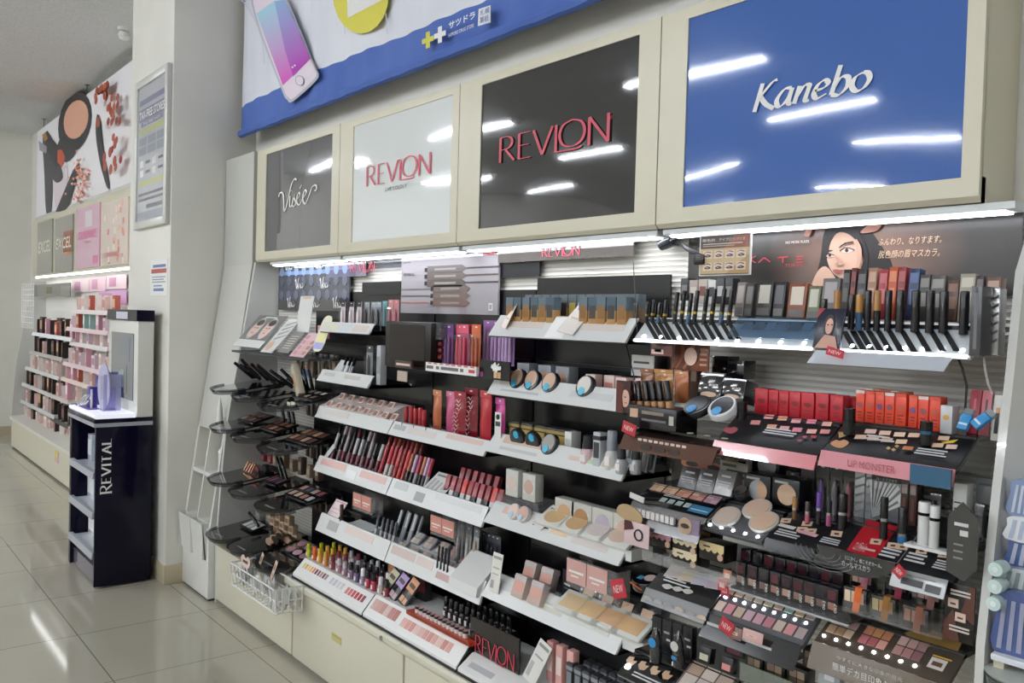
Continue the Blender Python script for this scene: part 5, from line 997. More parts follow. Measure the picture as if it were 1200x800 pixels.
for i, px in enumerate((607, 622, 638, 652, 664)): put('gbox', carton(.055, .04, .075, '#3c3935', '#c9ab62', '#b59a54', 'compact_box'), T(P(px, 520, Y=1.80).x, 1.80, 1.088), 'black and gold compact box, %s behind the gold-edged compacts' % nth(i), 'compact box', 'black and gold boxes')
put('wb', carton(.03, .04, .08, '#dcdcd8', '#b9b9b8'), T(P(668, 526, Y=1.75).x, 1.76, 1.088), 'white carton beside the black and gold boxes', 'carton')
put('pinkb', bottle(.085, .022, '#e0bfc4', '#2c2c30', 'cream_bottle', .55), T(P(686, 537, Y=1.71).x, 1.72, 1.088), 'pink bottle with black cap and blue sticker', 'bottle')
put('silverc', carton(.028, .028, .1, '#b9bcc0', '#3a3c40', '#2a2c30'), T(P(701, 540, Y=1.71).x, 1.715, 1.088), 'tall silver and black carton next to the pink bottle', 'carton')
put('clearb', bottle(.11, .019, '#c9c9c6', '#8a9097', 'cream_bottle', .5), T(P(715, 543, Y=1.71).x, 1.715, 1.088), 'white bottle with smoky clear cap on the bottle shelf', 'bottle')
for i, px in enumerate((728, 736)): put('smallb', bottle(.08, .016, '#b5b8bb', '#35373b', 'cream_bottle', .5), T(P(px, 546, Y=1.70).x, 1.70+.03*i, 1.088), 'small grey bottle with black cap, %s beside the slim packets' % nth(i), 'bottle', 'small grey bottles')
for i, px in enumerate((733, 738, 743, 748, 753, 758, 763)): put('slimp%d' % (i % 2), packet(.022, .12, ('#8f9296', '#c9cacc')[i % 2], ('#2f3135', '#e2e2e2')[i % 2], ('#b9bcbf', '#55585c')[i % 2]), T(P(px, 540, Y=1.78).x, 1.78-.012*(i % 2), 1.09) @ RY(10), 'slim grey packet leaning, %s at the bottle shelf end' % nth(i), 'packet', 'slim packets leaning')
# boxed pressed powders
wp = lambda c: carton(.062, .035, .085, '#c9c9c2', '#d9d8d2', None, 'powder_box', None, c)
for i, (px, c) in enumerate(((602, '#d8c4bb'), (622, '#c9a899'))): put('pw%d' % i, wp(c), T(P(px+2, 588, Y=1.755).x, 1.755, .93), 'white boxed powder in a clear pack, %s on the upper step' % nth(i), 'powder box', 'boxed powders on the upper step')
for i, px in enumerate((599, 610)): put('rp%d' % i, compact(.026, '#cfc6c2', ('#d9bfb4', '#c79a8c')[i], '#9fc3d8', 65), T(P(px, 614, Y=1.70).x, 1.715, .868), 'small clear round powder, %s below the boxed pair' % nth(i), 'powder compact', 'small clear round powders')
put('pstep', lambda: MB().box(-.11, .11, -.05, .04, 0, .075, clear(gloss=.4, opaque=.08)).build('clear_step'), T(P(612, 605, Y=1.76).x, 1.78, .854), 'clear step under the boxed powders', 'stand')
put('pcard', card(.05, .085, '#d9d4d2', ((.1, .9, .8, .9, '#8a8688'), (.2, .8, .4, .5, '#b5afae'))), T(P(626, 622, Y=1.69).x, 1.70, .872) @ RX(-48) @ RY(16), 'small tilted card before the round window boxes', 'card')
for i, (px, c) in enumerate(((661, '#c9a27c'), (681, '#a9825a'), (706, '#b9afbd'), (732, '#cfae9f'))): put('win%d' % i, carton(.085, .035, .095, '#c3c2b8', '#d5d3ca', None, 'powder_box', None, c), T(P(px, 628, Y=1.75).x, 1.765, .868), '%s powder in a white box with round window' % ('golden', 'bronze', 'lilac', 'peach')[i], 'powder box', 'round window powder boxes')
def open_pan(c, sq=False):
    def f():
        r = thing('open_powder'); MB().box(-.055, .055, -.04, .04, 0, .01, mat('#e2e1da', .25), bev=.003).build('tray', r)
        m = MB()
        if sq: m.box(-.04, .04, -.026, .026, .0095, .0112, mat(c, .6), bev=.0005)
        else: m.lathe([(.034, .0095), (.034, .0112)], mat(c, .6), n=24, sx=1.15, sy=.82)
        m.build('powder_pan', r); return r
    return f
for i, (px, c) in enumerate(((649, '#d2b184'), (675, '#cdaa80'), (700, '#d5c9c6'), (726, '#d9bfae'))): put('op%d' % i, open_pan(c), T(P(px, 632+5*i, Y=1.73).x, 1.735, .90) @ RX(30), '%s open round powder tester lying before the windows' % ('golden', 'sand', 'lilac grey', 'peach')[i], 'powder tester', 'open round powder testers')
put('opledge', lambda: MB().box(-.2, .19, -.04, .045, 0, .03, mat('#dedfdc', .3)).build('tester_ledge'), T(P(688, 636, Y=1.73).x, 1.752, .852), 'white ledge under the round powder testers', 'ledge')
# lowest shelf: pink boxes, black boxes, square pans
for j in range(2):
    for i in range(2): put('clpk', carton(.055, .03, .07, '#c9b0a6', '#d9a394', '#b9bcc0', 'clear_pack'), T(P(607+20*i+10*j, 698-8*j, Y=1.70+.07*j).x, 1.705+.075*j, .632+.02*j) @ RX(-18), 'clear pack of pink powder, %s in the %s pair' % (nth(i), ('front', 'rear')[j]), 'powder pack', 'clear packs of pink powder')
put('bro', card(.055, .11, '#26262a', ((.2, .8, .6, .65, '#c9c9cc'), (.25, .75, .5, .53, '#8a8a8e'))), T(P(663, 700, Y=1.77).x, 1.775, .63) @ RZ(-12), 'black leaflet with white wording behind the pink packs', 'leaflet')
put('hold2', holder_card(.2, .075, '#d3a59e', ((.0, .4), (.42, .82))), T(P(693, 681, Y=1.70).x, 1.70, P(693, 692, Y=1.70).z), 'clear price holder with pink cards over the black boxes', 'price holder')
def blackcase():
    r = thing('black_pan_box'); MB().box(-.042, .042, -.022, .022, 0, .085, mat('#1d1e22', .15, coat=.6), bev=.006).build('box', r); MB().box(-.02, .02, -.0235, -.022, .035, .06, mat('#c9ab90', .5)).build('front_label', r); MB().box(-.03, .03, -.0232, -.022, .012, .02, mat('#8f9297')).build('print', r); return r
for i, px in enumerate((688, 710, 733, 756)): put('bpb', blackcase, T(P(px-2, 712+9*i, Y=1.755).x, 1.765, .65) @ RX(-28), 'black pan box leaning, %s behind the square powder pans' % nth(i), 'powder box', 'black pan boxes')
for i, (px, c) in enumerate(((668, '#e0c39a'), (691, '#dcb98c'), (713, '#d9b088'), (737, '#dcb586'))): put('sq%d' % i, open_pan(c, True), T(P(px+1, 738+8*i, Y=1.72).x, 1.73, .668) @ RX(30), 'square beige powder pan, %s on the lowest white shelf' % nth(i), 'powder pan', 'square beige powder pans')
put('sqledge', lambda: MB().box(-.21, .19, -.04, .045, 0, .034, mat('#dedfdc', .3)).build('tester_ledge'), T(P(700, 745, Y=1.73).x, 1.752, .612), 'white ledge under the square powder pans', 'ledge')
# ================================================================== round dark tester trays by the grey side panel
SMOKE = clear('#8d9096', .6, .05); TRAYB = mat('#131316', .12, coat=1)
def dish(w_, d_):
    def f():
        r = thing('round_tester_tray'); q = [(w_/2*cos(t), -d_*.45+d_*.55*sin(t)) for t in [pi+pi*i/16 for i in range(17)]]; q = [(x, min(y, 0)) for x, y in q]+[(w_/2, d_*.5), (-w_/2, d_*.5)]
        MB().prism(q, 0, .006, TRAYB).build('plate', r)
        m = MB(); n = 17
        for i in range(n-1):
            a, b = q[i], q[i+1]; m.quad((a[0], a[1], -.012), (b[0], b[1], -.012), (b[0]*1.03, b[1]*1.04-.004, .014), (a[0]*1.03, a[1]*1.04-.004, .014), SMOKE)
        m.build('clear_rim', r)
        MB().box(-w_*.3, w_*.3, d_*.4, d_*.75, -.03, 0, BLACK).build('bracket', r)
        MB().box(-w_*.18, w_*.18, -d_*.78, -d_*.74, .006, .0065, mat('#8a8a8c')).build('print', r)
        return r
    return f
TX = (-4.19, -3.91, -3.60); TZ = (1.128, .938, .678, .392); TY = (1.72, 1.72, 1.715, 1.72)
for j in range(4):
    for i in range(3):
        put('dish%d' % (j == 3), dish(.27, .2), T(TX[i]-.02*(j == 3), TY[j], TZ[j]-.012*i*(j < 3)+.004*(j == 3)) @ RX(8), 'dark round-front tester tray, %s from the grey side panel in the %s tier' % (nth(i), ('top', 'second', 'third', 'lowest')[j]), 'tester tray', 'dark round-front tester trays')
def dz(i, j, y=1.73): return TZ[j]-.012*i*(j < 3)+.008+(y-TY[j])*.14
def dxy(px, py, j): q = P(px, py, Z=TZ[j]+.008); return q
# mascaras fanned on the top tier
rr = random.Random(12)
for i, (px, y) in enumerate(((274, 1.70), (279, 1.73), (285, 1.74), (291, 1.76), (297, 1.78), (303, 1.78), (309, 1.77), (316, 1.78), (322, 1.75), (328, 1.77), (334, 1.78), (341, 1.79), (349, 1.79))):
    y = 1.765+.012*(i % 3); x = max(P(px, 448, Y=1.70).x, -4.30); k = 0 if x < -4.05 else (1 if x < -3.76 else 2)
    put('blackmas%d' % (i % 3), tube(.13, .008, '#111113', ('#16161a', '#1c1c22', '#5a2f22')[i % 3], .6, 'mascara', band='#8a8d92'), T(x, y, dz(k, 0, y)+.012) @ RZ(rr.uniform(-25, 25)) @ RX(48+rr.uniform(-10, 10)), 'black mascara tester lying aslant, %s along the top round trays' % nth(i), 'mascara', 'mascaras on the round trays')
for i, px in enumerate((362, 368)): put('bluemas', tube(.12, .008, '#14161c', '#2f4a6a', .6, 'mascara'), T(P(px, 440, Y=1.80).x, 1.80, TZ[0]) @ RY(-30), 'dark blue mascara tester leaning by the cream book box, %s' % nth(i), 'mascara', 'dark blue mascaras')
put('book', carton(.05, .03, .15, '#d9cdb5', '#d2a87f', None, 'cream_box'), T(P(348, 455, Y=1.68).x, 1.70, TZ[0]) @ RY(-30) @ RZ(-12), 'cream and tan tall box leaning on the top tier tray', 'box')
pal8 = ['#9a7a68', '#6f5148', '#8a6a5c', '#5a4038', '#a88a78', '#7a5a4e', '#93705f', '#4f3a34']
put('pal_top', palette(.2, .11, '#141416', ['#c9c2ba', '#b9a99c', '#d9d2c8', '#a98f80', '#c3ab9c', '#8a6f62'], 3, .01, False, 'tester_palette', .5), T(-3.56, 1.74, dz(2, 0)+.012) @ RX(14), 'black tester palette with pale streaks on the top tier tray', 'palette')
put('pal8', palette(.2, .115, '#17151a', pal8, 4, .01, False, 'tester_palette', .35), T(TX[0]+.02, 1.73, dz(0, 1)+.01) @ RX(16), 'black tester palette of browns on the second tier beside the panel', 'palette')
put('pal8b', palette(.2, .115, '#17151a', ['#7a3f34', '#8f5a48', '#a06f5a', '#6a3a32', '#b5826a', '#854a3c'], 3, .01, False, 'tester_palette', .35), T(TX[1]+.02, 1.73, dz(1, 1)+.01) @ RX(16), 'black tester palette of russets on the middle tray, second tier', 'palette')
put('pal8c', palette(.24, .13, '#17151a', ['#b58a68', '#8a5a44', '#c9a288', '#6d4638', '#a97a62', '#7d5140', '#c3a594', '#5f3f36'], 4, .012, False, 'tester_palette', .3), T(TX[2]+.04, 1.73, dz(2, 1)+.012) @ RX(18), 'large black tester palette of tans on the second tier end tray', 'palette')
for i, px in enumerate((334, 341, 346)): put('bluemas2', tube(.11, .008, '#1d1f26', '#2a3c55', .6, 'mascara'), T(P(px, 500, Y=1.79).x, 1.79, TZ[1]) @ RY(-22), 'dark blue mascara standing behind the russet palette, %s' % nth(i), 'mascara', 'mascaras behind the russet palette')
cl = thing('claw_clip', 'gold and pink beaded clip on the third tier tray beside the panel', 'clip', T(TX[0]+.01, 1.72, dz(0, 2)))
m = MB()
for i in range(4): m.tube([(.03*i-.06, -.02, .0), (.03*i-.05, 0, .045), (.03*i-.03, .02, .01)], .006, mat(('#b58a5a', '#b56a6a', '#c9a06a', '#8a4a4f')[i], .3, .5), 6)
m.build('beads', cl)
put('spark', lambda: MB().box(-.04, .04, -.025, .025, 0, .02, mat('#14141a', .15)).lathe([(.018, .02), (.018, .05)], mat('#1c2430', .1, .4), n=10).build('dark_pot'), T(TX[0]+.11, 1.75, dz(0, 2)), 'dark blue sparkling pot on the third tier', 'pot')
put('pal3b', palette(.15, .08, '#141417', ['#6a3a4a', '#8a5a6f', '#3a3a5a', '#7a4a4f'], 4, .01, False, 'tester_palette', .4), T(TX[1]+.02, 1.72, dz(1, 2)+.01) @ RX(14), 'small black palette of plums on the third tier middle tray', 'palette')
for i in range(2): put('blackmas0', tube(.13, .008, '#111113', '#16161a', .6, 'mascara'), T(TX[1]+.03+.05*i, 1.75, dz(1, 2)+.02) @ RY(-40), 'black mascara lying over the plum palette, %s' % nth(i), 'mascara', 'mascaras over the plum palette')
put('pal3c', palette(.24, .12, '#141417', ['#b08f8a', '#5a5a7a', '#c9b09c', '#8f4f5a', '#c4a08f', '#d0b8a6', '#b0806f', '#c9c3bb'], 4, .012, False, 'tester_palette', .35), T(TX[2]+.03, 1.73, dz(2, 2)+.012) @ RX(16), 'large black palette with rose and blue pans on the third tier end tray', 'palette')
# lowest tier
put('whitecard', palette(.16, .09, '#1a1a1c', ['#c9c9c9', '#b5b5b7', '#d2d2d2'], 3, .008, False, 'tester_palette', .2), T(TX[0]+.02, 1.73, dz(0, 3)+.012) @ RX(14), 'black palette with silver white pans on the lowest tier', 'palette')
put('blackmas1', tube(.13, .008, '#111113', '#16161a', .6, 'mascara'), T(TX[0]+.1, 1.72, dz(0, 3)+.03) @ RY(-70), 'black mascara lying across the silver palette', 'mascara')
def _swatch():
    r = thing('foundation_swatch'); MB().prism([(.06*cos(t)*(1.1 if t > 3 else .8), .02*sin(t)) for t in [i*pi/8 for i in range(16)]], .006, .012, mat('#d0a88f', .35)).build('swatch', r); MB().prism([(.065*cos(t), .022+.014*sin(t)) for t in [i*pi/8 for i in range(16)]], .002, .014, BLACK).build('edge', r); return r
for i, (dx, dy) in enumerate(((-.05, .05), (.0, .0), (.06, .04), (.04, -.04))): put('blob%d' % (i % 2), _swatch, T(TX[1]+.02+dx, 1.72+dy, dz(1, 3)+.004) @ RZ(-15) @ RX(10), 'beige foundation swatch with black edge, %s on the lowest middle tray' % nth(i), 'swatch', 'beige foundation swatches')

pinkd = palette(.22, .12, '#19171b', ['#b98a95', '#a87a88', '#c49aa5', '#b58592', '#cfa8b2', '#a9808c'], 3, .01, False, 'tester_palette', .4)
def pinkpal():
    r = thing('tester_palette'); MB().box(-.12, .12, -.06, .06, 0, .01, mat('#19171b', .15, coat=1), bev=.003).build('case', r)
    for k in range(6): MB().lathe([(.026, .01), (.026, .0115)], mat(('#b98a95', '#a87a88', '#c49aa5', '#b58592', '#cfa8b2', '#a9808c')[k], .3), T(-.07+.07*(k % 3), .028-.056*(k//3), 0), 16, 1.15, .8).build('colour_pan', r)
    return r
put('pinkround', pinkpal, T(TX[2]-.0, 1.73, dz(2, 3)+.012) @ RX(16), 'black palette with six oval pink pans on the lowest end tray', 'palette')
# cartons behind the trays
for j in range(3):
    for i in range(3): put('facebox', carton(.045, .03, .045, '#cbb295', '#8a6a55', None, 'face_carton'), T(P(326+11*i, 620, Y=1.80).x, 1.80-.02*j, .395+.046*j) @ RZ(4), 'beige carton with small portrait, %s in the %s layer of the pile' % (nth(i), ('bottom', 'middle', 'top')[j]), 'carton', 'beige portrait cartons')
for j in range(2):
    for i in range(2): put('greybox', carton(.05, .035, .05, '#a9a49c', '#8f8a84', None, 'grey_carton'), T(P(303+12*i, 615, Y=1.80).x, 1.81, .395+.051*j), 'pale grey carton, %s in the %s layer beside the portrait cartons' % (nth(i), ('bottom', 'top')[j]), 'carton', 'pale grey cartons')
for j in range(3):
    for i in range(2): put('redbox', carton(.04, .03, .035, '#8a3f45', '#b56a6e', None, 'red_carton'), T(P(308+8*i, 545, Y=1.82).x, 1.83, .72+.036*j), 'dusty red small carton, %s in layer %s of the third tier pile' % (nth(i), ('one', 'two', 'three')[j]), 'carton', 'dusty red cartons')
for i in range(6): put('tanbox%d' % (i % 2), carton(.035, .03, (.06, .085)[i % 2], ('#a48f78', '#6f5a4c')[i % 2], '#c3b29c', None, 'tan_carton'), T(P(322+10*i, 548, Y=1.83).x, 1.84, .715), 'tan and brown carton, %s behind the third tier trays' % nth(i), 'carton', 'tan cartons of the third tier')
for i in range(8): put('hang%d' % (i % 4), packet(.036, .12, ('#b59f86', '#8a7462', '#c9b59c', '#6f6258')[i % 4], ('#d9c3a5', '#4a3f38', '#b98f6f', '#c9b9a9')[i % 4], ('#a48c74', '#5a4c44', '#b5a28c', '#4a4440')[i % 4]), T(P(349+6.5*i, 440, Y=1.86).x, 1.862-.006*(i % 2), 1.19), 'beige brow packet, %s hanging above the top round trays' % nth(i), 'packet', 'beige brow packets')
for j, (z, n) in enumerate(((1.0, 8), (.80, 8), (.56, 7))):
    for i in range(n): put('hangd%d' % (i % 3), packet(.034, .115, ('#3a3636', '#57504c', '#2c2a2c')[i % 3], ('#8a7a70', '#b5a598', '#6a5a55')[i % 3], ('#1e1c1e', '#3a3436', '#7d7672')[i % 3]), T(-3.86+.055*i, 1.868-.006*(i % 2), z), 'dark hanging cosmetics packet, %s in the %s hanging row behind the round trays' % (nth(i), ('upper', 'middle', 'lower')[j]), 'packet', 'dark packets behind the round trays')
# tilted picture flyers
def flyer(name, label, x0, x1, fn, m_, z=1.325, Yf=1.64, L=.21, rx=48, h=None):
    r = thing(name, label, 'flyer', T(x0, Yf, z) @ RX(rx), 'tilted flyers over the round trays'); w_ = x1-x0
    MB().box(0, w_, 0, L, -.002, 0, m_).build('sheet', r); m = MB(); fn(m, w_, L); m.build('print', r, smooth=False)
def portraits(m, w_, L):
    m.box(.0, w_, L*.0, L*.22, 0, .0006, mat('#dcdcda', .2))
    for u in (.3, .72):
        m.prism([(w_*u+w_*.17*cos(t), L*.58+L*.33*sin(t)) for t in [i*pi/10 for i in range(20)]], .0006, .001, mat('#c9c3c3', .25)); m.prism([(w_*u+w_*.11*cos(t), L*.56+L*.26*sin(t)) for t in [i*pi/10 for i in range(20)]], .001, .0014, mat('#e0b8ad', .3))
        m.prism([(w_*u+w_*.12*cos(t), L*.76+L*.1*sin(t)) for t in [i*pi/10 for i in range(20)]], .0014, .0017, mat('#3a3234', .3))
        for e in (-.05, .05): m.box(w_*(u+e)-.012, w_*(u+e)+.012, L*.58, L*.6, .0014, .0018, mat('#3a2c2c'))
        m.box(w_*u-.012, w_*u+.012, L*.42, L*.45, .0014, .0018, mat('#b5606a'))
    m.box(w_*.3, w_*.7, L*.91, L*.95, 0, .001, mat('#b9b9bb'))
flyer('portrait_flyer', 'glossy grey flyer with two portraits tilted beside the side panel', -4.27, -3.93, portraits, mat('#6a6866', .15, coat=1))
def strokes(m, w_, L):
    for i in range(4): m.add([(w_*.2, L*(.35+.14*i), .001), (w_*.9, L*(.5+.14*i), .001), (w_*.95, L*(.54+.14*i), .001), (w_*.25, L*(.42+.14*i), .001)], [(0,1,2,3)], mat('#9a9798', .2))
    m.prism([(w_*.35+.03*cos(t), L*.2+.03*sin(t)) for t in [i*pi/8 for i in range(16)]], 0, .0008, mat('#c9a58f', .4))
flyer('swatch_flyer', 'white flyer with grey brush strokes beside the portraits', -3.92, -3.79, strokes, mat('#d9d9d8', .2), 1.31)
def bars(m, w_, L):
    for i in range(6): m.box(w_*.15, w_*.75, L*(.2+.11*i), L*(.23+.11*i), 0, .0008, mat('#c9c7c2'))
flyer('grey_flyer', 'small grey leaflet with pale lines over the trays', -3.78, -3.66, bars, mat('#8a8882', .25), 1.315, 1.66, .13)
flyer('white_flyer', 'plain white standing card behind the grey leaflet', -3.80, -3.66, lambda m, w_, L: m.box(w_*.2, w_*.8, L*.92, L*.98, 0, .001, mat('#c9b29c')), mat('#dededd', .25), 1.41, 1.76, .17, 82)
def pinkp(m, w_, L):
    for i in range(10): m.box(w_*(.08+.3*(i % 3)), w_*(.3+.3*(i % 3)), L*(.1+.22*(i//3)), L*(.24+.22*(i//3)), 0, .0008, mat(('#c98fa0', '#d9b0a5', '#b58a7a')[i % 3]))
flyer('pink_flyer', 'pink patterned leaflet at the end of the flyers', -3.62, -3.48, pinkp, mat('#dcb9c0', .3), 1.305, 1.65, .14)
put('pinkstand', carton(.06, .03, .06, '#d98f9a', '#e3b3b5'), T(-3.55, 1.78, 1.385), 'pink carton behind the pink leaflet', 'carton')
def sbs():
    r = thing('shelf_talker'); q = smooth([(-.04, 0), (-.045, .1), (-.04, .135), (-.025, .15), (0, .155), (.025, .15), (.04, .135), (.045, .1), (.04, 0)], 3); MB().prism(q, -.001, .001, mat('#e5e4c9', .3), RX(90)).build('sheet', r); MB().box(-.03, .03, -.002, -.001, .03, .1, mat('#eee9a0', .3)).box(-.04, .04, -.002, -.001, 0, .03, mat('#9fa0d9', .3)).build('print', r); return r
put('talker', sbs, T(P(372, 403, Y=1.68).x, 1.68, 1.345) @ RX(-20), 'rounded yellow and lilac talker card below the topmost short shelf', 'shelf card')
put('rail_top', lambda: MB().box(-.44, .44, -.01, .24, -.01, 0, clear('#8a8c90', .4, .2)).build('clear_shelf'), T(-3.88, 1.665, 1.30), 'clear smoky shelf under the tilted flyers', 'shelf')
# small hanging tags
for i, (px, py, c, c2) in enumerate(((277, 465, '#1a1a1c', '#dcdcdc'), (306, 470, '#d2d2d0', '#6a6a6c'), (338, 476, '#dedbc8', '#a39a7a'), (343, 476, '#e0ddcc', '#8a8272'))):
    q = P(px, py, Y=1.622); r = thing('hang_tag', 'small %s tag hanging below the top tier tray edge' % ('black and white', 'grey white', 'cream', 'second cream')[i], 'tag'); MB().box(q.x-.018, q.x+.018, 1.622, 1.624, q.z-.022, q.z+.02, mat(c, .3)).build('card', r); MB().box(q.x-.012, q.x+.012, 1.6205, 1.622, q.z-.012, q.z+.006, mat(c2, .3)).build('print', r)
# bumper and white wire basket on the first base
r = thing('clear_bumper', 'clear curved bumper along the base edge below the round trays', 'bumper')
MB().profile([(1.585, .31), (1.572, .335), (1.578, .37), (1.61, .385), (1.612, .382), (1.582, .367), (1.577, .337), (1.588, .312)], -4.335, -3.47, clear('#d9d8d0', .6, .15)).build('strip', r)
bk = thing('wire_basket', 'small white wire basket with tissues hung on the base front', 'basket')
bx0, bx1, by0, by1, bz0, bz1 = P(287, 660, Y=1.53).x, P(342, 690, Y=1.53).x, 1.46, 1.578, .265, .365
m = MB(); WW = mat('#e3e3e0', .35)
for zz in (bz0, (bz0+bz1)/2, bz1): m.tube([(bx0, by1, zz), (bx0+.01, by0+.01*(zz < bz1), zz), (bx1-.01, by0+.01*(zz < bz1), zz), (bx1, by1, zz), (bx0, by1, zz)], .004, WW, 5)
for i in range(13): x = bx0+.01+(bx1-bx0-.02)*i/12; m.tube([(x, by0, bz1), (x, by0+.012, bz0), (x, by1, bz0)], .0026, WW, 4)
for i in range(5): y = by0+(by1-by0)*i/4; m.tube([(bx0, y, bz1), (bx0+.004, y, bz0)], .0026, WW, 4).tube([(bx1, y, bz1), (bx1-.004, y, bz0)], .0026, WW, 4)
m.build('wire', bk)
def tissue():
    m = MB(); rr = random.Random(3); v = []; n = 9
    for j in range(n):
        for i in range(n): v.append((.1*(i/(n-1)-.5)+rr.uniform(-.006, .006), .07*(j/(n-1)-.5), .03*sin(i*2.2+j)+.03*cos(j*1.9)+rr.uniform(0, .012)))
    m.add(v, [(j*n+i, j*n+i+1, (j+1)*n+i+1, (j+1)*n+i) for j in range(n-1) for i in range(n-1)], mat('#e2e2e0', .6)); return m.build('crumpled_tissue')
for i in range(3): put('ctis', tissue, T(bx0+.06+(bx1-bx0-.12)*i/2, 1.52, .305) @ RZ(40*i), 'crumpled white tissue in the wire basket, %s' % nth(i), 'tissue', 'tissues in the wire basket')
put('heart', lambda: MB().prism(smooth([(-.04, 0), (-.05, .03), (-.025, .045), (0, .032), (.025, .045), (.05, .03), (.04, 0), (0, -.01)], 3), -.001, .001, mat('#e5c9c0', .4), RX(90)).box(-.028, .028, -.002, -.001, .012, .024, mat('#4a3834')).build('pop_card'), T(P(288, 648, Y=1.50).x, 1.50, .362), 'pink wavy card clipped on the wire basket', 'card')
for i, px in enumerate((302, 318)): put('tcard', card(.022, .085, '#d9c3b2', ((.2, .8, .5, .8, '#8a6a5c'), (.2, .8, .15, .3, '#b0978a'))), T(P(px, 665, Y=1.54).x, 1.54, .345) @ RX(-10) @ RY(18), 'slim beige card standing in the wire basket, %s' % nth(i), 'card', 'slim cards in the basket')
# ================================================================== tiered lip and eye trays at the far end from the pillar
class Desk:
    """a sloping tester tray: front edge through two pixels at depth Yf, back edge at height/depth (Yb, zb)"""
    def __init__(s, name, label, fl, fr, Yf, Yb, rise, m, th=.012, mat_edge=None, ledge=True, led=False, zc=None):
        a, b = P(*fl, Y=Yf), P(*fr, Y=Yf); s.x0, s.x1, s.zf = a.x, b.x, (a.z+b.z)/2; s.Yf, s.Yb, s.zb = Yf, Yb, s.zf+rise
        s.w = s.x1-s.x0; s.d = math.hypot(Yb-Yf, rise); c, q = (Yb-Yf)/s.d, rise/s.d
        s.M = Matrix(((1,0,0,s.x0), (0,c,-q,Yf), (0,q,c,s.zf), (0,0,0,1))); s.I = s.M.inverted(); s.n = Vector((0, -q, c))
        s.r = thing(name, label, 'tester tray', s.M, 'sloping tester trays'); s.k = 0; s.mb = MB()
        MB().box(0, s.w, 0, s.d, -th, 0, m, bev=.002).build('board', s.r)
        if ledge:
            j = s.I
            MB().box(s.x0, s.x1, Yb-.01, 1.905, s.zb-.012, s.zb-.002, mat('#2a2a2d', .2), j).build('ledge', s.r)
        if led:
            MB().box(.005, s.w-.005, -.005, .0, -.002, .002, mat('#f2f7ff', .3, emit=TRAY_E)).build('light_line', s.r)
    def loc(s, px, py):
        d = (_F + _R*(px-600)/FPX - _U*(py-400)/FPX); o = Vector((0, 0, EYE)); p0 = s.M @ Vector((0, 0, 0))
        t = (p0-o).dot(s.n)/d.dot(s.n); return s.I @ (o+d*t)
    def world(s, px, py): return s.M @ s.loc(px, py)
    def poly(s, pts, m):
        s.k += 1; s.mb.add([(q.x, q.y, .0006+.0003*s.k) for q in (s.loc(*p) for p in pts)], [list(range(len(pts)))], m); return s
    def uv(s, u0, u1, v0, v1, m):
        s.k += 1; z = .0006+.0003*s.k; s.mb.add([(s.w*u0, s.d*v0, z), (s.w*u1, s.d*v0, z), (s.w*u1, s.d*v1, z), (s.w*u0, s.d*v1, z)], [(0,1,2,3)], m); return s
    def text(s, t, u, v, w_, h, m, bold=0., shear=0.):
        s.k += 1; s.mb.mesh(text_mesh(t, shear, bold), m, T(s.w*u, s.d*v, .0006+.0003*s.k) @ S(s.w*w_, s.d*h, 1)); return s
    def lines(s, u0, u1, v0, v1, n, m, seed=1):
        rr = random.Random(seed); h = (v1-v0)/n
        for i in range(n): s.uv(u0, u0+(u1-u0)*rr.uniform(.7, 1), v1-h*(i+.65), v1-h*(i+.15), m)
        return s
    def done(s): s.mb.build('print', s.r, smooth=False); return s.r
    def fascia(s, h, m, lean=.01, drop=None):
        c = MB().box(0, s.w, -.003, .0, -h, .002, m, Matrix.Translation((0, 0, 0)) @ RX(0))
        # hang straight down in the place
        f = MB().profile([(s.Yf-.002, s.zf+.001), (s.Yf-.002-lean, s.zf-h), (s.Yf+.002-lean, s.zf-h), (s.Yf+.002, s.zf+.001)], s.x0, s.x1, m, s.I); return f.build('front_fascia', s.r)
SILV = mat('#dfe4e8', .3, .45); BK = mat('#1a1a1d', .3); TXW = mat('#cfcfcf', .4); PNK = mat('#d98f97', .35)
def led_tray(name, label, fl, fr, nled, cover):
    d = Desk(name, label, fl, fr, 1.655, 1.71, .058, SILV, led=True)
    for i in range(nled): MB().lathe([(.0, .002), (.004, .0015), (.005, 0)], mat('#f2f7ff', .3, emit=TRAY_E*2), T(d.w*(i+.5)/nled, .012, .0005), 10).build('led', d.r)
    return d
dA = led_tray('silver_lit_tray', 'silver lit tray of brow pencils below the framed chart', (742, 398), (954, 407), 9, True)
for i, px in enumerate((757, 764, 771, 778, 790, 798, 806, 813, 824, 833, 844, 853)): dA.poly([(px-2, 376), (px+3, 376), (px+17, 399), (px+11, 399)], BK)
for i in range(6): dA.uv(.60+.06*i, .65+.06*i, .55, .85, mat(('#9fb4c6', '#8795a3', '#b9c9d6')[i % 3], .2, .5))  # brow samples, with the cover's pale blue reflection put into their colour
dA.done()
MB().box(dA.w*.56, dA.w*.99, dA.d*.2, dA.d*1.02, .008, .0095, clear('#cfe0ee', .9)).build('clear_cover', dA.r)
dB = led_tray('silver_lit_tray', 'silver lit tray of black mascaras next to the end panel', (968, 408), (1137, 418), 8, False)
for px in (987, 997, 1006, 1016, 1027, 1040, 1055, 1072, 1089, 1105): dB.poly([(px-1, 388), (px+6, 388), (px+21, 413), (px+13, 413)], BK)
dB.done(); MB().profile([(1.654, dB.zf-.003), (1.62, dB.zf-.03), (1.616, dB.zf-.03), (1.65, dB.zf-.003)], dB.x0-.02, dB.x1-.03, SILV, dB.I).build('front_fascia', dB.r)
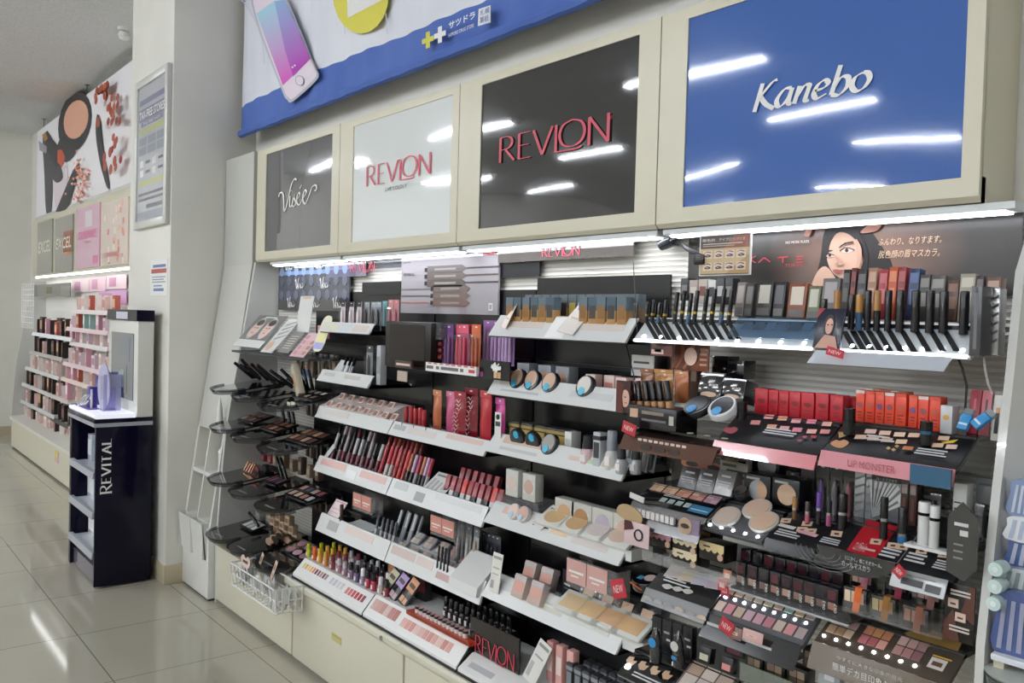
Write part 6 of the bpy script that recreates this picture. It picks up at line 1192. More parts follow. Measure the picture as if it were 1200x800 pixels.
def stick(px, pyt, pyb, Y, rad, lo, up, split, label, cat='mascara', name='mascara', band=None, lean=0, group=None, low2=None):
    a, b = P(px, pyb, Y=Y), P(px, pyt, Y=Y); h = max(a.z, .02); h = b.z-a.z
    return put(('stick', px, pyb), tube(h, rad, lo, up, split, name, band=band), T(a.x, Y, a.z) @ RY(lean), label, cat, group)
for i, (px, t, b) in enumerate(((757, 353, 378), (764, 351, 378), (771, 354, 379), (778, 351, 379), (790, 342, 380), (798, 340, 380), (806, 343, 381), (813, 340, 381), (824, 338, 382), (833, 338, 382), (844, 338, 383), (853, 338, 384))):
    stick(px, t, b, 1.70, .0055, ('#2a2a2e', '#1c1c20', '#47617d', '#202024')[i % 4], '#131316', .35, 'slim black brow pencil, %s along the silver lit tray under the chart' % nth(i), 'brow pencil', 'brow_pencil', ('#c9a94a' if i % 2 else '#8a8a55'), 6, 'brow pencils on the lit tray')
for i, (px, t, b) in enumerate(((965, 350, 378), (980, 340, 384), (997, 345, 386), (1006, 345, 387), (1016, 340, 387), (1027, 340, 388), (1040, 340, 388), (1054, 340, 389), (1072, 340, 389), (1089, 340, 390), (1105, 341, 390), (1129, 341, 392))):
    stick(px, t, b, 1.69, .0085 if i > 6 else .007, ('#3a5a7a' if i == 3 else '#17171a'), ('#131315', '#a5763f', '#151517', '#b5823f')[i % 4] if i < 6 else '#131315', .5, 'black mascara, %s along the silver lit tray nearest the end panel' % nth(i), 'mascara', 'mascara', None, 0, 'mascaras on the lit tray')
def pbox(name, px0, px1, pyt, pyb, Y, depth, body, label, cat, front=None, tilt=0, yaw=0, group=None, fn=None, bev=.001):
    """a carton whose front face spans the given pixels at depth Y"""
    a, b = P(px0, pyb, Y=Y), P(px1, pyb, Y=Y); t = P((px0+px1)/2, pyt, Y=Y); z0 = P((px0+px1)/2, pyb, Y=Y).z; w_, h = b.x-a.x, t.z-z0
    r = thing(name, label, cat, T((a.x+b.x)/2, Y, z0) @ RZ(yaw) @ RX(-tilt), group)
    MB().box(-w_/2, w_/2, 0, depth, 0, h, mat(body, .3) if isinstance(body, str) else body, bev=bev).build('body', r)
    for u0, u1, v0, v1, c in (front or ()):
        MB().box(w_*(u0-.5), w_*(u1-.5), -.0006, 0, h*v0, h*v1, mat(c, .35) if isinstance(c, str) else c).build('front_label', r)
    if fn: m = MB(); fn(m, w_, h); m.build('print', r, smooth=False)
    return r
# packets behind the lit trays
for i, (p0, p1, t, b, c, f) in enumerate(((797, 806, 326, 352, '#1a1a1c', '#8a8a8e'), (807, 817, 328, 355, '#b9a79c', '#e0d5cc'), (818, 828, 327, 355, '#c9bdb5', '#8a5a4c'), (829, 838, 328, 356, '#dcdcda', '#4a4a4c'), (839, 848, 326, 356, '#3a3a3c', '#c9c9c9'), (849, 858, 326, 357, '#1f1f22', '#8f8f92'))):
    pbox('brow_carton', p0, p1, t, b, 1.80, .03, c, 'small brow carton, %s of the row behind the slim pencils' % nth(i), 'carton', ((.15, .85, .3, .7, f),), 0, 0, 'brow cartons behind the pencils')
for i, (p0, p1, t, b, c, f, nm) in enumerate(((860, 870, 330, 370, '#8a7f78', '#b5aaa2', 'taupe'), (871, 880, 331, 371, '#4a4644', '#7d7874', 'grey'), (884, 902, 329, 371, '#2a2828', '#c9c2b5', 'black'), (904, 917, 329, 372, '#1d1d20', '#5a5a60', 'glossy dark'), (921, 942, 331, 373, '#8a4a2c', '#d9cdbb', 'orange-brown'), (944, 958, 334, 375, '#6a6f55', '#c9c9b5', 'olive'), (960, 980, 325, 372, '#6f6a6a', '#a8a2a2', 'grey-rose'))):
    pbox('brow_palette_box', p0, p1, t, b, 1.76, .02, c, '%s brow palette box standing behind the clear covered tray' % nm, 'palette box', ((.15, .85, .38, .9, f), (.1, .9, .05, .25, '#5f5a58')), 8, 0, 'brow palette boxes')
for i, (p0, p1, t, b, c, f, nm) in enumerate(((984, 992, 315, 370, '#1e1c1e', '#55504e', 'black'), (993, 999, 313, 371, '#5a2422', '#8a3c36', 'maroon'), (1001, 1011, 316, 372, '#262426', '#6a6466', 'dark'), (1013, 1023, 313, 373, '#a37a62', '#c9a48a', 'tan'), (1026, 1036, 315, 373, '#a8323f', '#cf6a72', 'crimson'), (1037, 1047, 312, 374, '#c9552f', '#e08a5f', 'orange'), (1048, 1057, 312, 374, '#8f2f33', '#b55a5a', 'brick'), (1061, 1073, 314, 375, '#27365f', '#5a6fa0', 'navy'), (1074, 1086, 321, 375, '#3a3836', '#8a8680', 'charcoal'), (1087, 1104, 322, 376, '#55524f', '#9a9590', 'grey'), (1107, 1120, 328, 376, '#5a3a2e', '#8f6a58', 'brown'), (1121, 1139, 320, 377, '#a8a08f', '#d2cbb9', 'cream'), (1140, 1149, 322, 378, '#3a3034', '#6f6266', 'dark plum'), (1152, 1169, 324, 378, '#6f4f42', '#b59a8a', 'cocoa'))):
    pbox('mascara_carton', p0, p1, t, b, 1.755, .025, c, '%s mascara carton standing in the tall row under the portrait poster' % nm, 'carton', ((.12, .88, .72, .92, f), (.2, .8, .3, .6, f)), 6, 0, 'mascara cartons under the poster')
pbox('text_pillar', 1135, 1148, 335, 417, 1.64, .07, mat('#4a4a4d', .2), 'dark grey upright sign board at the end of the lit trays', 'sign', ((.35, .65, .1, .9, '#6f6f72'),))
pbox('striped_carton', 1151, 1169, 338, 416, 1.69, .03, mat('#b9b9ba', .25, .5), 'silver carton with diagonal dark stripes by the end panel', 'carton', None, 0, 0, None, lambda m, w_, h: [m.add([(-w_*.45, -.001, h*(.1+.13*i)), (w_*.45, -.001, h*(.22+.13*i)), (w_*.45, -.001, h*(.26+.13*i)), (-w_*.45, -.001, h*(.14+.13*i))], [(0,1,2,3)], mat('#55565a', .3)) for i in range(6)])
def portrait(m, w_, h):
    m.add([(-w_*.5, -.0012, h*.75), (-w_*.25, -.0012, h), (-w_*.5, -.0012, h)], [(0,1,2)], mat('#a02a35')); m.prism([(.0+w_*.2*cos(t), h*.55+h*.3*sin(t)) for t in [i*pi/8 for i in range(16)]], 0, .0005, mat('#1a1418'), T(0, -.001, 0) @ RX(90)); m.prism([(.02*w_+w_*.14*cos(t), h*.55+h*.2*sin(t)) for t in [i*pi/8 for i in range(16)]], .0006, .001, mat('#d6a795'), T(0, -.001, 0) @ RX(90))
    m.add([(-w_*.4, -.0018, 0), (w_*.45, -.0018, 0), (w_*.3, -.0018, h*.3), (-w_*.1, -.0018, h*.34)], [(0,1,2,3)], mat('#c79a88'))
    for e in (-.06, .08): m.box(w_*e, w_*(e+.06), -.0026, -.002, h*.57, h*.6, mat('#2a1c1c'))
pbox('portrait_card', 950, 985, 360, 408, 1.635, .004, mat('#25283a', .2), 'tilted portrait card with red corner between the two lit trays', 'card', None, 12, -8, None, portrait)
def new_tag(px0, px1, pyt, pyb, Y, label, yaw=0, roll=12):
    a, b = P(px0, pyb, Y=Y), P(px1, pyt, Y=Y); w_, h = b.x-a.x, b.z-a.z; r = thing('new_tag', label, 'tag', T((a.x+b.x)/2, Y, a.z) @ RY(roll), 'red new tags')
    MB().box(-w_/2, w_/2, 0, .0015, 0, h, mat('#c0303f', .3)).build('card', r); m = MB(); letter(m, 'NEW', mat('#f0dcdc'), T(-w_*.36, -.0008, h*.3) @ FRONT, w_*.72, h*.4, .1); m.build('lettering', r, smooth=False)
new_tag(967, 988, 408, 417, 1.63, 'red new tag at the corner of the silver tray beside the portrait card')
# --- second level: foundation tray with red-haired picture
pbox('tester_stand', 735, 792, 477, 503, 1.60, .08, mat('#17161a', .2), 'black printed stand holding six dark capped foundations', 'stand', ((.05, .22, .45, .85, '#caa58c'), (.3, .75, .65, .8, '#8a7a6a'), (.3, .8, .35, .45, '#6a6468'), (.86, .95, .3, .7, '#b5b0a5')))
for i, px in enumerate((742, 751, 760, 768, 776, 785)):
    stick(px, 446, 480, 1.635, .0085, '#c29468', '#141316', .32, 'black capped foundation tester, %s beside the red-haired picture' % nth(i), 'foundation tester', 'foundation_tester', '#2a2622', -12, 'foundation testers')
def redhair(m, w_, h):
    m.box(-w_*.5, w_*.5, -.0006, 0, 0, h, mat('#3a1c18')); m.prism([(w_*.15+w_*.3*cos(t), h*.45+h*.28*sin(t)) for t in [i*pi/8 for i in range(16)]], .0006, .001, mat('#d9b09c'), RX(90)); m.add([(-w_*.5, -.002, 0), (w_*.1, -.002, 0), (-w_*.05, -.002, h*.5), (w_*.1, -.002, h*.9), (-w_*.5, -.002, h)], [(0,1,2,3,4)], mat('#5a241a')); m.box(w_*.1, w_*.26, -.0026, -.002, h*.48, h*.51, mat('#2a1a18')); m.box(w_*.14, w_*.3, -.0026, -.002, h*.3, h*.33, mat('#b0504f'))
pbox('picture_card', 722, 738, 446, 483, 1.61, .004, mat('#3a1c18', .2), 'picture of a red-haired woman at the side of the foundation stand', 'card', None, 0, 0, None, redhair)
for i, (p0, p1, t, b, c) in enumerate(((750, 765, 432, 470, '#7a4a2e'), (766, 788, 433, 470, '#9a6a3a'), (790, 806, 435, 472, '#a5623a'))): put(('sach', i), pouch(P(p1, 450, Y=1.72).x-P(p0, 450, Y=1.72).x, P(p0, t, Y=1.72).z-P(p0, b, Y=1.72).z, c, ('#8a5638', '#b07c48', '#c98a5c')[i]), T(P((p0+p1)/2, b, Y=1.72).x, 1.72, P((p0+p1)/2, b, Y=1.72).z), 'brown sample sachet, %s behind the foundation testers' % nth(i), 'sachet', 'brown sample sachets')
for i, (p0, p1) in enumerate(((792, 799), (800, 807), (808, 816))): pbox('slim_carton', p0, p1, 425, 468, 1.78, .02, ('#8f6a55', '#a8866f', '#77564a')[i], 'slim brown carton, %s under the hair picture' % nth(i), 'carton', ((.15, .85, .5, .8, '#d2b8a5'),), 0, 0, 'slim brown cartons')
def hair(m, w_, h):
    for i in range(5): nib(m, [(-w_*.45+.1*w_*i, h*.05), (-w_*.3+.12*w_*i, h*.5), (-w_*.35+.15*w_*i, h*.98)], mat(('#6a3a2a', '#8a4a30', '#5a2c20', '#9a5c3c', '#4a2820')[i]), T(0, -.001, 0) @ FRONT, .006, .016)
    m.prism([(w_*.05+w_*.17*cos(t), h*.5+h*.32*sin(t)) for t in [i*pi/8 for i in range(16)]], .003, .0034, mat('#dcb9a8'), RX(90))
    for i in range(4): m.box(w_*.28, w_*.46, -.0012, -.0006, h*(.2+.18*i), h*(.27+.18*i), mat('#c98f72'))
pbox('hair_picture', 786, 830, 401, 434, 1.735, .004, mat('#7a4634', .2), 'brown picture card of flowing hair under the brow tray', 'card', None, 0, 0, None, hair)
pbox('picture_card', 762, 788, 402, 417, 1.70, .004, mat('#6a3c38', .2), 'small dark rose picture card hanging beside the hair picture', 'card', ((.05, .6, .15, .5, '#c9b0a8'), (.2, .5, .3, .6, '#2a2224')))
r = Desk('lip_tray', 'brown front foundation tray with eye prints', (732, 516), (842, 517), 1.59, 1.68, .02, mat('#2c2522', .2), ledge=True)
r.done(); f = r.fascia(.035, mat('#5a3c30', .2), .02)
for i, u in enumerate((.3, .45, .6)): MB().lathe([(.012, 0), (.012, .0008)], mat('#3a2a24'), r.I @ T(r.x0+r.w*u, 1.572, r.zf-.022) @ RX(90), 12, 1.5, .8).build('eye_print', f)
m = MB()
for i in range(9): m.box(r.x0+r.w*(.18+.06*i), r.x0+r.w*(.22+.06*i), 1.582, 1.5835, r.zf-.014, r.zf-.004, mat('#d9cdc4'), r.I)
m.build('print', f)
new_tag(728, 744, 496, 507, 1.575, 'red new tag on the corner of the brown foundation tray')
def uvb(m, w_, h):
    letter(m, 'UV', WHITE, T(-w_*.05, -.001, h*.66) @ FRONT, w_*.2, h*.1, 0, .02); letter(m, 'BLOCK', WHITE, T(-w_*.05, -.001, h*.52) @ FRONT, w_*.4, h*.1, 0, .02)
    m.prism([(w_*.36*cos(t), h*.27+h*.17*sin(t)) for t in [i*pi/10 for i in range(20)]], 0, .0006, mat('#0c0c0e'), T(0, -.0006, 0) @ RX(90)).prism([(w_*.34*cos(t), h*.2+h*.1*sin(t)) for t in [i*pi/10 for i in range(20)]], .0008, .0012, mat('#c9a890'), T(0, -.0006, 0) @ RX(90)); m.box(-w_*.5, w_*.5, -.0007, 0, h*.93, h, SILVER)
pbox('compact_box', 816, 843, 437, 468, 1.72, .05, mat('#141416', .12, coat=1), 'black compact box with silver top edge behind the round compacts', 'compact box', None, 14, 0, None, uvb)
pbox('compact_box', 844, 870, 443, 470, 1.72, .05, mat('#141416', .12, coat=1), 'second black compact box, beside the red lip cartons', 'compact box', None, 14, 0, None, uvb)
for i, (p0, p1, t, b) in enumerate(((834, 852, 417, 437), (850, 871, 422, 444))): pbox('black_packet', p0, p1, t, b, 1.80, .05, mat('#16161a', .15, coat=1), 'glossy black packet on the pile behind the compact boxes, %s' % ('upper', 'lower')[i], 'packet', ((.1, .9, .8, .95, '#2c2c30'),))
put('rcb', compact(.036, '#17181b', '#1d1f24', '#4a8fc9', 38), T(P(808, 494, Y=1.62).x, 1.65, P(808, 494, Y=1.62).z), 'black round compact with small blue label on the clear stand', 'powder compact')
put('rcs', compact(.036, '#d5d6d8', '#24262b', '#5a9fd2', 42), T(P(834, 497, Y=1.60).x, 1.64, P(834, 497, Y=1.60).z), 'silver-white round compact with black lid on the clear stand', 'powder compact')
r = thing('clear_tray', 'clear acrylic tray under the two round compacts', 'tray'); a, b = P(785, 503, Y=1.60), P(862, 505, Y=1.60)
MB().box(a.x, b.x, 1.60, 1.76, a.z-.01, a.z-.004, clear(gloss=.5)).build('base', r); MB().profile([(1.60, a.z), (1.76, a.z+.12), (1.76, a.z)], a.x, a.x+.003, clear(gloss=.5)).build('side', r)
for i in range(3): MB().lathe([(.008, 0), (.008, .001)], mat('#d9cfae'), T(a.x+.05+.05*i, 1.615, a.z-.004), 10).build('sticker', r)
# --- lip colour trays
BOARD = mat('#1d1d20', .35)
def lips(d, px, py, w_, c):
    d.poly(smooth([(px-w_, py), (px-w_*.4, py-w_*.4), (px, py-w_*.28), (px+w_*.5, py-w_*.42), (px+w_, py-w_*.1), (px+w_*.4, py+w_*.4), (px-w_*.3, py+w_*.42)], 3), mat(c, .5))
dL = Desk('lip_tray', 'black lip colour tray with pink swatches before the red cartons', (838, 515), (958, 535), 1.61, 1.70, .063, BOARD)
lips(dL, 856, 504, 9, '#b5606a')
for k, (x, y) in enumerate(((886, 495), (905, 500), (920, 502), (935, 504), (952, 506), (902, 489), (918, 491), (934, 494), (952, 495), (970, 498), (968, 507))): dL.poly([(x-5, y-2.5), (x+6, y-2), (x+4, y+3), (x-7, y+2.5)], mat(('#d98f8a', '#e0a084', '#e2a5a5', '#d9889a', '#e5b0a4')[k % 5], .5))
dL.lines(.40, .72, .36, .58, 3, TXW); lips(dL, 938, 518, 3, '#a84a58'); lips(dL, 944, 514, 3, '#c25a62'); dL.poly([(952, 512), (958, 513), (957, 516), (951, 515)], mat('#b5404a')); dL.done(); dL.fascia(.028, mat('#d9868d', .15, coat=1), .012)
dR = Desk('lip_tray', 'black lip colour tray with peach swatches before the orange cartons', (963, 527), (1120, 551), 1.61, 1.70, .056, BOARD)
lips(dR, 984, 520, 11, '#d09a72')
for k, (x, y) in enumerate(((1009, 512), (1024, 514), (1040, 516), (1057, 518), (1021, 506), (1038, 508), (1055, 510), (1072, 511), (1100, 523), (1116, 525), (1107, 515))): dR.poly([(x-6, y-2.5), (x+7, y-2), (x+5, y+3), (x-8, y+2.5)], mat(('#e5c3ac', '#e8cdb5', '#e2bfa5', '#e9c9a8', '#e5c5b8')[k % 5], .5))
dR.poly([(983, 508), (1004, 507), (998, 511), (984, 515)], mat('#b59a6a')).poly([(1103, 520), (1124, 517), (1118, 521), (1108, 522)], mat('#d9b52f')).lines(.26, .5, .42, .62, 2, TXW).lines(.68, .95, .2, .42, 3, TXW, 4)
for x, y in ((1042, 528), (1048, 530), (1052, 526)): dR.poly([(x-3, y), (x, y-2), (x+3, y), (x, y+2)], mat('#b5955a'))
dR.poly([(1060, 526), (1072, 527), (1070, 531), (1058, 530)], mat('#c9804f')); dR.done()
f = dR.fascia(.03, mat('#d9919a', .15, coat=1), .012)
m = MB(); letter(m, 'LIP MONSTER', mat('#a8545f'), dR.I @ T(dR.x0+dR.w*.25, 1.594, dR.zf-.022) @ FRONT, dR.w*.36, .014); m.build('lettering', f, smooth=False)
MB().box(dR.x0+dR.w*.72, dR.x1, 1.592, 1.596, dR.zf-.034, dR.zf+.002, mat('#33607f', .2), dR.I).build('blue_panel', f)
MB().profile([(1.61, dR.zf), (1.70, dR.zb), (1.80, dR.zb), (1.74, dR.zf-.02)], dR.x1+.002, dR.x1+.005, clear(gloss=.7, opaque=.05), dR.I).build('clear_side', dR.r)
def lipmark(c):
    def g(m, w_, h):
        m.prism(smooth([(-w_*.32, h*.55), (-w_*.1, h*.63), (0, h*.6), (w_*.1, h*.63), (w_*.34, h*.53), (w_*.05, h*.44)], 3), 0, .0005, mat(c), T(0, -.0004, 0) @ RX(90)); m.box(-w_*.25, w_*.2, -.0006, 0, h*.2, h*.23, mat('#7d1f22')).box(-w_*.2, w_*.25, -.0006, 0, h*.12, h*.15, mat('#7d1f22')).box(-w_*.25, w_*.25, -.0006, 0, h*.3, h*.34, mat('#7d1f22'))
    return g
for i, (p0, p1, t, b) in enumerate(((884, 899, 455, 486), (900, 911, 457, 486), (912, 923, 458, 487), (924, 937, 459, 489), (938, 953, 460, 491), (955, 970, 461, 492), (972, 987, 463, 494), (990, 1001, 465, 489))):
    pbox('lipstick_carton', p0, p1, t, b, 1.715 if i < 7 else 1.75, .03, '#b51f2e', 'red lipstick carton, %s from the black compact boxes' % nth(i), 'lipstick carton', ((0, 1, .92, 1, '#c9343f'),), 0, 0, 'red lipstick cartons', lipmark('#7d1a22'))
for i, (p0, p1, t, b) in enumerate(((1002, 1012, 457, 494), (1013, 1024, 458, 495), (1025, 1035, 459, 496), (1036, 1047, 460, 497), (1048, 1061, 461, 499), (1064, 1074, 463, 501), (1075, 1087, 464, 503), (1088, 1101, 465, 505))):
    pbox('lipstick_carton', p0, p1, t, b, 1.715, .03, '#d9452c', 'orange lipstick carton, %s after the red ones' % nth(i), 'lipstick carton', ((0, 1, .9, 1, ('#e9d5cf', '#d9543a', '#e0603f')[i % 3]),), 0, 0, 'orange lipstick cartons', lipmark(('#8a4f5a', '#b5553f', '#6a4f86')[i % 3]))
for i, px in enumerate((1013, 1023, 1033, 1043, 1053)): pbox('lipstick_carton', px, px+9, 455-0+i, 470+i, 1.765, .03, ('#e6dcd6', '#d9886a', '#d0603f')[i % 3], 'lipstick carton of the rear file, %s behind the orange ones' % nth(i), 'lipstick carton', None, 0, 0, 'rear lipstick cartons')
pbox('serum_carton', 1101, 1115, 475, 508, 1.69, .03, '#c3c5c6', 'silver carton with orange circle beside the orange lip cartons', 'carton', None, 0, 0, None, lambda m, w_, h: m.prism([(w_*.26*cos(t), h*.58+w_*.22*sin(t)) for t in [i*pi/8 for i in range(16)]], 0, .0006, mat('#dba052'), T(0, -.0004, 0) @ RX(90)))
for i, (px, py, c) in enumerate(((1124, 504, 0), (1138, 500, 1))):
    q = P(px, py, Y=1.66); r = thing('blue_tester', 'sky blue wrapped lip tester, %s at the end of the lip tray' % nth(i), 'lip tester', T(q.x, 1.67, q.z) @ RX(-30) @ RY((8, 40)[i]) @ S(.72))
    MB().box(-.014, .014, -.008, .008, 0, .045, mat('#3b8fc9', .3), bev=.004).build('wrap', r); MB().box(-.012, .012, -.007, .007, .045, .06, clear('#c9d5dd', .6, .3)).build('clear_cap', r); MB().box(-.011, .011, -.0092, -.0082, .012, .018, mat('#cfe3f0')).build('print', r)
for i, (px, t, b) in enumerate(((869, 470, 492), (995, 478, 509), (1085, 493, 521))):
    r = stick(px, t, b, 1.655, .0115, '#141417', '#0e0e10', .5, 'black square lipstick tester standing on the lip tray, %s from the compacts' % nth(i), 'lipstick tester', 'lipstick_tester', ('#2f2f33', '#2f2f33', '#4a7aa0')[i], 0, 'black lipstick testers')
for i, (p0, p1, t, b, c, f) in enumerate(((1132, 1145, 456, 508, '#a02535', '#c9606a'), (1146, 1158, 457, 510, '#c46a70', '#3a2a2c'))): pbox('upright_card', p0, p1, t, b, 1.74, .006, c, '%s upright card behind the blue testers' % ('deep red', 'coral pink')[i], 'card', ((.4, .6, .3, .8, f),), 10)
pbox('upright_card', 1160, 1171, 462, 516, 1.72, .006, '#d9d6d0', 'white upright card with black tube picture by the end panel', 'card', ((.3, .7, .15, .6, '#2a2826'), (.3, .7, .6, .72, '#c9913f')), 10)
# ================================================================== third level: palettes, compacts, mascaras
def eyes(m, w_, h):
    letter(m, 'CRAYON', mat('#c9b9a5'), T(-w_*.3, -.001, h*.8) @ FRONT, w_*.55, h*.1); m.box(-w_*.35, w_*.3, -.001, 0, h*.7, h*.72, mat('#a5846a')).box(-w_*.3, w_*.2, -.001, 0, h*.64, h*.67, mat('#8a8078'))
    for u in (-.2, .1): m.prism([(w_*u+w_*.16*cos(t), h*.45+h*.1*sin(t)) for t in [i*pi/8 for i in range(16)]], 0, .0005, mat('#b5714f'), T(0, -.0006, 0) @ RX(90)).prism([(w_*u+w_*.09*cos(t), h*.45+h*.05*sin(t)) for t in [i*pi/8 for i in range(16)]], .0006, .001, mat('#2a1612'), T(0, -.0006, 0) @ RX(90))
    m.box(w_*.25, w_*.42, -.001, 0, h*.52, h*.68, mat('#b08352'))
pbox('eye_poster', 786, 872, 512, 575, 1.76, .004, mat('#15110f', .2), 'black poster of two bronze eyes behind the grey gift boxes', 'poster', None, 0, 0, None, lambda m, w_, h: eyes(m, w_, h))
pbox('notice_plate', 843, 876, 541, 566, 1.735, .003, mat('#a9a39a', .3), 'grey plate with dark wording at the eye poster corner', 'plate', ((.1, .6, .75, .88, '#4a4846'), (.25, .95, .5, .62, '#4a4846'), (.4, .95, .25, .38, '#4a4846')))
def grey(m, w_, h):
    m.box(-w_*.25, w_*.25, -.001, 0, h*.72, h*.8, mat('#d2d2d2')); m.box(-w_*.35, w_*.35, -.001, 0, h*.5, h*.55, mat('#b5b5b5')).box(-w_*.35, w_*.3, -.001, 0, h*.4, h*.44, mat('#b5b5b5')).box(-w_*.3, w_*.3, -.001, 0, h*.3, h*.34, mat('#b5b5b5'))
for i, (p0, p1, t, b, c) in enumerate(((793, 814, 546, 573, '#5c5b5d'), (814, 834, 548, 577, '#757476'), (835, 856, 550, 580, '#a5a4a4'))): pbox('shade_box', p0, p1, t, b, 1.69, .05, mat(c, .2, .3), 'grey metallic shade box with white wording, %s from the bottle shelf' % nth(i), 'shade box', None, 22, 0, 'grey shade boxes', grey)
dP = Desk('palette_tray', 'black five-colour eyeshadow palette tray with blue sticker', (742, 585), (828, 609), 1.60, 1.675, .04, mat('#17171a', .15, coat=1))
cols = [('#c9a58a', '#d9bb98', '#b5927a', '#cdb08f'), ('#c99a8a', '#d9b59c', '#c3a07f', '#d2b08f'), ('#c98a78', '#d99f8c', '#c59a78', '#cf9080'), ('#c58a84', '#cf948c', '#d2b59c', '#b98278'), ('#b98fa0', '#c9a3b2', '#c9a9a5', '#b58a9a')]
for i in range(5):
    for k in range(4):
        a, b = .05+.185*i+.085*(k % 2), .62+.17*(k//2)
        MB().box(dP.w*a, dP.w*(a+.08), dP.d*b, dP.d*(b+.15), .0005, .002, mat(cols[i][k], .5)).build('colour_pan', dP.r)
for i in range(4): dP.uv(.3+.11*i, .38+.11*i, .22, .42, mat('#a9b5b0', .2))
dP.uv(.72, .98, .1, .42, mat('#3f7ea5', .3)).uv(.74, .96, .2, .24, mat('#d5e2ea')).lines(.3, .6, .46, .58, 2, TXW); dP.done()
f = dP.fascia(.055, mat('#3a3234', .15, coat=1), .03)
m = MB(); I = dP.I
for i in range(9): m.box(dP.x0+dP.w*(.1+.065*i), dP.x0+dP.w*(.15+.065*i), 1.574, 1.582, dP.zf-.028, dP.zf-.010, mat('#d5d0d0'), I)
m.build('print', f, smooth=False)
MB().box(dP.x0+dP.w*.8, dP.x1-.002, 1.576, 1.58, dP.zf-.05, dP.zf-.004, mat('#8f7d92', .2), I).build('lilac_field', f)
MB().lathe([(.02, 0), (.02, .001)], mat('#b59a80', .4), I @ T(dP.x0+dP.w*.82, 1.575, dP.zf-.022) @ RX(90), 16).lathe([(.01, .001), (.01, .0015)], mat('#3a2c28', .4), I @ T(dP.x0+dP.w*.82, 1.575, dP.zf-.022) @ RX(90), 12, 1.3, .6).build('eye_print', f)
tan_ = put('pointer', lambda: MB().prism(smooth([(-.04, 0), (.03, -.015), (.04, .012), (0, .03), (-.035, .025)], 3), -.0015, .0015, mat('#b59a74', .4), RX(90)).build('shape_card'), T(P(738, 606, Y=1.57).x, 1.57, P(738, 606, Y=1.57).z), 'tan swatch-shaped card at the corner of the palette tray', 'card')
put('pointer2', lambda: MB().box(-.024, .024, -.001, .001, 0, .014, mat('#d2d2cc', .3)).build('pointer_card'), T(P(746, 586, Y=1.585).x, 1.585, P(746, 586, Y=1.585).z) @ RY(8), 'white pointer card on the edge of the palette tray', 'card')
def ringcard(m, w_, h):
    m.add([(-w_*.5, -.001, h*.55), (-w_*.1, -.001, h*.7), (-w_*.2, -.001, h), (-w_*.5, -.001, h)], [(0,1,2,3)], mat('#4a1c20'))
    m.tube([(w_*.1+w_*.16*cos(t*.4), -.002, h*.5+h*.22*sin(t*.4)) for t in range(17)], .0022, mat('#22262e'), 5)
pbox('ring_card', 731, 760, 612, 640, 1.56, .003, mat('#d9bfc0', .3), 'pale pink card with a black ring picture below the palette tray', 'card', None, 0, 0, None, ringcard)
# scalloped boxes in a clear rack
rk = thing('clear_rack', 'clear acrylic rack of scallop-printed boxes', 'rack'); a, b = P(760, 640, Y=1.60), P(862, 678, Y=1.60); z0 = (a.z+b.z)/2
MB().box(a.x-.01, b.x+.01, 1.59, 1.70, z0-.026, z0-.022, clear(gloss=.5, opaque=.1)).box(a.x-.01, b.x+.01, 1.588, 1.59, z0-.026, z0+.0, clear(gloss=.5, opaque=.08)).build('shelf', rk)
for x in (a.x-.01, (a.x*2+b.x)/3, (a.x+b.x*2)/3, b.x+.01): MB().box(x-.001, x+.001, 1.59, 1.70, z0-.026, z0+.055, clear(gloss=.5)).build('divider', rk)
def scal(c):
    def g(m, w_, h):
        q = [(-w_*.5, h)]+[(-w_*.5+w_*i/16, h*(.62-.16*abs(sin(pi*i/4)))) for i in range(17)]+[(w_*.5, h)]
        m.prism(q, 0, .0005, mat(c, .35), T(0, -.0004, 0) @ RX(90)); m.lathe([(w_*.11, 0), (w_*.11, .0006)], mat('#c9a58a'), T(w_*.36, -.0006, h*.3) @ RX(90), 12); m.box(-w_*.32, -w_*.05, -.0012, 0, h*.72, h*.82, mat('#4a3e38'))
    return g
for i, (p0, p1, t, b, c, nm) in enumerate(((760, 786, 622, 641, '#c9949a', 'rose'), (788, 816, 629, 649, '#e2d2b2', 'cream'), (819, 848, 636, 657, '#d2bb8c', 'sand'), (788, 816, 645, 664, '#decfae', 'lower cream'), (806, 832, 621, 634, '#d9a96f', 'apricot'))): pbox('scallop_box', p0, p1, t, b, 1.60 if i < 4 else 1.66, .05, '#17130f', '%s scallop-printed black box in the clear rack' % nm, 'eyeshadow box', None, 0, 0, 'scallop-printed boxes', scal(c))
# compacts on a lit tray
dC = Desk('powder_tray', 'grey lit tray holding open flesh-tone powder compacts', (822, 614), (892, 638), 1.60, 1.69, .055, mat('#6f6f72', .25, .4))
dC.lines(.1, .5, .15, .3, 2, TXW); dC.done()
for i, (px, py, c) in enumerate(((852, 607, '#d2bfb0'), (888, 598, '#d6b8a2'), (896, 613, '#d9b99f'))):
    q = dC.world(px, py); r = thing('open_compact', 'open flesh-tone powder compact, %s on the grey lit tray' % nth(i), 'powder compact', T(*q) @ RX(31), 'open compacts on the lit tray')
    MB().lathe([(.034, .001), (.035, .006), (.033, .008)], mat('#c9c3bd', .2), n=22).build('case', r); MB().lathe([(.029, .008), (.029, .0092)], mat(c, .5), n=22).build('powder_pan', r)
put('roundlid', compact(.02, '#2a2a2d', '#6a625c', '#3a3634', 30), T(*dC.world(868, 587)), 'small dark round pot behind the open compacts', 'pot')
for i in range(5): MB().lathe([(.0, .0015), (.003, .001), (.004, 0)], mat('#f2f7ff', .3, emit=TRAY_E*4), T(dC.w*(.1+.2*i), .012, .0008), 10).build('led', dC.r)
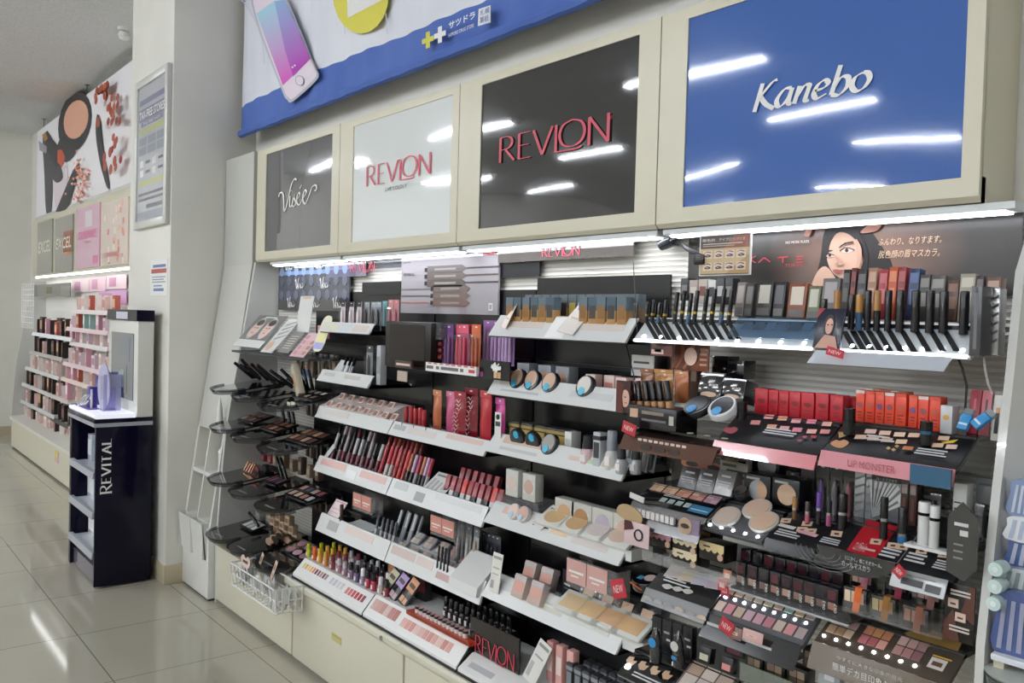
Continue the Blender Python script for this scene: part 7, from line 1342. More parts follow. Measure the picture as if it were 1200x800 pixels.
def win(c, split=None):
    def g(m, w_, h):
        m.lathe([(w_*.34, 0), (w_*.34, .0006)], mat(c, .4), T(w_*.05, -.0004, h*.45) @ RX(90), 20)
        if split: m.prism([(w_*.05+w_*.33*cos(t), h*.45+w_*.33*sin(t)) for t in [-pi/2+i*pi/10 for i in range(11)]], .0006, .001, mat(split, .4), T(0, -.0004, 0) @ RX(90))
        m.box(-w_*.4, w_*.1, -.001, 0, h*.82, h*.9, mat('#b5b5b5'))
    return g
pbox('window_box', 871, 902, 556, 589, 1.71, .06, '#121214', 'black powder box with grey and beige round window', 'powder box', None, 0, 0, None, win('#a9adb0', '#c9a283'))
pbox('window_box', 904, 936, 561, 594, 1.71, .06, '#121214', 'black powder box with beige round window', 'powder box', None, 0, 0, None, win('#cfb094'))
pbox('window_box', 881, 913, 532, 556, 1.78, .04, '#19191c', 'dark powder box with white round window under the red lip tray', 'powder box', None, 0, 0, None, win('#c9c9ca'))
# hanging liner packets and testers
for i, (p0, p1, t, b, inn) in enumerate(((937, 953, 541, 610, '#a5803f'), (955, 970, 542, 614, '#6a4a9a'), (972, 985, 544, 616, '#8f8a94'), (987, 1002, 545, 620, '#b5606f'), (920, 935, 552, 606, '#8a6a4a'))):
    q = P((p0+p1)/2, b, Y=1.76); h = P((p0+p1)/2, t, Y=1.76).z-q.z; w_ = P(p1, b, Y=1.76).x-P(p0, b, Y=1.76).x
    put(('lpk', i), packet(w_, h, '#161418', inn, '#1e1a20'), T(q.x, 1.76, q.z), 'black hanging liner packet with %s pen, under the black lip trays' % ('gold', 'purple', 'silver', 'pink', 'bronze')[i], 'liner packet', 'black hanging liner packets')
    r = bpy.data.objects[-1] if False else None
dM = Desk('liner_tray', 'black liner tray with eye pictures beside the grey powder tray', (898, 630), (956, 644), 1.60, 1.69, .046, BOARD)
dN = Desk('mascara_tray', 'black mascara tray with red card in the middle', (957, 643), (1118, 679), 1.60, 1.69, .05, BOARD)
EYC = mat('#d9b9a0', .5)
for x, y in ((921, 610), (946, 614), (940, 621), (951, 623)): dM.poly([(x-5, y-3), (x+7, y-2.5), (x+5, y+3), (x-7, y+2.5)], EYC).poly([(x-3, y), (x+3, y-.5), (x+2, y+1), (x-2, y+1)], mat('#3a2a26'))
dM.poly([(915, 614), (934, 619), (930, 622), (911, 617)], mat('#d5cfc9')).poly([(938, 622), (960, 628), (956, 631), (935, 625)], mat('#d9a5b0')).lines(.1, .6, .1, .35, 3, TXW); dM.done(); dM.fascia(.02, mat('#26262a', .2), .01)
RC = mat('#b5202c', .4)
dN.poly([(992, 645), (1025, 656), (1053, 617), (1017, 609)], RC)
def eyep(d, x, y):
    d.poly([(x-6, y-4), (x+7, y-2.5), (x+5, y+4), (x-8, y+2.5)], EYC).poly([(x-3, y-1), (x+3, y-.5), (x+2, y+1.5), (x-3, y+1)], mat('#2a1c1a'))
for x, y in ((1027, 635), (981, 626), (1047, 640), (1058, 642), (1081, 647), (1107, 652)): eyep(dN, x, y)
dN.text('ロングラッシュ', .26, .12, .09, .28, WHITE); dN.uv(.3, .42, .2, .26, mat('#e0a8a8')); dN.lines(.0, .16, .1, .3, 3, TXW, 5).lines(.46, .6, .1, .4, 3, TXW, 6).lines(.64, .8, .12, .42, 3, TXW, 7).lines(.84, .97, .1, .38, 4, TXW, 8).uv(.62, .625, .0, .9, mat('#8a8a8c')); dN.poly([(1092, 648), (1100, 650), (1098, 653), (1090, 651)], mat('#a82a33')); dN.done()
for i, (px, t, b, lo, up, nm) in enumerate(((931, 582, 608, '#6a4a30', '#a5793f', 'gold capped'), (946, 587, 612, '#b5606a', '#4a3a3c', 'rose'), (959, 576, 614, '#1d1922', '#6a459f', 'purple'), (971, 586, 616, '#a05078', '#26222a', 'pink based'), (987, 578, 621, '#161618', '#121214', 'thick black'))): stick(px, t, b, 1.665, .0055 if i < 4 else .0095, lo, up, .45, '%s liner tester standing on the black liner tray' % nm, 'liner tester', 'liner_tester', '#b5b5b8', 0, 'liner testers')
stick(1035, 582, 631, 1.655, .0075, '#121214', '#0e0e10', .45, 'black mascara tester standing on the red card', 'mascara', 'mascara', '#b5b8ba')
stick(1057, 594, 636, 1.665, .009, '#2f6fa5', '#131316', .22, 'short black mascara with blue base beside the red card', 'mascara', 'mascara', '#8a8d90')
stick(1082, 587, 640, 1.665, .0115, '#d9d9d6', '#e2e2e0', .72, 'taller white mascara with black ring beside the red card tray', 'mascara', 'white_mascara', '#1a1a1c')
stick(1094, 592, 643, 1.655, .009, '#d6d6d3', '#e0e0de', .68, 'shorter white mascara with black ring by the grey hexagon sign', 'mascara', 'white_mascara', '#1a1a1c')
put('wbase', lambda: MB().box(-.05, .05, -.02, .02, 0, .006, WHITE).build('white_holder'), T(P(1092, 643, Y=1.65).x, 1.66, P(1092, 643, Y=1.65).z-.004), 'white holder plate under the two white mascaras', 'holder')
for i, (p0, p1) in enumerate(((1000, 1012), (1013, 1027))): pbox('silver_carton', p0, p1, 547, 609, 1.74, .04, mat('#b5b8ba', .25, .5), 'tall silver carton with slanted stripes, %s beside the ray poster' % nth(i), 'carton', None, 0, 0, 'tall silver cartons', lambda m, w_, h: [m.add([(-w_*.5, -.001, h*(.1+.16*k)), (w_*.5, -.001, h*(.2+.16*k)), (w_*.5, -.001, h*(.24+.16*k)), (-w_*.5, -.001, h*(.15+.16*k))], [(0,1,2,3)], mat('#7d8085', .3)) for k in range(5)])
def rays(m, w_, h):
    for k in range(9):
        t0, t1 = radians(20+9*k), radians(25+9*k); m.add([(-w_*.45, -.001, h*.02), (-w_*.45+w_*1.0*cos(t0)*min(1, .9/max(cos(t0), .1)), -.001, min(h*.78, h*.02+h*1.1*sin(t0))), (-w_*.45+w_*1.0*cos(t1)*min(1, .9/max(cos(t1), .1)), -.001, min(h*.78, h*.02+h*1.1*sin(t1)))], [(0,1,2)], mat('#d9dbde', .2, .3))
    m.box(-w_*.5, w_*.5, -.0012, 0, h*.8, h, mat('#1c1c20', .2)); letter(m, '根こそぎロングカール', TXW, T(-w_*.4, -.002, h*.9) @ FRONT, w_*.75, h*.06); letter(m, 'カールマスカラ', TXW, T(-w_*.35, -.002, h*.82) @ FRONT, w_*.6, h*.05)
    for k in range(3): m.lathe([(.005, 0), (.005, .0008)], WHITE, T(-w_*.05+.03*k, -.002, h*(.3+.17*k)) @ RX(90), 10)
pbox('ray_poster', 1020, 1060, 553, 611, 1.73, .004, mat('#7d8086', .25, .4), 'silver ray-patterned poster with dark header behind the red card', 'poster', None, 0, 0, None, rays)
for i, (p0, p1, t, b) in enumerate(((1054, 1063, 562, 614), (1064, 1073, 564, 616))): pbox('brush_carton', p0, p1, t, b, 1.72, .03, ('#3a2220', '#4a2c28')[i], 'dark brown brush carton, %s behind the short blue based mascara' % nth(i), 'carton', ((.15, .85, .7, .9, '#b5a8a2'), (.3, .7, .1, .6, '#6a3f36')), 0, 0, 'dark brown cartons')
pbox('dark_pack', 1079, 1103, 577, 595, 1.75, .04, mat('#2c2c30', .15, coat=1), 'clear dark pack lying behind the white mascaras', 'packet', ((.1, .9, .55, .8, '#5a5a5e'),))
pbox('white_carton', 1115, 1131, 566, 628, 1.70, .03, '#dcdcd8', 'tall white carton with small black lines near the end panel', 'carton', ((.1, .6, .62, .65, '#5a5a5c'), (.1, .7, .5, .53, '#3a3a3c'), (.1, .5, .3, .32, '#8a8a8c')))
def hexs():
    r = thing('hexagon_sign'); q = [(-.024, .0), (.008, -.012), (.028, .012), (.028, .1), (-.0, .128), (-.024, .1)]
    MB().prism(q, -.002, .002, mat('#3f3e3a', .3), RX(90)).build('board', r); m = MB().box(-.012, .012, -.003, -.002, .085, .091, TXW).box(-.002, .012, -.003, -.002, .068, .078, TXW)
    for k in range(3): m.box(-.012, .004, -.003, -.002, .05-.012*k, .053-.012*k, mat('#8a8a86'))
    m.build('print', r); return r
put('hex', hexs, T(P(1125, 672, Y=1.585).x, 1.585, P(1125, 672, Y=1.585).z), 'dark grey hexagon sign at the outer corner of the mascara tray', 'sign')
for i, (p0, p1, t, b, c) in enumerate(((1140, 1152, 590, 634, '#26262a'), (1151, 1163, 592, 632, '#2e2e33'), (1143, 1165, 560, 590, '#8a8d90'))): pbox('dark_packet', p0, p1, t, b, 1.70+.02*i, .02, mat(c, .15, coat=1), ('dark grey packet behind the hexagon sign', 'second dark grey packet beside the end panel', 'clear grey packet hanging above the dark ones')[i], 'packet', ((.15, .85, .7, .8, '#6a6a6e'),))
# curved header under the mascara tray
r = thing('curved_header', 'black curved header with white wording below the mascara tray', 'header'); a, b = P(958, 645, Y=1.585), P(1050, 666, Y=1.585); zc = (a.z+b.z)/2; w_ = b.x-a.x
q = [(-w_/2, .012), (w_/2, .012)]+[(w_/2*cos(t), .012-.044*sin(t)) for t in [i*pi/14 for i in range(1, 14)]]
M = T((a.x+b.x)/2, 1.585, zc); MB().prism(q[::-1], -.002, .002, mat('#121214', .15, coat=1), M @ RX(90)).build('board', r)
m = MB(); letter(m, 'カールマスカラ', TXW, M @ T(-w_*.16, -.0035, -.018) @ FRONT, w_*.36, .011); letter(m, 'とにかく、根こそぎカール。', TXW, M @ T(-w_*.12, -.0035, -.004) @ FRONT, w_*.46, .008)
for k in range(5): m.tube([(a.x+w_*.12+(.02+.012*k)*cos(t*.35), 1.5825, zc+.002+(.014+.006*k)*sin(t*.35+3.2)) for t in range(10)], .0006, mat('#8a8a8c'), 4)
m.build('lettering', r, smooth=False)
def silvercard(m, w_, h): m.box(-w_*.3, w_*.1, -.001, 0, h*.25, h*.6, mat('#3a3a3e')); m.box(-w_*.35, w_*.3, -.001, 0, h*.75, h*.82, mat('#7d7d80')); m.box(w_*.15, w_*.42, -.001, 0, h*.15, h*.55, mat('#4a4a4e'))
pbox('silver_card', 1041, 1106, 671, 694, 1.57, .003, mat('#a5a6a6', .25, .3), 'silver sloping card under the mascara tray front', 'card', None, 25, 0, None, silvercard)
new_tag(1043, 1056, 662, 672, 1.565, 'red diamond new tag on the silver sloping card', 0, 40)

# ================================================================== fourth level
def shadebox(c, pan, num):
    def f():
        r = thing('shade_box'); MB().box(-.013, .013, 0, .03, 0, .052, mat('#16141a', .25), bev=.001).build('body', r); MB().box(-.009, .009, -.0008, 0, .028, .047, mat(c, .25)).build('window', r); MB().box(-.008, .008, -.001, 0, .008, .022, mat(pan, .5)).build('colour_pan', r)
        m = MB(); letter(m, num, WHITE, T(.012, -.0012, .004) @ FRONT @ RZ(90), .018, .006); m.build('lettering', r, smooth=False); return r
    return f
nums = ('007', '001', '062', '067', '066', '059', '053', '061', '060', '058')
for j in range(2):
    for i in range(9):
        px, py = 867+13.4*i+6*j, (672+4.1*i, 656+3.6*i)[j]; Y = (1.60, 1.655)[j]; q = P(px, py+14, Y=Y)
        put(('shade', (i+j) % 5), shadebox(('#4a1c24', '#3a1a20', '#2a2228', '#55262c', '#301c22')[(i+j) % 5], ('#8a6a5c', '#a58472', '#6f4f48', '#9a6a5a', '#b5907c')[(i+j) % 5], nums[(i+j) % 5]), T(q.x, Y, q.z), 'small black shade box with burgundy window, %s in the %s file below the mascara trays' % (nth(i), ('front', 'rear')[j]), 'shade box', 'small black shade boxes')
r = thing('clear_rail', 'clear front rail along the small black shade boxes', 'rail'); a, b = P(858, 683, Y=1.585), P(998, 722, Y=1.585); zr = (a.z+b.z)/2
MB().box(a.x, b.x, 1.58, 1.70, zr-.012, zr-.008, mat('#3a3a3e', .2)).build('shelf', r); MB().box(a.x, b.x, 1.578, 1.581, zr-.016, zr+.02, clear(gloss=.3)).build('clear_front', r); MB().box(a.x, b.x, 1.574, 1.578, zr-.016, zr-.011, SILVER).build('edge', r)
for i, (px, py, c) in enumerate(((846, 692, '#c94f55'), (849, 682, '#c98a6f'), (843, 700, '#b53a55'))): q = P(px, py, Y=1.60); put(('ptag', i), card(.022, .026, c, ((.2, .8, .3, .7, '#e9cfc5'),)), T(q.x, 1.60+.01*i, q.z), 'small bright colour card, %s at the start of the clear rail' % nth(i), 'card', 'bright colour cards')
# swatch tray with round black compact
dS = Desk('swatch_tray', 'black tray with four pearly swatches beside a round black compact', (758, 692), (832, 709), 1.585, 1.68, .07, mat('#1b1b1e', .15, coat=1))
for i, c in enumerate(('#cfc3bf', '#d9cbb5', '#cfcad6', '#cdbfc9')): x, y = 791+16*i, 667+4.5*i; dS.poly([(x-4, y-5), (x+13, y-2), (x+3, y+11), (x-14, y+8)], mat(c, .25))
dS.lines(.15, .6, .25, .4, 2, TXW); 
for i in range(3): dS.poly(smooth([(776+12*i, 686+3*i), (784+12*i, 685+3*i), (789+12*i, 689+3*i), (781+12*i, 691+3*i)], 3), mat('#c9c3bd', .3))
dS.done(); f = dS.fascia(.03, mat('#6f6f70', .2, coat=1), .02)
m = MB()
for k in range(6): m.lathe([(.009, 0), (.009, .001)], mat(('#b5b0ac', '#a8a4a4', '#9a9898', '#c3b5a8', '#a59c98', '#c9b59c')[k]), dS.I @ T(dS.x0+dS.w*(.1+.17*k), 1.5685, dS.zf-.02) @ RX(90), 10, 1.5, .8)
m.build('round_print', f)
def _pot():
    r = thing('powder_compact'); MB().lathe([(.034, 0), (.036, .004), (.036, .02), (.033, .024)], mat('#101013', .15, coat=1), n=24).build('case', r)
    MB().box(-.02, -.004, -.012, .004, .024, .0248, mat('#3f7ea5', .4)).build('blue_label', r); MB().lathe([(.016, .024), (.016, .0248)], mat('#cbb7ae', .4), T(.01, .006, 0), 14).build('shade_window', r); return r
put('bigpot', _pot, T(P(755, 688, Y=1.63).x, 1.64, P(755, 688, Y=1.63).z) @ RX(14), 'round black compact with blue label beside the pearly swatches', 'powder compact')
new_tag(719, 736, 682, 698, 1.56, 'red new tag over the black pan boxes by the pearly swatch tray', 0, -20)
put('orange', lambda: MB().box(-.02, .02, -.001, .001, 0, .003, mat('#c9582a', .4)).build('orange_strip'), T(P(745, 687, Y=1.575).x, 1.575, P(745, 687, Y=1.575).z) @ RY(14), 'thin orange strip below the round black compact', 'strip')
# large two-row palette
dG = Desk('palette_tray', 'large silver lit palette tray with two rows of pale pans', (830, 711), (940, 765), 1.585, 1.665, .062, mat('#77777b', .2, .5))
r1 = ('#e6ccb5', '#e2cbb8', '#e0cfbf', '#ead9c5', '#ecdfc2', '#dcbfb0', '#b5d8cb', '#ecd0a6', '#cdb5b2'); r2 = ('#e0c9bc', '#dc96a0', '#d0b8a2', '#cfacb5', '#cfa2aa', '#c4848f', '#d0bbab', '#dc989c', '#b8a8a3')
for j, rr_ in enumerate((r2, r1)):
    for i, c in enumerate(rr_): MB().box(dG.w*(.03+.107*i), dG.w*(.115+.107*i), dG.d*(.14+.5*j), dG.d*(.40+.5*j), .0005, .002, mat(c, .45)).build('colour_pan', dG.r)
for i in range(9): MB().lathe([(.0, .0015), (.003, .001), (.0035, 0)], mat('#f2f7ff', .3, emit=TRAY_E*4), T(dG.w*(.06+.107*i), dG.d*.54, .001), 10).build('led', dG.r)
dG.done(); f = dG.fascia(.045, mat('#27272a', .12, coat=1), .03)
m = MB()
for u0, u1, v in ((.05, .3, .012), (.3, .75, .02), (.75, .95, .03)): m.box(dG.x0+dG.w*u0, dG.x0+dG.w*u1, 1.566, 1.570, dG.zf-v-.006, dG.zf-v, TXW, dG.I)
m.build('print', f, smooth=False)
new_tag(841, 857, 727, 738, 1.555, 'red new tag at the large silver palette tray front', 0, 20)
for i, (p0, p1) in enumerate(((853, 868), (869, 893))): pbox('eye_card', p0, p1, 735+4*i, 749+3*i, 1.555, .002, ('#8a6a62', '#d2a8a5')[i], 'eye picture card, %s below the large silver palette tray' % nth(i), 'card', ((.2, .7, .35, .6, '#d9b9a5'), (.35, .55, .42, .52, '#2a1c1a')), 10, 0, 'eye picture cards')
# ribboned quads in a clear rack
def quad(rib, a, b, c):
    def f():
        r = thing('ribbon_quad'); MB().box(-.024, .024, 0, .016, 0, .042, mat('#141416', .15, coat=1), bev=.001).build('case', r)
        for k, q in enumerate((a, b, c)): MB().box(-.021+.014*k, -.009+.014*k, -.0008, 0, .014, .036, mat(q, .45)).build('colour_pan', r)
        MB().add([(-.004, -.002, -.004), (.010, -.002, -.004), (.016, -.002, .046), (.002, -.002, .046)], [(0,1,2,3)], mat(rib, .35)).add([(.002, -.002, .046), (.016, -.002, .046), (.016, .012, .047), (.002, .012, .047)], [(0,1,2,3)], mat(rib, .35)).build('ribbon', r); return r
    return f
Q = (((1010, 691), 1.66, '#c97f92', ('#d2a898', '#c99f92', '#8a5f5a'), 'pink'), ((1001, 714), 1.60, '#d9682c', ('#d9c3a5', '#d2ae92', '#b58a78'), 'orange'), ((1034, 725), 1.60, '#8a5f24', ('#a89a6f', '#b58a62', '#8a6a4a'), 'ochre'), ((1072, 738), 1.60, '#7d4a38', ('#8a6a58', '#8f6f62', '#6a4f48'), 'brown'), ((1088, 711), 1.66, '#a97a72', ('#c99f8f', '#b58f82', '#9a7a72'), 'dusty pink'), ((1050, 700), 1.66, '#b5485f', ('#4a4648', '#5c585a', '#3a3638'), 'raspberry'))
for i, ((px, py), Y, rib, abc, nm) in enumerate(Q): q = P(px, py, Y=Y); put(('rq', i), quad(rib, *abc), T(q.x, Y, q.z), 'black eyeshadow case with %s ribbon in the clear rack' % nm, 'eyeshadow case', 'ribboned eyeshadow cases')
rk = thing('clear_rack', 'clear acrylic rack holding the ribboned eyeshadow cases', 'rack'); a, b = P(988, 712, Y=1.585), P(1103, 748, Y=1.585); zr = (a.z+b.z)/2
MB().box(a.x, b.x, 1.585, 1.72, zr-.004, zr, clear(gloss=.4, opaque=.05)).build('shelf', rk); MB().box(a.x, b.x, 1.583, 1.5855, zr-.004, zr+.022, clear(gloss=.3)).build('clear_front', rk); MB().box(a.x, b.x, 1.645, 1.6475, zr, zr+.05, clear(gloss=.3)).build('divider', rk); MB().box(b.x-.003, b.x, 1.585, 1.72, zr, zr+.07, clear(gloss=.3)).build('side', rk)
def brownsign(m, w_, h):
    m.add([(-w_*.5, -.001, 0), (w_*.05, -.001, 0), (-w_*.2, -.001, h*.55), (-w_*.5, -.001, h*.3)], [(0,1,2,3)], mat('#5a352a', .3)); m.add([(w_*.05, -.0012, h*.5), (w_*.5, -.0012, h*.35), (w_*.5, -.0012, h), (w_*.3, -.0012, h)], [(0,1,2,3)], mat('#5a352a', .3))
    for u, v in ((-.25, .58), (.0, .36)): m.box(w_*(u-.12), w_*(u+.22), -.0022, 0, h*v, h*(v+.15), mat('#dcbfae')).box(w_*(u-.04), w_*(u+.14), -.0026, 0, h*(v+.05), h*(v+.08), mat('#3a2620'))
    for v in (.86, .8, .24, .18): m.box(-w_*.3, w_*.35, -.0022, 0, h*v, h*(v+.03), mat('#d5c9c2'))
pbox('eye_sign', 1105, 1141, 684, 752, 1.60, .004, mat('#191614', .25), 'brown and black sign with two eye pictures by the end panel', 'sign', None, 0, 0, None, brownsign)
pbox('clear_block', 1142, 1152, 690, 752, 1.62, .05, clear('#d9dbdb', .5, .2), 'milky clear block behind the brown eye sign', 'block')

# ================================================================== lowest level of the eye trays
dW = Desk('palette_tray', 'gold printed lit palette tray at the lowest outer corner', (953, 756), (1110, 797), 1.585, 1.66, .045, mat('#5c5248', .2, .3))
for gi, (u0, cs) in enumerate(((.04, ('#c9a98a', '#b59272', '#d2b59c', '#c9a0a5', '#b58f9a', '#d5b5ae')), (.3, ('#c97a82', '#b5686a', '#d9a08f', '#cf8a6a', '#c98f62', '#b57a5a')), (.56, ('#b58a85', '#a87a78', '#8a6468', '#c3a098', '#b5918c', '#9a7a78')))):
    for k, c in enumerate(cs): MB().box(dW.w*(u0+.07*(k % 3)), dW.w*(u0+.062+.07*(k % 3)), dW.d*(.36+.28*(k//3)), dW.d*(.6+.28*(k//3)), .0005, .002, mat(c, .4)).build('colour_pan', dW.r)
for i in range(8): MB().lathe([(.0, .0015), (.003, .001), (.0035, 0)], mat('#f2f7ff', .3, emit=TRAY_E*4), T(dW.w*(.05+.1*i), dW.d*.22, .001), 10).build('led', dW.r)
dW.poly([(1060, 742), (1082, 734), (1128, 752), (1122, 765), (1100, 756), (1080, 760)], mat('#9a7a45', .3)).uv(.82, .93, .3, .6, mat('#d5cfc9')).uv(.84, .91, .38, .5, mat('#6a4a3a')).uv(.82, .95, .62, .66, mat('#d9a83f')).done()
f = dW.fascia(.05, mat('#57452c', .2), .02); m = MB()
letter(m, '簡単デカ目印象シャドウ', mat('#e9e6df'), dW.I @ T(dW.x0+dW.w*.2, 1.568, dW.zf-.038) @ FRONT, dW.w*.6, .016); letter(m, '今すぐに大きな印象的目元', mat('#d9d2c3'), dW.I @ T(dW.x0+dW.w*.22, 1.572, dW.zf-.016) @ FRONT, dW.w*.5, .008); m.build('lettering', f, smooth=False)
# cream tubes, swatches and small boxes at the lowest level
def creamtube(c1, c2):
    def f():
        r = thing('cream_tube'); MB().lathe([(.016, 0), (.017, .02), (.015, .06), (.003, .085)], mat('#0f1115', .15, coat=1), n=14, sy=.8).build('tube', r); MB().lathe([(.012, 0), (.012, .001)], mat(c1, .4), T(0, -.0145, .05) @ RX(90), 16).build('round_sticker', r)
        if c2: MB().box(-.008, .008, -.015, -.0135, .018, .026, mat(c2, .4)).build('blue_label', r)
        return r
    return f
for i, (px, py, c1, c2, nm) in enumerate(((765, 776, '#3a8fc9', None, 'blue'), (791, 781, '#c9c9c5', '#3f86b5', 'white'))): q = P(px, py, Y=1.60); put(('ct', i), creamtube(c1, c2), T(q.x, 1.61, q.z), 'black cream tube with round %s sticker at the lowest level' % nm, 'cream tube', 'black cream tubes')
for i in range(4): pbox('black_packet', 763+12*i, 774+12*i, 722+4*i, 762+4*i, 1.68, .02, '#17171b', 'black hanging packet, %s behind the stickered cream tubes' % nth(i), 'packet', ((.2, .8, .6, .66, '#a5a5a5'), (.5, .9, .4, .46, '#c9c9c9')), 0, 0, 'black packets behind the cream tubes')
dF = Desk('swatch_tray', 'black tray with four beige smear swatches at the lowest level', (722, 797), (800, 816), 1.575, 1.65, .05, mat('#121215', .12, coat=1))
for i in range(4): x, y = 740+14*i, 775+5.6*i; dF.poly([(x-6, y-2), (x-2, y-6), (x+4, y-5), (x+2, y-1), (x+7, y), (x+1, y+5), (x-5, y+4)], mat(('#d2b59c', '#cfae94', '#d5b89a', '#cda98a')[i], .4))
dF.lines(.2, .9, .1, .3, 2, TXW); dF.done()
MB().lathe([(.0, .003), (.006, .002), (.008, 0)], mat('#f2f7ff', .3, emit=TRAY_E*4), T(.015, .03, .0008), 10).build('led', dF.r)
dT = Desk('palette_tray', 'pale taupe palette tray next to the beige smear swatches', (790, 806), (846, 822), 1.575, 1.64, .045, mat('#8a7a72', .2, .3))
for k, c in enumerate(('#cfc3ba', '#c3b5ae', '#cdb79a', '#b59a85', '#d2c5b8', '#b9a698')): MB().box(dT.w*(.06+.3*(k % 3)), dT.w*(.33+.3*(k % 3)), dT.d*(.08+.46*(k//3)), dT.d*(.5+.46*(k//3)), .0005, .002, mat(c, .45)).build('colour_pan', dT.r)
dT.done()
for i, (p0, p1, t, b, c, nm) in enumerate(((817, 831, 758, 776, '#c9c3b0', 'cream'), (843, 857, 770, 788, '#d98f8a', 'coral'), (829, 838, 735, 746, '#c9606f', 'rose'), (848, 870, 752, 768, '#5a1c26', 'burgundy'))): pbox('small_case', p0, p1, t, b, 1.615+.01*i, .02, '#131316', 'small black case with %s pan below the large palette tray' % nm, 'eyeshadow case', ((.15, .85, .15, .55, c),), 10, 0, 'small black cases')
rk = thing('clear_rack', 'grey clear bottom rack of brown shadow boxes', 'rack'); a, b = P(868, 770, Y=1.60), P(948, 790, Y=1.60); MB().box(a.x, b.x, 1.60, 1.72, a.z-.05, a.z-.046, clear('#c9d0c5', .5, .3)).build('shelf', rk); MB().box(a.x, b.x, 1.598, 1.601, a.z-.05, a.z-.01, clear('#c9d0c5', .5, .25)).build('clear_front', rk)
for i, (p0, p1) in enumerate(((873, 893), (895, 919), (921, 946), (940, 957))): pbox('shadow_box', p0, p1, 768+7*i if i < 3 else 760, 792+7*i if i < 3 else 782, 1.62 if i < 3 else 1.61, .03, '#15130f', 'black boxed brown shadow quad, %s in the grey bottom rack' % nth(i), 'shadow box', ((.15, .48, .5, .85, '#8a7464'), (.52, .85, .5, .85, '#a58f7a'), (.15, .48, .12, .46, '#5a463c'), (.52, .85, .12, .46, '#c9b28a' if i == 3 else '#75604f')), 0, 0, 'boxed brown shadow quads')
for i, (p0, p1, t, b, c) in enumerate(((958, 984, 784, 806, '#a5a8a8'), (995, 1012, 790, 812, '#2a2a2c'))): pbox('lower_packet', p0, p1, t, b, 1.59, .02, c, ('grey packet with white label', 'dark packet')[i]+' peeping under the gold printed tray', 'packet', ((.3, .75, .4, .8, '#dcdce2'),))
for i, (px, t, b, w_) in enumerate(((853, 650, 700, .03), (930, 690, 740, .02))): pass
# ================================================================== neighbouring blue and white goods just past the glossy end panel
ns = thing('goods_stand', 'cream stand of blue and white goods just past the end panel', 'stand')
MB().box(-.615, -.25, 1.63, 1.93, .36, .86, mat('#cfc7b0', .4), bev=.006).build('body', ns)
MB().box(-.617, -.25, 1.585, 1.93, .932, .944, mat('#d9dde2', .3), bev=.003).build('counter', ns)
MB().box(-.617, -.25, 1.90, 1.93, .944, 1.30, mat('#dfe3e6', .3)).build('back', ns)
def bpack(i, X, Y, z, w_, h, c, c2, label, n=4):
    r = thing('towel_pack', label, 'pack', T(X, Y, z), 'blue and white packs past the end panel'); q = smooth([(-w_/2, 0), (-w_*.46, h*.6), (-w_*.4, h), (w_*.4, h), (w_*.46, h*.6), (w_/2, 0)], 3)
    MB().prism(q, -.018, .018, mat(c, .3, coat=.5), RX(90)).build('bag', r); m = MB()
    for k in range(n): m.add([(-w_*.42+w_*.84*k/n, -.0195, h*.05), (-w_*.42+w_*.84*(k+.5)/n, -.0195, h*.05), (-w_*.32+w_*.74*(k+.5)/n, -.0195, h*.88), (-w_*.32+w_*.74*k/n, -.0195, h*.88)], [(0,1,2,3)], mat(c2, .3))
    m.build('stripe_print', r, smooth=False)
bpack(0, -.582, 1.62, .946, .076, .105, '#47598f', '#9a9db5', 'blue and lilac striped pack lowest beside the end panel')
bpack(1, -.584, 1.64, 1.053, .072, .035, '#c9d2d6', '#8a9496', 'pale grey folded pack above the striped pack')
bpack(3, -.584, 1.66, 1.09, .07, .045, '#4f649c', '#b9bfd0', 'royal blue pack with white bands in the middle of the stack')
bpack(2, -.584, 1.65, 1.137, .07, .04, '#e2e5ea', '#b5bfd5', 'white folded pack near the top of the stack')
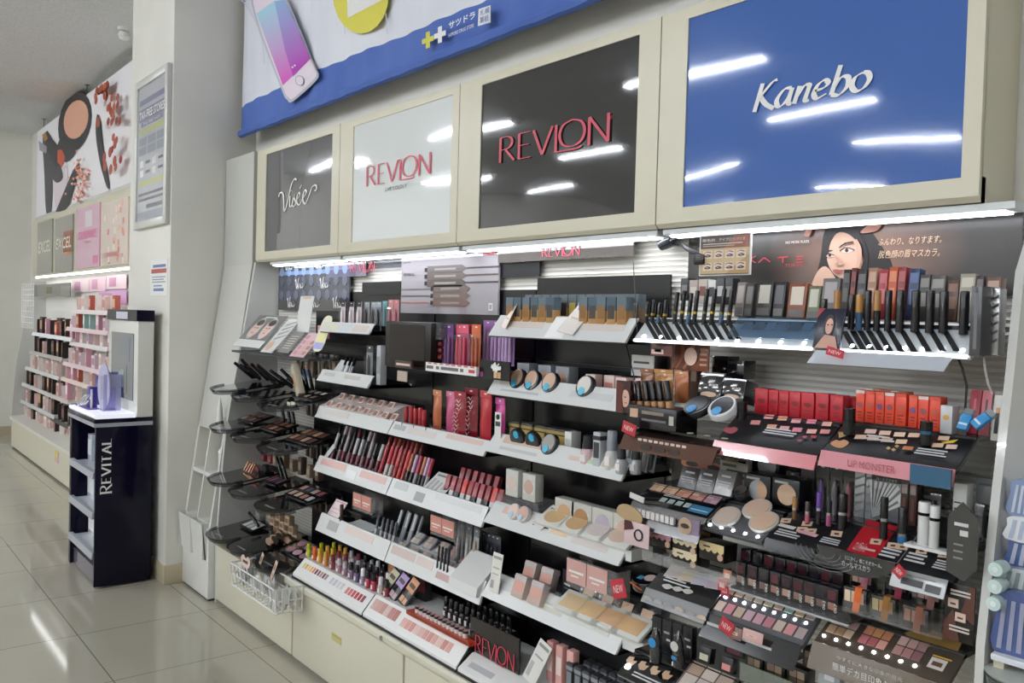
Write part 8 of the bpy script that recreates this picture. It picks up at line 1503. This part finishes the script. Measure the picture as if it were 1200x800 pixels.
bpack(4, -.585, 1.66, 1.18, .07, .06, '#8496bb', '#c5ccd9', 'flower blue pack on top of the stack', 6)
def roll():
    r = thing('wrapped_roll'); MB().lathe([(.006, -.03), (.022, -.03), (.024, 0), (.022, .03), (.006, .03)], mat('#c9dcd8', .3), RX(90), 16).build('roll', r); MB().lathe([(.0, .03), (.008, .031), (.009, .032), (.0, .033)], mat('#e8eeee', .3), RX(90), 12).build('core', r); return r
for i, (X, z) in enumerate(((-.614, 1.06), (-.615, 1.03), (-.614, 1.09))): put('roll', roll, T(X, 1.60, z) @ S(.55), 'pale green wrapped roll hung along the end panel edge, %s' % ('middle', 'lowest', 'topmost')[i], 'roll', 'wrapped rolls')
dd = thing('dark_dish', 'dark oval dish on the cream stand past the end panel', 'dish', T(-.565, 1.60, .862) @ S(1, 1, 1.6)); MB().lathe([(.02, 0), (.05, .01), (.056, .03), (.052, .03), (.046, .013), (.0, .006)], mat('#55605a', .25), n=22, sx=1.1).build('bowl', dd); MB().lathe([(.052, .03), (.058, .034), (.054, .034)], mat('#c9cfc9', .25), n=22, sx=1.1).build('rim', dd)
MB().box(-.617, -.60, 1.60, 1.64, .86, .944, mat('#cfc7b0', .4)).build('post', ns)
# cables
for nm, pts, Y in (('black cable hanging from the striped carton by the end panel', ((1121, 415), (1128, 432), (1133, 452), (1131, 480), (1128, 500)), 1.70), ('clear thin cable under the lit tray beside the end panel', ((1150, 400), (1154, 430), (1158, 450), (1163, 462)), 1.68), ('two-strand black cable below the outer lip tray', ((1110, 535), (1112, 560), (1113, 572)), 1.85)):
    tag(MB().tube([P(x, y, Y=Y) for x, y in pts], .0022, mat('#17171a', .4) if 'black' in nm else clear(gloss=.6, opaque=.2), 6).build('cable'), nm, 'cable')
for nm, a, b in (('thin black wire holding up the foundation tray by the framed chart', (742, 302), (747, 395)), ('thin black wire from the foundation tray down to the sample sachets', (734, 404), (744, 445))):
    tag(MB().tube([P(*a, Y=1.80), P(*b, Y=1.70)], .0016, mat('#17171a', .4), 5).build('wire'), nm, 'wire')
